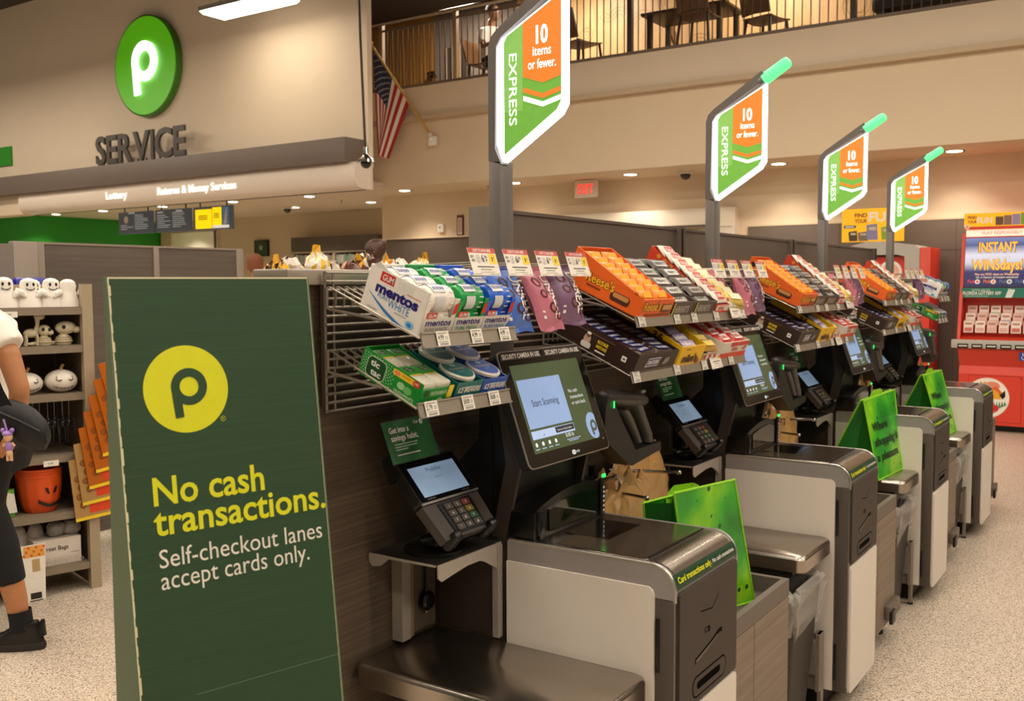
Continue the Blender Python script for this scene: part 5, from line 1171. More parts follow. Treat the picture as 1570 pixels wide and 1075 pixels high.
def ghost(s, z, h, back, lab, face=True):
    c = hs(s, z, -.1-back); o = thing('ghost_plush', lab, 'plush toy', tuple(c), 0, None)
    b = MB(); b.on(c, HD, -HN); k = h/.13
    b.lathe([(.056*k, 0), (.052*k, .03*k), (.04*k, .06*k), (.034*k, .078*k), (.037*k, .098*k), (.032*k, .118*k), (.018*k, .128*k), (.005*k, .131*k)], FABW, 22)
    b.off(); b.build('body', o)
    for d in (-1, 1):
        b = MB(); b.on(c, HD, -HN); b.tube([(d*.04*k, -.02*k, .07*k), (d*.065*k, -.035*k, .06*k), (d*.075*k, -.04*k, .045*k)], [.016*k, .014*k, .006*k], FABW, 10); b.off(); b.build('arm', o)
    if face:
        for d in (-.013, .013):
            b = MB(); b.on(c, HD, -HN); b.sphere((d*k, -.0345*k, .102*k), (.0055*k, .003*k, .008*k), EYE, 10, 8); b.off(); b.build('eye', o)
        b = MB(); b.on(c, HD, -HN); b.tube([(.02*k*math.cos(math.radians(a)), -.0375*k+.004*abs(math.cos(math.radians(a))), .09*k+.012*k*math.sin(math.radians(a))) for a in range(200, 341, 20)], .0022, EYE, 6); b.off(); b.build('mouth', o)
    return o
ghost(-.353, 1.409, .145, 0, 'white ghost plush, leftmost of three smiling ones on the top shelf')
ghost(-.245, 1.409, .14, 0, 'white smiling ghost plush in the middle of the top shelf')
ghost(-.142, 1.409, .14, 0, 'white smiling ghost plush, right one on the top shelf')
ghost(-.195, 1.409, .135, .12, 'white ghost plush standing behind the other ghosts')
ghost(-.07, 1.409, .135, -.02, 'white ghost plush turned away at the right end of the top shelf', False)
for s, cl, lab in ((-.42, 'e0641c', 'orange bagged toy left of the ghosts on the top shelf'),):
    b = MB(); b.on(hs(s, 1.409, -.1), HD, -HN); b.lathe([(.03, 0), (.045, .03), (.042, .07), (.02, .1), (.025, .12)], mat(cl, .4), 14); b.off(); tag(b.build('bagged_toy', loc=tuple(hs(s, 1.409, -.1))), lab, 'toy')
BONE = mat('ddd0b0', .7)
def skel(s, kind, lab):
    c = hs(s, 1.223, -.09); o = thing('skeleton_toy', lab, 'toy', tuple(c))
    b = MB(); b.on(c, HD, -HN)
    if kind == 0:      # long-necked standing animal
        b.sphere((0, 0, .06), (.035, .025, .022), BONE, 14, 8)
        b.tube([(.02, 0, .065), (.03, -.005, .1), (.03, -.01, .13)], [.012, .009, .012], BONE, 8); b.off(); b.build('body', o)
        b = MB(); b.on(c, HD, -HN); b.sphere((.038, -.012, .14), (.026, .016, .016), BONE, 12, 8); b.tube([(.02, -.01, .15), (.015, -.01, .17)], .004, BONE, 6); b.tube([(.03, -.02, .15), (.028, -.02, .172)], .004, BONE, 6); b.off(); b.build('head', o)
        for q in ((-.025, -.012), (-.025, .012), (.025, -.012), (.025, .012)):
            b = MB(); b.on(c, HD, -HN); b.tube([(q[0], q[1], .055), (q[0]+.004, q[1], .028), (q[0], q[1], .0)], [.007, .005, .007], BONE, 8); b.off(); b.build('leg', o)
    else:
        k = 1 if kind == 1 else 1.15
        rings = []
        b.lathe([(.03*k, 0), (.036*k, .015*k), (.03*k, .03*k), (.018*k, .042*k), (.014*k, .05*k)], BONE, 16)
        for q in range(3): b.lathe([(.037*k-.004*q, .012+.01*q), (.039*k-.004*q, .015+.01*q), (.037*k-.004*q, .018+.01*q)], mat('b8a882', .7), 16)
        b.off(); b.build('body', o)
        b = MB(); b.on(c, HD, -HN); b.sphere((0 if kind == 1 else .01, -.008, .072*k), ((.03 if kind == 1 else .044)*k, .028*k, .028*k), BONE, 16, 10); b.sphere((.022 if kind == 1 else .05*k, -.02, .062*k), (.018*k, .018*k, .014*k), BONE, 12, 8); b.off(); b.build('head', o)
        for q in ((-.008, .076),) if kind == 2 else ((.018, .076), (-.012, .078)):
            b = MB(); b.on(c, HD, -HN); b.sphere((q[0], -.034*k, q[1]*k), (.008*k, .004, .009*k), EYE, 10, 8); b.off(); b.build('eye_socket', o)
        b = MB(); b.on(c, HD, -HN); b.tube([(-.02*k, .01, .012), (-.06*k, .0, .008), (-.085*k, -.02, .01)], [.01, .008, .004], BONE, 8); b.off(); b.build('tail', o)
skel(-.245, 0, 'standing long-necked skeleton animal toy on the second shelf')
skel(-.185, 1, 'round headed sitting skeleton toy, middle of the second shelf')
skel(-.095, 2, 'biggest skeleton animal toy with long snout, right end of second shelf')
def white_pumpkin(s, lab, r=.052):
    c = hs(s, .989, -.075); o = thing('white_pumpkin', lab, 'pumpkin decoration', tuple(c))
    n = 48; rings = []
    for j in range(13):
        t = math.pi*min(max(j/12, .04), .96); rings.append([])
        for i in range(n):
            a = 2*math.pi*i/n; g = 1-.05*abs(math.sin(4*a))**.5*0-.045*(1-abs(math.sin(4*a)))
            rings[-1].append((r*1.12*math.sin(t)*math.cos(a)*g, r*1.05*math.sin(t)*math.sin(a)*g, r*.82-r*.82*math.cos(t)))
    b = MB(); b.on(c, HD, -HN); b.loft(rings, mat('e6ddd0', .55)); b.off(); b.build('shell', o)
    b = MB(); b.on(c, HD, -HN); b.tube([(0, 0, r*1.55), (.004, 0, r*1.8), (.012, 0, r*2.0)], [.011, .007, .008], mat('9a7440', .7), 8); b.off(); b.build('stem', o)
    DKP = mat('6b6258', .7)
    def onp(x, z, e=.0012):
        zz = (z-r*.82)/(r*.82); q = math.sqrt(max(.01, 1-zz*zz)); y = -math.sqrt(max(1e-6, (r*1.05*q)**2*(1-(x/(r*1.12*q))**2)))-e; return (x, y, z)
    for d in (-1, 1):
        b = MB(); b.on(c, HD, -HN); b.add([onp(d*p[0]*r, p[1]*r) for p in ((.18, .95), (.55, 1.22), (.62, .95), (.4, .8))], [(0, 1, 2, 3)], DKP); b.off(); b.build('eye', o)
    b = MB(); b.on(c, HD, -HN); b.tube([onp(x*r, (.62-.28*math.cos(x*1.5))*r) for x in (-.72, -.5, -.25, 0, .25, .5, .72)], .0016, EYE, 6)
    for x in (-.5, -.25, 0, .25, .5): p = (.62-.28*math.cos(x*1.5))*r; b.tube([onp(x*r, p-.08*r), onp(x*r, p+.08*r)], .0011, EYE, 5)
    b.off(); b.build('mouth', o); return o
white_pumpkin(-.275, 'white grinning pumpkin beside the woman\'s arm on the third shelf', .064)
white_pumpkin(-.118, 'white grinning pumpkin at the right end of the third shelf', .068)
white_pumpkin(-.2, 'white pumpkin half hidden between two others on the third shelf', .04).location += Vector((HN.x*-.14, HN.y*-.14, 0))
# black glitter decorations hanging over the fourth shelf
random.seed(9)
for q in range(6):
    s = -.26+.034*q; c = hs(s, .955, -.05-.012*(q % 2)); o = thing('glitter_spider', ('black glitter spider decoration hanging in the row under the white pumpkins'), 'decoration', tuple(c), 0, 'hanging glitter spiders')
    b = MB(); b.on(c, HD, -HN); b.tube([(0, 0, .0), (0, 0, -.1)], .0012, SILV, 5); b.off(); b.build('string', o)
    b = MB(); b.on(c, HD, -HN); b.sphere((0, 0, -.12), (.016, .012, .02), BLACK, 12, 8); b.sphere((0, -.004, -.095), (.01, .008, .01), BLACK, 10, 6)
    for k in range(5): b.disc(random.uniform(-.012, .012), random.uniform(-.1, -.13) if False else -.0125, .0015, SILV, -.1-.01*k, 6)
    b.off(); b.build('body', o)
    b = MB(); b.on(c, HD, -HN)
    for k in range(4):
        for d in (-1, 1): b.tube([(d*.012, 0, -.105-.008*k), (d*.024, -.004, -.095-.014*k), (d*.02, -.006, -.15-.022*k)], .0018, mat('4a4643', .25, .6), 5)
    b.off(); b.build('legs', o)
# orange pumpkin buckets (nested) and what stands beside
for k in range(3):
    c = hs(-.225, .406, -.12); z0 = .012*k
    o = thing('pumpkin_bucket', ('orange jack-o\'-lantern bucket, outermost of the nested stack, black grin', 'orange bucket rim showing second in the nested stack', 'orange bucket rim topmost in the nested stack')[k], 'bucket', (c.x, c.y, c.z+z0))
    b = MB(); b.on((c.x, c.y, c.z+z0), HD, -HN); n = 48; rings = []
    for r, z in ((.07, 0), (.088, .04), (.098, .09), (.104, .14), (.103, .175), (.106, .176), (.106, .192), (.1, .192), (.098, .15), (.08, .02)):
        rings.append([((r-.004*(1-abs(math.sin(6*2*math.pi*i/n)))*(1 if z < .17 else 0))*math.cos(2*math.pi*i/n), (r-.004*(1-abs(math.sin(6*2*math.pi*i/n)))*(1 if z < .17 else 0))*math.sin(2*math.pi*i/n), z) for i in range(n)])
    b.loft(rings, mat('e2561a', .4)); b.off(); b.build('bucket', o)
    if k == 0:
        def onb(x, z): return (x, -math.sqrt((.089+.11*z)**2-x*x)-.003, z)
        b = MB(); b.on(c, HD, -HN)
        for d in (-1, 1): b.add([onb(p[0], p[1]) for p in ((.03+d*.008, .095), (.03+d*.02, .098), (.03+d*.032, .125), (.03+d*.018, .128))], [(0, 1, 2, 3)], EYE)
        pts = [onb(.03+x, .06-.035*math.cos(x*22)*.9) for x in (-.06, -.045, -.03, -.015, 0, .015, .03, .04)]; pt2 = [onb(.03+x, .085-.04*math.cos(x*20)) for x in (-.062, -.045, -.03, -.015, 0, .015, .03, .042)]
        b.add(pts+pt2, [(i, i+1, 9+i, 8+i) for i in range(7)], EYE); b.off(); b.build('face', o)
c = hs(-.395, .406, -.08)
b = MB(); b.on(c, HD, -HN); b.prism([(-.05, -.01), (.04, -.02), (.05, .01), (-.04, .02)], 0, .13, mat('6fb82a', .4)); b.poly([(.0, -.03, .02), (.05, -.03, .02), (.04, -.025, .11), (.01, -.02, .12)], LBLP); b.off(); tag(b.build('green_packet', loc=tuple(c)), 'lime green packet standing left of the orange buckets', 'packet')
c = hs(-.155, .141, -.03)
o = thing('treat_bag_box', 'white display box lettered treat bags on the bottom shelf', 'box', tuple(c))
b = MB(); b.on(c, HD, -HN); b.box(-.13, .09, 0, .16, 0, .13, mat('d9cfc4', .6)); b.off(); b.on(tuple(c+HN*.001), HD, (0, 0, 1)); b.text('Treat Bags', -.09, .075, .02, mat('4a3d30', .5), .001, 'L', .12, .01); b.rect(.04, .052, .08, .055, GREYI, .001)
for q in range(9): b.ring(-.11+.024*q, .03, .006, .009, mat('c2b6a8', .6), .001, 10); b.ring(-.1+.024*q, .014, .006, .009, mat('c2b6a8', .6), .001, 10)
b.off(); b.build('box', o)
random.seed(12)
for q, (s, cl, lab) in enumerate(((-.32, 'd8d2c8', 'white folded cloth pack behind the treat bag box'), (-.24, 'cfc8bf', 'pale bundle behind the treat bag box'), (-.165, '8f8a85', 'grey crinkled bundle on the treat bag box'), (-.09, '9a948f', 'grey crinkled bundle, right one on the treat bag box'))):
    c = hs(s, .141 if q < 2 else .272, -.16 if q < 2 else -.09); b = MB(); b.on(c, HD, -HN); rings = []
    for j in range(7):
        t = math.pi*min(max(j/6, .06), .94); h = .19 if q < 2 else .07
        rings.append([(.042*math.sin(t)**.5*math.cos(a)+random.uniform(-.005, .005), .035*math.sin(t)**.5*math.sin(a)+random.uniform(-.004, .004), h/2-h/2*math.cos(t)) for a in [2*math.pi*i/16 for i in range(16)]])
    b.loft(rings, mat(cl, .7), False); b.off(); tag(b.build('soft_bundle', loc=tuple(c)), lab, 'bundle')
c = hs(-.29, .1, .02)
o = thing('hang_pack', 'white hang pack with orange pattern hooked low beside the woman\'s leg', 'packet', tuple(c))
b = MB(); b.on(c, HD, (0, .1, 1)); b.prism([(-.05, -.12), (.035, -.12), (.05, .17), (-.06, .17)], -.004, 0, LBLP); b.rect(-.05, .11, .045, .165, mat('e8a24a', .5), .0006)
for q in range(9): b.disc(-.05+.0115*q, .12+.018*(q % 3), .006, mat('cf5a1a', .5), .001, 8)
b.rect(-.015, .04, .02, .1, mat('b89a6a', .5), .0006); b.rect(-.03, -.09, .02, -.06, INK, .0006); b.rect(-.035, -.1, .025, -.095, INK, .0006); b.off(); b.build('card', o)
# carving pattern packs fanned out on the right post
PKO = mat('b8600f', .35); PKL = mat('b08a52', .35)
for k in range(7):
    c = hs(-.128+.022*k, .66+.078*k, .03+.012*k); lab = 'orange pumpkin carving pack, %s in the fan on the shelf post' % ('lowest', 'second from the bottom', 'third from the bottom', 'middle one', 'third from the top', 'second from the top', 'topmost')[k]
    o = thing('carving_pack', lab, 'packet', tuple(c)); h = .31
    b = MB(); V = Vector((.1+.025*k, 0, 1)).normalized(); U = HD; b.on(c, U, V); b.T = Matrix.Translation(c) @ Matrix(((HD.x, 0, -HN.x*-1, 0), (HD.y, 0, -HN.y*-1, 0), (0, 1, 0, 0), (0, 0, 0, 1))) @ Matrix.Rotation(math.radians(5+1.6*k), 4, 'Z')
    b.prism([(0, -h), (.2, -h), (.2, 0), (0, 0)], -.006, 0, PKO if k > 1 else PKL); b.rect(0, -h, .2, -h+.016, MYEL, .0005)
    for q in range(4): b.ring(.03+.012*(q % 2), -.1-.045*q, .008, .016, mat('8a4a14', .5), .0006, 14); b.disc(.03+.012*(q % 2), -.1-.045*q, .005, mat('8a4a14', .5), .0007, 8)
    b.rect(.07, -h+.03, .19, -h+.12, mat('e0461a', .4), .0005); b.off(); b.build('pack', o)
c = hs(.06, .0, -.12)
b = MB(); b.on(hs(-.2, 1.45, -.5), HD, -HN); b.box(.0, .16, 0, .1, -.9, .105, mat('2b2a9a', .35, n=.3, ns=30), .02); b.box(-.3, .0, 0, .1, -.02, .1, mat('2b2a9a', .35, n=.3, ns=30), .02); b.off(); tag(b.build('blue_bag_stack', loc=tuple(hs(0, .55, -.5))), 'shiny blue bag stack behind the halloween shelf unit', 'bags')
# ------------------------------------------------------------------ gondola backs behind the board
o = thing('gondola_partition', 'grey wood grain shelving back behind the green board', 'partition', (3.8, 5.27, 0))
for x0, x1 in ((3.12, 3.83), (3.87, 4.48)):
    b = MB(); b.box(x0, x1, 5.25, 5.29, .05, 1.745, GWOOD); b.build('panel', o)
for x in (3.06, 3.83, 4.48):
    b = MB(); b.box(x, x+(.06 if x != 3.83 else .04), 5.24, 5.3, 0, 1.755, mat('8a7d70', .5, .2), .003); b.build('post', o)
b = MB(); b.box(3.06, 4.54, 5.245, 5.3, 1.745, 1.757, mat('94867a', .5, .2)); b.build('cap', o)
o = thing('gondola_end', 'grey shelving end post standing at the far left behind the ghosts', 'partition', (2.75, 5.1, 0))
b = MB(); b.box(2.5, 2.92, 5.2, 5.24, 0, 1.74, mat('80746a', .5)); b.build('panel', o)
b = MB(); b.box(2.92, 3.055, 5.2, 5.25, 0, 1.755, mat('93867a', .5, .2), .003); b.build('post', o)

# candy bags standing on the far side of the checkout partition
o = thing('candy_ledge', 'narrow ledge with candy bags behind the wire grid top', 'shelf', (2.0, 1.75, 1.43))
b = MB(); b.box(1.55, 2.2, 1.665, 1.9, 1.462, 1.477, GPOST); b.build('board', o)
b = MB(); b.box(1.55, 2.2, 1.665, 1.68, 1.2, 1.462, GPOST); b.build('bracket', o)
random.seed(21)
CP = (('e0a81a', '3a2018'), ('3a2620', 'd8c8b8'), ('e6b31e', 'e6e0d0'), ('4a2e22', 'cfc0b0'), ('d8981c', '5a2a1a'), ('e6b31e', '4a2a1a'), ('c98a2a', 'e0d8c8'), ('3a2620', 'cfc4b4'), ('e0a81a', 'e8dcc4'), ('e6b31e', '3a2018'))
for k in range(10):
    x = 1.6+.066*k; c1, c2 = CP[k]; b = MB(); r = random.uniform; yb = 1.735+.025*(k % 2)
    n, m_ = 16, 8; H_ = .088+.016*(k % 3)/2+r(-.008, .008); g = []
    for j in range(m_+1):
        t = math.pi*min(max(j/m_, .05), .95)
        g.append([(x+(.037*math.sin(t)**.7)*math.cos(p)+r(-.005, .005), yb+.03*math.sin(t)**.7*math.sin(p)+r(-.004, .004), 1.479+H_/2*(1-math.cos(t))+(r(-.007, .009) if j > 3 else 0)) for p in [2*math.pi*i/n for i in range(n)]])
    vs_ = [p for q in g for p in q]; pal = [mat(c1, .25, n=.3, ns=70), mat(c2, .3, n=.2, ns=70), mat('efe6d8', .3)]
    for j in range(m_):
        for i in range(n):
            q = [j*n+i, j*n+(i+1) % n, (j+1)*n+(i+1) % n, (j+1)*n+i]; b.add([vs_[z_] for z_ in q], [(0, 1, 2, 3)], pal[random.choices((0, 1, 2), ((6, 3, 1), (2, 7, 1), (2, 6, 2))[k % 3])[0]])
    if k % 2 == 0:
        zt = 1.479+H_; sx = r(-.03, .01)
        b.loft([[(x+sx, yb, zt-.03), (x+sx+.03, yb-.01, zt-.025), (x+sx+.015, yb+.012, zt-.03)], [(x+sx+r(.0, .03), yb, zt+.022), (x+sx+r(.0, .03)+.004, yb, zt+.02), (x+sx+.012, yb+.004, zt+.02)]], mat('e0a41c', .3), False)
    tag(b.build('candy_bag', loc=(x, 1.74, 1.486)), '%s candy bag peeking over the partition top, %s' % (('yellow' if c1[0] in 'ed' else 'brown' if c1[0] in '34' else 'amber'), ('first from the left', 'second from the left', 'third from the left', 'fourth from the left', 'fifth from the left', 'sixth from the left', 'fourth from the right', 'third from the right', 'second from the right', 'rightmost')[k]), 'candy bag')

# ------------------------------------------------------------------ people
def remesh(b, name, m, parent, vox=.012, sm=6):
    tmp = b.build('tmp_body'); md = tmp.modifiers.new('r', 'REMESH'); md.mode = 'VOXEL'; md.voxel_size = vox
    s = tmp.modifiers.new('s', 'SMOOTH'); s.iterations = sm; s.factor = .6
    dg = bpy.context.evaluated_depsgraph_get(); dg.update()
    me = bpy.data.meshes.new_from_object(tmp.evaluated_get(dg)); me.name = name
    old = tmp.data; bpy.data.objects.remove(tmp); bpy.data.meshes.remove(old)
    me.materials.clear(); me.materials.append(m)
    me.transform(parent_mat(parent).inverted())
    me.polygons.foreach_set('use_smooth', [True]*len(me.polygons))
    o = bpy.data.objects.new(name, me); COL.objects.link(o); o.parent = parent; return o
def head_geo(b, c, F, S, k=1.):          # face direction F, side S; c = head centre
    F = Vector(F).normalized(); S = Vector(S).normalized(); Z = Vector((0, 0, 1))
    def P(f, s, z): return tuple(Vector(c)+F*f*k+S*s*k+Z*z*k)
    prof = ((-.115, .0, .045, .045), (-.105, .025, .05, .05), (-.08, .03, .062, .058), (-.04, .02, .08, .068), (0, .008, .092, .074), (.04, 0, .097, .077), (.08, -.006, .09, .07), (.105, -.01, .066, .05), (.12, -.012, .03, .025))
    rings = [[P(f0+rf*math.cos(a), rs*math.sin(a), z) for a in [2*math.pi*i/24 for i in range(24)]] for z, f0, rf, rs in prof]
    b.loft(rings, SK0)
    b.loft([[P(.088+f, s*.5, z) for f, s in ((0, -.022), (.012+d, -.008), (.014+d, .008), (0, .022))] for z, d in ((.02, 0), (-.005, .008), (-.028, .018), (-.036, .006))], SK0)
    for d in (-1, 1): b.sphere(P(-.005, d*.077, -.005), (.016*k, .016*k, .03*k), SK0, 10, 8)
    b.sphere(P(.085, 0, -.06), (.016, .02, .008), SK0, 10, 6)
    return P
SK0 = mat('9a6a48', .5)
def eyes(P, o, col='2a1a12'):
    for d in (-1, 1):
        b = MB(); b.sphere(P(.088, d*.033, .012), (.009, .009, .006), mat('e4dcd0', .3), 10, 6); b.sphere(P(.0955, d*.034, .012), (.004, .004, .004), mat(col, .3), 8, 6); b.build('eye', o)
def man(x, y, top, F, skin, shirt, lab, glasses=False, hair=None, h=1.75):
    o = thing('person', lab, 'person', (x, y, 0)); F = Vector(F).normalized(); S = Vector((F.y, -F.x, 0)); k = top/1.75
    def J(f, s, z): return tuple(Vector((x, y, 0))+F*f*k+S*s*k+Vector((0, 0, z*k)))
    SK = mat(skin, .42)
    b = MB(); P = head_geo(b, J(0, 0, 1.63), F, S, k); b.tube([J(-.02, 0, 1.36), J(-.015, 0, 1.46), J(0, 0, 1.56)], [.075*k, .06*k, .06*k], SK0, 14)
    b.loft([[J(.12*ry*math.cos(a), rx*math.sin(a), z) for a in [2*math.pi*i/20 for i in range(20)]] for z, rx, ry in ((.86, .16, 1), (1.0, .165, 1), (1.2, .19, 1.05), (1.36, .19, .95), (1.42, .12, .7))], SK0)
    for d in (-1, 1):
        b.tube([J(0, d*.19, 1.37), J(-.01, d*.235, 1.1), J(.08, d*.24, .88), J(.13, d*.23, .8)], [.058*k, .046*k, .036*k, .03*k], SK0, 10)
        for q in range(4): b.tube([J(.13, d*(.215+.012*q), .8), J(.15+.004*q, d*(.212+.013*q), .755), J(.145, d*(.21+.013*q), .72)], .0095*k, SK0, 7)
        b.tube([J(.13, d*.21, .81), J(.165, d*.2, .79), J(.18, d*.2, .765)], .01*k, SK0, 7)
        b.tube([J(0, d*.09, .9), J(.01, d*.1, .5), J(-.01, d*.1, .08)], [.09*k, .06*k, .045*k], SK0, 12); b.tube([J(-.05, d*.1, .05), J(.12, d*.11, .04)], [.045*k, .04*k], SK0, 10)
    remesh(b, 'body', SK, o, .011, 3); eyes(P, o)
    b = MB(); b.loft([[J(.15*ry*math.cos(a), rx*math.sin(a), z) for a in [2*math.pi*i/20 for i in range(20)]] for z, rx, ry in ((.84, .185, 1), (1.0, .19, 1), (1.2, .21, 1.02), (1.37, .205, .95), (1.44, .12, .62))], SK0)
    for d in (-1, 1): b.tube([J(0, d*.17, 1.38), J(-.005, d*.225, 1.2), J(-.005, d*.238, 1.1)], [.08*k, .07*k, .062*k], SK0, 12)
    remesh(b, 'shirt', mat(shirt, .75), o, .014, 4)
    b = MB()
    for d in (-1, 1): b.tube([J(0, d*.085, .9), J(.01, d*.1, .5), J(-.01, d*.1, .09)], [.115*k, .085*k, .07*k], SK0, 12)
    b.tube([J(0, -.06, .92), J(0, .06, .92)], .12*k, SK0, 12); remesh(b, 'trousers', mat('2a2724', .8), o, .016, 4)
    for d in (-1, 1):
        b = MB(); b.loft([[J(.04+.13*math.cos(a), d*.1+.05*math.sin(a), z) for a in [2*math.pi*i/14 for i in range(14)]] for z in (.002, .05, .07)], BLACK); b.build('shoe', o)
    if glasses:
        b = MB()
        for d in (-1, 1):
            b.tube([P(.098, d*.015, .028), P(.1, d*.05, .028), P(.098, d*.056, .012), P(.1, d*.048, -.008), P(.102, d*.018, -.006), P(.1, d*.012, .012), P(.098, d*.015, .028)], .0035, BLACK, 6); b.tube([P(.095, d*.058, .022), P(.0, d*.083, .022), P(-.02, d*.082, .01)], .003, BLACK, 6)
        b.tube([P(.1, -.014, .018), P(.1, .014, .018)], .003, BLACK, 6); b.build('glasses', o)
    if hair:
        b = MB(); rings = []
        for z, f0, rf, rs in ((-.03, -.03, .072, .08), (.02, -.022, .09, .083), (.06, -.016, .1, .083), (.09, -.014, .092, .075), (.115, -.016, .062, .05), (.128, -.016, .02, .02)):
            rings.append([P(f0+rf*math.cos(a), rs*math.sin(a), z) for a in [2*math.pi*i/20 for i in range(20)]])
        b.loft(rings, mat(hair, .7)); b.build('hair', o)
    return o
man(7.2, 6.42, 1.955, (-.55, .83, 0), '4a2e20', '5a5550', 'bald man in glasses facing left, head above the candy partition', True)
man(7.0, 7.9, 1.83, (.8, .5, 0), 'a5673f', '8a3a2a', 'person with red brown hair seen from behind past the wood grain partition', False, '7a4526')
man(6.3, 5.92, 1.715, (.8, .5, 0), 'c99a78', '4a4540', 'person whose pale crown just shows above the candy bags')

# woman at the left edge, walking left, seen from her left side; w = 0 at her near foot
G = Vector((2.173, 3.942, 0)); Lr = Vector((.557, -.83, 0)); Fw = -Lr; De = Vector((.83, .557, 0))
def W(u, w, z): return tuple(G+Lr*u+De*w+Vector((0, 0, z)))
o = thing('person', 'woman in white t-shirt and black leggings with black shoulder bag, left edge', 'person', tuple(G))
SKW = mat('b57a50', .5); SKD = SK0; TC = .085
b = MB(); P = head_geo(b, W(-.3, TC, 1.57), Fw, De, .95)
b.tube([W(-.17, TC, 1.37), W(-.22, TC, 1.45), W(-.27, TC, 1.51)], [.06, .05, .05], SK0, 14)
b.loft([[W(c+.1*ry*math.cos(a), TC+rx*math.sin(a), z) for a in [2*math.pi*i/20 for i in range(20)]] for z, c, rx, ry in ((.84, -.1, .16, 1.1), (1.0, -.15, .13, .9), (1.2, -.15, .15, 1), (1.33, -.15, .155, .95), (1.4, -.165, .1, .7))], SK0)
# near (left) arm hanging back behind the bag
b.tube([W(-.03, -.08, 1.35), W(.06, -.112, 1.24), W(.1, -.115, 1.1)], [.05, .046, .04], SK0, 12); b.tube([W(.1, -.115, 1.1), W(.085, -.11, .99), W(.05, -.1, .9)], [.04, .035, .027], SK0, 12)
for q in range(4): b.tube([W(.045-.008*q, -.11+.006*q, .885), W(.02-.012*q, -.11+.01*q, .85), W(.012-.012*q, -.095+.01*q, .82)], .0085, SK0, 7)
b.sphere(W(.035, -.1, .875), (.03, .025, .035), SK0, 12, 8); b.tube([W(.045, -.08, .885), W(.015, -.07, .86), W(0, -.075, .84)], .009, SK0, 7)
# far arm
b.tube([W(-.15, TC+.16, 1.34), W(-.19, TC+.2, 1.15), W(-.3, TC+.19, 1.02)], [.052, .042, .03], SK0, 12)
for q in range(4): b.tube([W(-.31, TC+.18+.012*q, 1.01), W(-.35, TC+.18+.012*q, 1.0), W(-.37, TC+.178+.012*q, .98)], .0085, SK0, 7)
b.tube([W(-.3, TC+.17, 1.01), W(-.33, TC+.155, .99)], .009, SK0, 7); b.sphere(W(-.31, TC+.19, 1.01), (.028, .028, .02), SK0, 10, 8)
b.tube([W(-.09, .0, .86), W(-.12, 0, .6), W(-.045, 0, .38), W(-.005, 0, .2), W(.005, 0, .11)], [.09, .062, .056, .045, .038], SK0, 14)
b.tube([W(-.11, .17, .86), W(-.25, .17, .55), W(-.36, .17, .1)], [.09, .06, .036], SK0, 14)
remesh(b, 'body', SKW, o, .01, 3); eyes(P, o)
b = MB(); b.loft([[W(c+.12*ry*math.cos(a), TC+rx*math.sin(a), z+.02*math.cos(a)) for a in [2*math.pi*i/24 for i in range(24)]] for z, c, rx, ry in ((.985, -.16, .175, 1.05), (1.08, -.165, .165, .98), (1.2, -.155, .17, 1), (1.3, -.145, .17, 1.0), (1.37, -.155, .15, .82), (1.41, -.18, .1, .62))], SK0)
b.tube([W(-.06, -.055, 1.35), W(.02, -.095, 1.325), W(.066, -.112, 1.27)], [.075, .068, .062], SK0, 14); b.tube([W(-.15, TC+.14, 1.35), W(-.17, TC+.2, 1.25)], [.075, .066], SK0, 14)
remesh(b, 'shirt', mat('ece4d8', .8, n=.04, ns=20), o, .01, 4)
LEGG = mat('0c0b0b', .85)
b = MB(); b.tube([W(-.085, .0, .87), W(-.11, 0, .72), W(-.115, 0, .6), W(-.06, 0, .44), W(-.025, 0, .28)], [.112, .092, .074, .07, .06], SK0, 16)
b.tube([W(-.1, .17, .87), W(-.2, .17, .7), W(-.25, .17, .55), W(-.33, .17, .26)], [.112, .092, .074, .06], SK0, 16)
b.loft([[W(c+.12*ry*math.cos(a), TC+rx*math.sin(a), z) for a in [2*math.pi*i/20 for i in range(20)]] for z, c, rx, ry in ((.74, -.1, .16, .85), (.83, -.09, .185, 1.0), (.91, -.105, .18, .98), (1.02, -.155, .15, .92))], SK0); remesh(b, 'leggings', LEGG, o, .01, 4)
for u, w in ((.035, .0), (-.33, .17)):
    b = MB(); n = 20
    b.loft([[W(u-.05+rf*math.cos(a)+c, w+rs*(1-.25*math.cos(a))*math.sin(a), z) for a in [2*math.pi*i/n for i in range(n)]] for z, rf, rs, c in ((.002, .122, .042, 0), (.02, .13, .046, 0), (.034, .126, .046, 0))], mat('2b2523', .6))
    b.loft([[W(u-.05+rf*math.cos(a)+c, w+rs*(1-.2*math.cos(a))*math.sin(a), z+(.014*math.cos(a) if z > .06 else 0)) for a in [2*math.pi*i/n for i in range(n)]] for z, rf, rs, c in ((.034, .122, .044, 0), (.058, .112, .046, .004), (.08, .085, .045, .022), (.1, .066, .044, .036), (.108, .056, .04, .04))], BLACK)
    b.tube([W(u+.06, w, .06), W(u+.062, w, .1), W(u+.068, w, .125)], [.02, .014, .008], BLACK, 8); b.build('sneaker', o)
    b = MB(); b.tube([W(u-.02, w, .08), W(u-.024, w, .12), W(u-.03, w, .165)], [.05, .046, .047], mat('0c0b0b', .9), 14, False); b.build('sock', o)
b = MB(); rings = []
for z, f0, rf, rs in ((-.2, -.08, .03, .06), (-.1, -.05, .075, .085), (-.02, -.03, .09, .088), (.05, -.02, .105, .085), (.1, -.018, .085, .066), (.128, -.018, .03, .03)): rings.append([P(f0+rf*math.cos(a), rs*math.sin(a), z) for a in [2*math.pi*i/20 for i in range(20)]])
b.loft(rings, mat('2a1c14', .6)); b.build('hair', o)
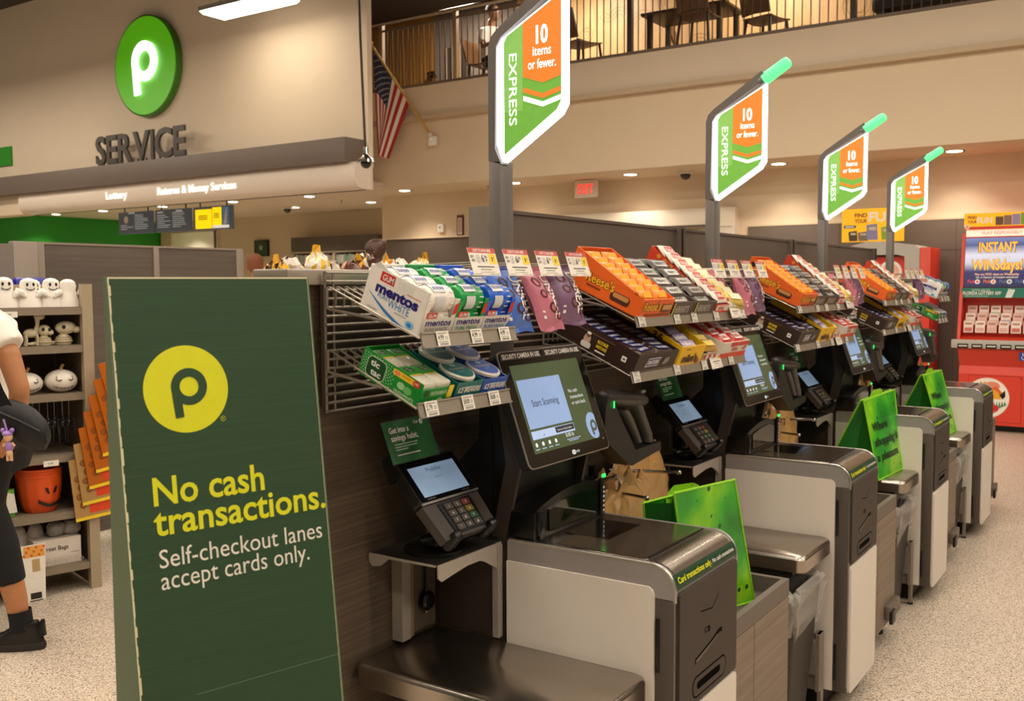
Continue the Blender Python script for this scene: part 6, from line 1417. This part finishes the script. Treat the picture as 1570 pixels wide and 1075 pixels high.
# her bag
o = thing('shoulder_bag', 'black shoulder bag with strap hanging at the woman\'s hip', 'bag', W(.15, -.19, .86))
b = MB(); rings = []
for t, rz, rw in ((-.1, .03, .02), (-.088, .065, .034), (-.05, .085, .042), (.0, .092, .045), (.045, .085, .042), (.08, .06, .034), (.095, .025, .02)):
    rings.append([W(.15+t, -.19+rw*math.cos(a), .965-.42*t+rz*math.sin(a)) for a in [2*math.pi*i/18 for i in range(18)]])
b.loft(rings, mat('0f0d0d', .55)); b.build('bag_body', o)
b = MB(); b.tube([W(.07, -.232, 1.03), W(.15, -.238, .995), W(.23, -.228, .95)], .004, mat('3a3532', .4, .4), 6); b.build('zip', o)
b = MB()
pts = [(-.12, -.03, 1.4), (-.03, -.16, 1.3), (.02, -.195, 1.2), (.065, -.21, 1.1), (.1, -.22, 1.04), (.12, -.225, .99)]
for k in range(len(pts)-1):
    p, q = pts[k], pts[k+1]; b.add([W(p[0]-.018, p[1], p[2]-.009), W(p[0]+.018, p[1]+.004, p[2]+.009), W(q[0]+.018, q[1]+.004, q[2]+.009), W(q[0]-.018, q[1], q[2]-.009)], [(0, 1, 2, 3)], BLACK, True)
b.build('strap', o)
b = MB(); q = W(.03, -.2, 1.145); b.sphere(q, (.02, .012, .02), SILV, 8, 6); b.build('buckle', o)
U, w_ = .115, -.25
o = thing('doll_charm', 'tiny doll charm in a lilac cap dangling from the black shoulder bag', 'charm', W(U, w_, .86))
LIL = mat('a07ac0', .5); DSK = mat('e0b088', .5)
b = MB(); b.tube([W(U-.014, w_, 1.0), W(U-.008, w_, .98), W(U-.002, w_, .955)], .004, LIL, 6); b.build('cord', o)
b = MB(); b.sphere(W(U+.002, w_, .93), (.017, .017, .018), DSK, 12, 8); b.sphere(W(U+.004, w_, .893), (.014, .014, .02), LIL, 12, 8); b.sphere(W(U+.005, w_, .868), (.012, .012, .016), DSK, 10, 8)
for d in (-1, 1): b.tube([W(U+.004+d*.007, w_, .862), W(U+.005+d*.007, w_, .838)], .006, DSK, 8); b.tube([W(U+.004+d*.012, w_, .908), W(U+.004+d*.022, w_, .895)], .005, DSK, 8)
b.build('figure', o)
b = MB(); b.sphere(W(U, w_, .944), (.02, .02, .012), LIL, 12, 8)
for d in (-1, 1): b.sphere(W(U+d*.018, w_, .957), .009, LIL, 10, 6)
b.build('cap', o)
# seated diner upstairs
o = thing('person', 'person in a pale top sitting upstairs behind the railing, left of nearest sign', 'person', (11.9, 8.35, 4.232))
b = MB(); C0 = Vector((11.9, 8.35, 4.232)); F2 = Vector((0, -1, 0)); S2 = Vector((-1, 0, 0))
def J2(f, s, z): return tuple(C0+F2*f+S2*s+Vector((0, 0, z)))
P = head_geo(b, J2(.05, 0, 1.2), F2, S2); b.tube([J2(0, 0, .95), J2(.03, 0, 1.1)], .055, SK0, 12)
b.loft([[J2(.11*math.cos(a), r*math.sin(a), z) for a in [2*math.pi*i/18 for i in range(18)]] for z, r in ((.45, .16), (.7, .16), (.9, .19), (.98, .1))], SK0)
for d in (-1, 1):
    b.tube([J2(0, d*.19, .92), J2(.05, d*.24, .68), J2(.28, d*.18, .74)], [.05, .042, .03], SK0, 10)
    for q in range(4): b.tube([J2(.28, d*(.165+.011*q), .74), J2(.33, d*(.16+.011*q), .745), J2(.345, d*(.16+.011*q), .73)], .008, SK0, 6)
    b.tube([J2(.28, d*.155, .74), J2(.31, d*.14, .74)], .009, SK0, 6)
    b.tube([J2(0, d*.1, .5), J2(.42, d*.11, .5), J2(.43, d*.11, .08)], [.085, .06, .04], SK0, 12); b.tube([J2(.4, d*.11, .04), J2(.56, d*.11, .03)], .038, SK0, 10)
remesh(b, 'body', mat('8a5a3c', .5), o, .012, 3); eyes(P, o)
b = MB(); b.loft([[J2(.14*math.cos(a), (r+.02)*math.sin(a), z) for a in [2*math.pi*i/18 for i in range(18)]] for z, r in ((.44, .17), (.7, .17), (.9, .19), (.99, .1))], SK0)
for d in (-1, 1): b.tube([J2(0, d*.17, .92), J2(.03, d*.235, .74)], [.075, .062], SK0, 12)
remesh(b, 'shirt', mat('cfc4b8', .8), o, .014, 3)
b = MB()
for d in (-1, 1): b.tube([J2(-.02, d*.09, .5), J2(.42, d*.11, .5), J2(.43, d*.11, .1)], [.105, .08, .06], SK0, 12)
remesh(b, 'trousers', mat('1e1b1a', .8), o, .014, 3)
b = MB(); b.loft([[P(-.012+rf*math.cos(a), rs*math.sin(a), z) for a in [2*math.pi*i/18 for i in range(18)]] for z, rf, rs in ((.0, .085, .08), (.06, .1, .083), (.1, .08, .065), (.125, .03, .03))], mat('2a1a12', .7)); b.build('hair', o)
cafe_chair(11.9, 8.42, 0, 'pale upstairs chair the seated diner sits on')
# ------------------------------------------------------------------ lottery machines on the far wall
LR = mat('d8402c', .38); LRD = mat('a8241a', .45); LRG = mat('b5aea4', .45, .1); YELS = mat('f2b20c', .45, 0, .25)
o = thing('lottery_machine', 'big red lottery ticket machine with blue screen at the right edge', 'vending machine', (11.15, 1.2, 0))
yl, yr = 1.77, 1.1
def lx(b, x=10.8): b.on((x, yl, 0), (0, -1, 0), (0, 0, 1)); return b      # local: u to the right, v up, n toward the camera
WL = yl-yr
b = MB(); b.box(10.95, 11.5, yr+.03, yl-.03, .0, .07, BLACK); b.build('plinth', o)
b = MB(); b.T = Matrix(((1, 0, 0, 0), (0, 0, 1, 0), (0, 1, 0, 0), (0, 0, 0, 1)))
b.prism([(10.82, .07), (11.52, .07), (11.52, 2.0), (10.98, 2.0), (10.94, 1.42), (11.02, 1.36), (11.02, 1.0), (10.74, .93), (10.74, .82), (10.84, .66), (10.82, .58)], yr, yl, LR); b.off(); b.build('cabinet', o)
for y in (yl-.012, yr-.02):
    b = MB(); b.T = Matrix(((1, 0, 0, 0), (0, 0, 1, 0), (0, 1, 0, 0), (0, 0, 0, 1))); b.prism([(10.76, .93), (11.1, .93), (11.1, 2.0), (10.94, 2.0), (10.86, 1.42)], y, y+.03, LR); b.off(); b.build('side_cheek', o)
b = MB(); lx(b, 10.819); b.rrect(.09, .1, WL-.09, .57, .01, LRD, .0004); b.rrect(.096, .106, WL-.096, .564, .01, LR, .0012); b.disc(WL-.1, .55, .012, LRD, .003, 14); b.off(); b.build('door', o)
b = MB(); lx(b, 10.8175); CX, CY, CRR = .27, .345, .205; b.disc(CX, CY, CRR, PAPER, .003, 48); SALM = mat('e88a72', .5)
b.ring(CX, CY, CRR-.006, CRR, SALM, .0034, 48); b.disc(CX+.04, CY+.12, .075, SALM, .0036, 20, .045); b.poly([(CX+.0, CY+.08), (CX+.08, CY+.12), (CX+.15, CY+.04), (CX+.1, CY-.01)], mat('e0641c', .5), .0038)
b.poly([(CX+.05, CY+.09), (CX+.1, CY+.06), (CX+.13, CY-.01), (CX+.05, CY-.01)], mat('f0a818', .5), .004); b.poly([(CX+.11, CY+.03), (CX+.16, CY+.08), (CX+.165, CY+.02), (CX+.14, CY-.01)], BLACK, .0042)
for q in range(5): b.poly([(CX+.05+.024*q, CY-.13+.014*q), (CX+.065+.024*q, CY-.03), (CX+.08+.024*q, CY-.12+.012*q)], mat('3f8a5a', .5), .0042)
b.disc(CX+.08, CY-.1, .03, mat('c8281e', .5), .0044, 14); b.poly([(CX-.02, CY-.16), (CX+.06, CY-.05), (CX+.1, CY-.13), (CX+.03, CY-.17)], mat('d8503a', .5), .0043)
for q in range(3): b.disc(CX-.06+.035*q, CY+.15, .012, mat('e8a24a', .5), .0038, 10)
b.off(); b.build('emblem', o)
b = MB(); b.box(10.7, 10.76, yr-.06, yl+.06, .845, .93, LRG, .008); b.build('ledge', o)
for k in range(5):
    b = MB(); lx(b, 10.698); u = .0+.13*k; b.rrect(u, .845, u+.1, .89, .006, BLACK, .0006); b.rect(u+.012, .862, u+.09, .876, mat('d8d0c4', .5), .0012); b.off(); b.build('dispense_slot', o)
b = MB(); lx(b, 10.735); b.rect(.555, .735, .635, .815, mat('1c3f9a', .5), .004); b.ring(.595, .765, .014, .019, PAPER, .005, 16, 150, 380); b.rect(.586, .78, .592, .8, PAPER, .005); b.disc(.588, .805, .005, PAPER, .005, 10); b.off(); b.build('access_sign', o)
random.seed(14)
for r in range(3):
    for k in range(6):
        u = .035+.108*k+.006*r; z = 1.0+.075*r; x = 10.80+.075*r; y = yl-u
        q = thing('ticket_card', 'pale scratch ticket sample in the red machine\'s window', 'ticket', (x, y, z), 0, 'scratch tickets in the red machine')
        b = MB(); b.on((x, y, z), (0, -1, 0), (.2, 0, 1)); b.prism([(0, 0), (.088, 0), (.088, .12), (0, .12)], -.003, 0, mat(('e4d2c4', 'e8dccd', 'ddb9a8')[(k+r) % 3], .5)); b.rect(.008, .01, .08, .05, mat(('c8685a', 'd88a6a', '6f9a3a', '8a7ab0')[(k*2+r) % 4] if (k+r) % 4 == 0 else 'd9a898', .5), .0006); b.rect(.012, .08, .076, .1, mat('b8746a', .5), .0006); b.off(); b.build('card', q)
b = MB(); b.on((10.855, yl-.0, 1.35), (0, -1, 0), (.05, 0, 1)); b.rect(0, 0, WL, .1, mat('1f6a58', .4, 0, .1), .002); b.text('DOWNLOAD THE', .1, .068, .017, PAPER, .003, 'L', .16); b.text('FLORIDA LOTTERY APP', .015, .03, .032, PAPER, .003, 'L', .35, .02); b.rect(.03, .012, .25, .018, mat('9ac0b0', .5), .003); b.poly([(.4, 0), (.43, .09), (.49, .08), (.46, 0)], mat('d8e0d8', .5), .003); b.off(); b.build('app_strip', o)
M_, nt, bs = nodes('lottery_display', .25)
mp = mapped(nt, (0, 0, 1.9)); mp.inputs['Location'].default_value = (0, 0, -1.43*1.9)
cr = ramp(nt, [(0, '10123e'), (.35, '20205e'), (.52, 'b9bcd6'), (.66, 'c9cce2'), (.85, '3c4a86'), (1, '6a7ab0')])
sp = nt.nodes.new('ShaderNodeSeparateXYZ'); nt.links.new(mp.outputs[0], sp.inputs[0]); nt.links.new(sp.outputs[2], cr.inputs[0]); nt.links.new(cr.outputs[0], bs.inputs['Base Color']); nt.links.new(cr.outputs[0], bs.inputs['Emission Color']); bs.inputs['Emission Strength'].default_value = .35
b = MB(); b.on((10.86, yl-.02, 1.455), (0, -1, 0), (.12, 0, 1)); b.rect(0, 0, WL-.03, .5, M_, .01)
GOLDT = mat('f2b03c', .4, 0, .4); U0 = .3
b.text('INSTANT', U0, .355, .095, mat('5a2c10', .5), .011, 'C', .36, .05); b.text('INSTANT', U0, .357, .093, GOLDT, .012, 'C', .35, .03); b.text('Fun on', U0+.01, .285, .042, PAPER, .012, 'C', .2, shear=.2); b.text('WINSdays!', U0-.005, .175, .1, mat('5a2c10', .5), .011, 'C', .47, .05); b.text('WINSdays!', U0-.005, .177, .098, GOLDT, .012, 'C', .46, .03)
b.text('Play any PICK game on Wednesday', U0, .12, .02, mat('f0b8a0', .5, 0, .3), .012, 'C', .4, .02); b.text('for a chance of instant winnings!', U0, .09, .02, PAPER, .012, 'C', .38, .02)
for k, cl in enumerate(('c83a5a', 'd86a3a', '5a6a8a', '4a5a9a')): u = .035+.145*k; b.text('Pick', u, .04, .035, mat(cl, .4, 0, .2), .012, 'L', .07, .02); b.disc(u+.09, .055, .024, mat('d8d4cc', .4, 0, .2), .0115, 18); b.disc(u+.09, .055, .013, mat(cl, .4, 0, .2), .012, 14)
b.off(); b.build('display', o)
b = MB(); b.on((10.925, yl-.02, 1.965), (0, -1, 0), (0, 0, 1)); b.rect(0, .0, WL-.03, .07, mat('f3c9b4', .4, 0, .6), .004); b.text('PLAY RESPONSIBLY', .15, .02, .03, mat('b85a4a', .5), .005, 'L', .36); b.off(); b.build('header_light', o)
b = MB(); b.box(10.9, 10.94, yr, yl, 2.035, 2.2, YELS); lx(b, 10.899); b.rect(0, 2.035, WL, 2.065, LR, .001); b.text('FIND\nYOUR', .075, 2.145, .028, mat('9a3a10', .5), .002, 'C', .085, .03); b.text('FUN', .12, 2.1, .055, PAPER, .002, 'L', .14, .03); b.disc(.03, 2.065, .024, PAPER, .002, 18); b.disc(.03, 2.065, .016, mat('e0a08a', .5), .0025, 14)
for k, cl in enumerate(('6a4a3a', '8a6a5a', '9a86b0', '7fa03a')): b.rect(.29+.075*k, 2.075, .36+.075*k, 2.16+.01*k, mat(cl, .5), .002)
b.off(); b.build('top_sign', o)
# second machine with grey arched hood
o = thing('grey_hood_machine', 'grey arched lottery machine with red front, behind the partition end', 'vending machine', (11.2, 2.6, 0))
b = MB(); b.box(11.0, 11.5, 2.25, 2.98, 0, 1.7, LRD); b.build('cabinet', o)
b = MB(); b.on((10.9, 3.02, 0), (0, -1, 0), (0, 0, 1)); ar = [(0, 1.55), (0, 1.82)]+[(.12+.0*q, 1.9) for q in (0,)]+[(.3, 1.945), (.5, 1.94), (.78, 1.9), (.83, 1.86), (.83, 1.2), (.7, 1.2), (.68, 1.78), (.6, 1.8), (.12, 1.8), (.1, 1.55)]
b.prism(ar, -.6, .0, LRG); b.off(); b.build('hood', o)
b = MB(); b.on((10.995, 3.0, 0), (0, -1, 0), (0, 0, 1)); b.rect(.1, 1.66, .3, 1.78, mat('1c3a8a', .4, 0, .3), .002); b.text('lotto', .12, 1.69, .05, PAPER, .003, 'L', .16); b.rect(.34, 1.3, .68, 1.78, LR, .002); b.disc(.5, 1.62, .12, PAPER, .003, 24); b.disc(.5, 1.62, .09, mat('e8b090', .5), .0034, 20); b.disc(.48, 1.6, .05, mat('c8402a', .5), .0038, 16); b.off(); b.build('front_print', o)
o = thing('fun_poster', 'yellow poster reading find your fun on top of the grey machine', 'poster', (10.95, 2.7, 1.95))
b = MB(); b.box(10.93, 10.96, 2.36, 3.0, 1.945, 2.3, YELS); b.on((10.929, 3.0, 1.945), (0, -1, 0), (0, 0, 1)); b.text('FIND\nYOUR', .2, .265, .04, mat('8a2a10', .5), .001, 'C', .13, .03); b.text('FUN', .28, .215, .095, PAPER, .001, 'L', .3, .03); b.rrect(.02, .15, .15, .18, .012, mat('2a3f66', .5), .001); b.rect(.04, .159, .13, .171, PAPER, .0015)
for k, (u, v, w, h, cl) in enumerate(((.08, .01, .09, .11, '4a3a2a'), (.18, .01, .1, .1, '7a6a5a'), (.27, .02, .11, .17, '8a80a8'), (.42, .02, .08, .14, '86a83a'))): b.poly([(u, v), (u+w, v), (u+w-.01, v+h), (u-.01, v+h-.01)], mat(cl, .5), .0012+.0003*k); b.rect(u+.015, v+h*.6, u+w-.02, v+h*.8, mat('c9b8a0', .5), .0025)
b.off(); b.build('print', o)
b = MB(); b.box(10.9, 11.4, 2.08, 2.19, .0, 1.87, LR, .01); tag(b.build('red_cabinet', loc=(11.1, 2.13, 0)), 'narrow red cabinet side right of the grey arched machine', 'cabinet')

# ------------------------------------------------------------------ flag, exit sign, cameras, small wall things
o = thing('flag', 'american flag drooping from a slanted wooden pole on the upper wall', 'flag', (10.5, 8.4, 3.45))
b = MB(); pb = Vector((10.55, 8.34, 3.46)); pt = Vector((10.3, 9.22, 4.8)); b.tube([pb, pt], .016, mat('c9a04a', .4), 10); b.sphere(pt, (.028, .028, .04), mat('c98a2a', .35, .4), 12, 8); b.build('pole', o)
b = MB(); b.box(10.5, 10.558, 8.28, 8.4, 3.38, 3.5, PAPER, .01); b.tube([(10.5, 8.34, 3.46), tuple(pb.lerp(pt, .06))], .026, PAPER, 10); b.build('bracket', o)
h0 = pt.lerp(pb, .03); h1 = pt.lerp(pb, .62); NS, NT = 26, 40
def flagp(s, t):
    a = h0.lerp(h1, s); d0 = Vector((.0, -.05, -1.52)); d1 = Vector((-.03, .38, -.72)); d = d0.lerp(d1, s**.8)
    p = a+d*t; f = .04*math.sin(s*9+t*2.5)*min(1, t*3)+.02*math.sin(s*17-t*4)*t
    return tuple(p+Vector((-.55, -.4, 0))*f+Vector((.2, -.35, 0))*.12*math.sin(s*6.2+.5)*t)
FR = mat('a81c22', .7); FW = mat('e8ded2', .7); FB = mat('1c2448', .7)
b = MB(); vs = [flagp(i/NS, j/NT) for i in range(NS+1) for j in range(NT+1)]
for i in range(NS):
    for j in range(NT):
        m = FB if i < 14 and j < 16 else (FR if (i//2) % 2 == 0 else FW)
        k = b.slot(m); b.f.append([i*(NT+1)+j, i*(NT+1)+j+1, (i+1)*(NT+1)+j+1, (i+1)*(NT+1)+j]); b.m.append(k); b.sm.append(True)
b.v += vs
for i in range(9):
    for j in range(6 if i % 2 == 0 else 5):
        s = (i+.9)*14/26/9.8; t = (j+.7+(0 if i % 2 == 0 else .5))*.4/6.2; c = Vector(flagp(s, t)); u = (Vector(flagp(s+.01, t))-c).normalized(); v = (Vector(flagp(s, t+.01))-c).normalized(); n = u.cross(v).normalized()
        for sg in (1, -1): b.add([tuple(c+n*.004*sg+u*(.015 if q % 2 == 0 else .006)*math.cos(q*math.pi/5)+v*(.015 if q % 2 == 0 else .006)*math.sin(q*math.pi/5)) for q in range(10)], [list(range(10))], FW)
b.build('cloth', o, 80)
o = thing('exit_sign', 'lit red EXIT sign under the soffit between first two express signs', 'exit sign', (11.3, 6.4, 2.64))
b = MB(); b.box(11.28, 11.33, 6.235, 6.57, 2.635, 2.86, mat('e6d4c2', .5), .012); b.build('housing', o)
b = MB(); b.on((11.279, 6.54, 2.66), (0, -1, 0), (0, 0, 1)); b.text('EXIT', .137, .025, .12, mat('ff3a34', .4, 0, .9), .0015, 'C', .23, .02); b.off(); b.build('lettering', o)
for (x, y), lab in (((11.158, 4.941), 'dome camera on the soffit left of the second express sign'), ((12.1, 12.82), 'dome camera in the service recess ceiling')):
    o = thing('dome_camera', lab, 'camera', (x, y, 2.87)); b = MB(); b.T = Matrix.Translation((x, y, 0)); b.lathe([(.02, 2.869), (.09, 2.869), (.09, 2.84), (.075, 2.83), (.02, 2.83)], mat('d9cdbd', .4), 24); b.off(); b.build('housing', o)
    b = MB(); b.sphere((x, y, 2.82), (.065, .065, .06), mat('14100e', .08, coat=.5), 18, 10); b.build('dome', o)
o = thing('pendant_camera', 'chrome dome camera on a long thin pole by the canopy corner', 'camera', (8.1, 7.35, 2.8))
b = MB(); b.tube([(8.1, 7.35, 2.93), (8.1, 7.4, 4.2), (8.1, 7.42, 5.915)], .014, mat('3a302a', .4, .5), 10); b.build('pole', o)
b = MB(); b.T = Matrix.Translation((8.1, 7.345, 0)); b.lathe([(.02, 3.02), (.03, 3.0), (.03, 2.93), (.05, 2.9), (.1, 2.87), (.11, 2.84), (.02, 2.84)], CHROME, 24); b.off(); b.build('bell', o)
b = MB(); b.sphere((8.1, 7.345, 2.835), (.06, .06, .06), mat('14100e', .08, coat=.5), 16, 10); b.build('dome', o)
o = thing('wall_thermostat', 'small white device on the wall right of the recess corner', 'device', (11.57, 9.02, 2.3))
b = MB(); b.box(11.55, 11.6, 8.97, 9.08, 2.28, 2.4, PAPER, .01); b.build('case', o)
b = MB(); b.on((11.549, 9.06, 2.3), (0, -1, 0), (0, 0, 1)); b.disc(.03, .05, .018, GREYI, .001, 14); b.off(); b.build('lens', o)
o = thing('narrow_frame', 'narrow dark framed strip on the wall left of the nearest express post', 'picture', (11.59, 8.67, 2.22))
b = MB(); b.box(11.57, 11.6, 8.62, 8.73, 2.22, 2.52, mat('5a3a34', .5)); b.build('frame', o)
b = MB(); b.on((11.569, 8.715, 2.24), (0, -1, 0), (0, 0, 1)); b.rect(0, 0, .08, .24, mat('d8bfae', .5), .001); b.rect(.02, .02, .06, .22, mat('b89a90', .5), .0015); b.off(); b.build('insert', o)
for (x, y), lab in (((11.2, 7.9), 'tiny sprinkler head on the soffit left of the nearest express post'), ((11.7, 11.15), 'tiny sprinkler head on the recess ceiling above the bald man')):
    b = MB(); b.T = Matrix.Translation((x, y, 0)); b.lathe([(.03, 2.869), (.03, 2.862), (.008, 2.86), (.008, 2.83), (.022, 2.826), (.003, 2.824)], SILV, 14); b.off(); tag(b.build('sprinkler', loc=(x, y, 2.869)), lab, 'sprinkler')
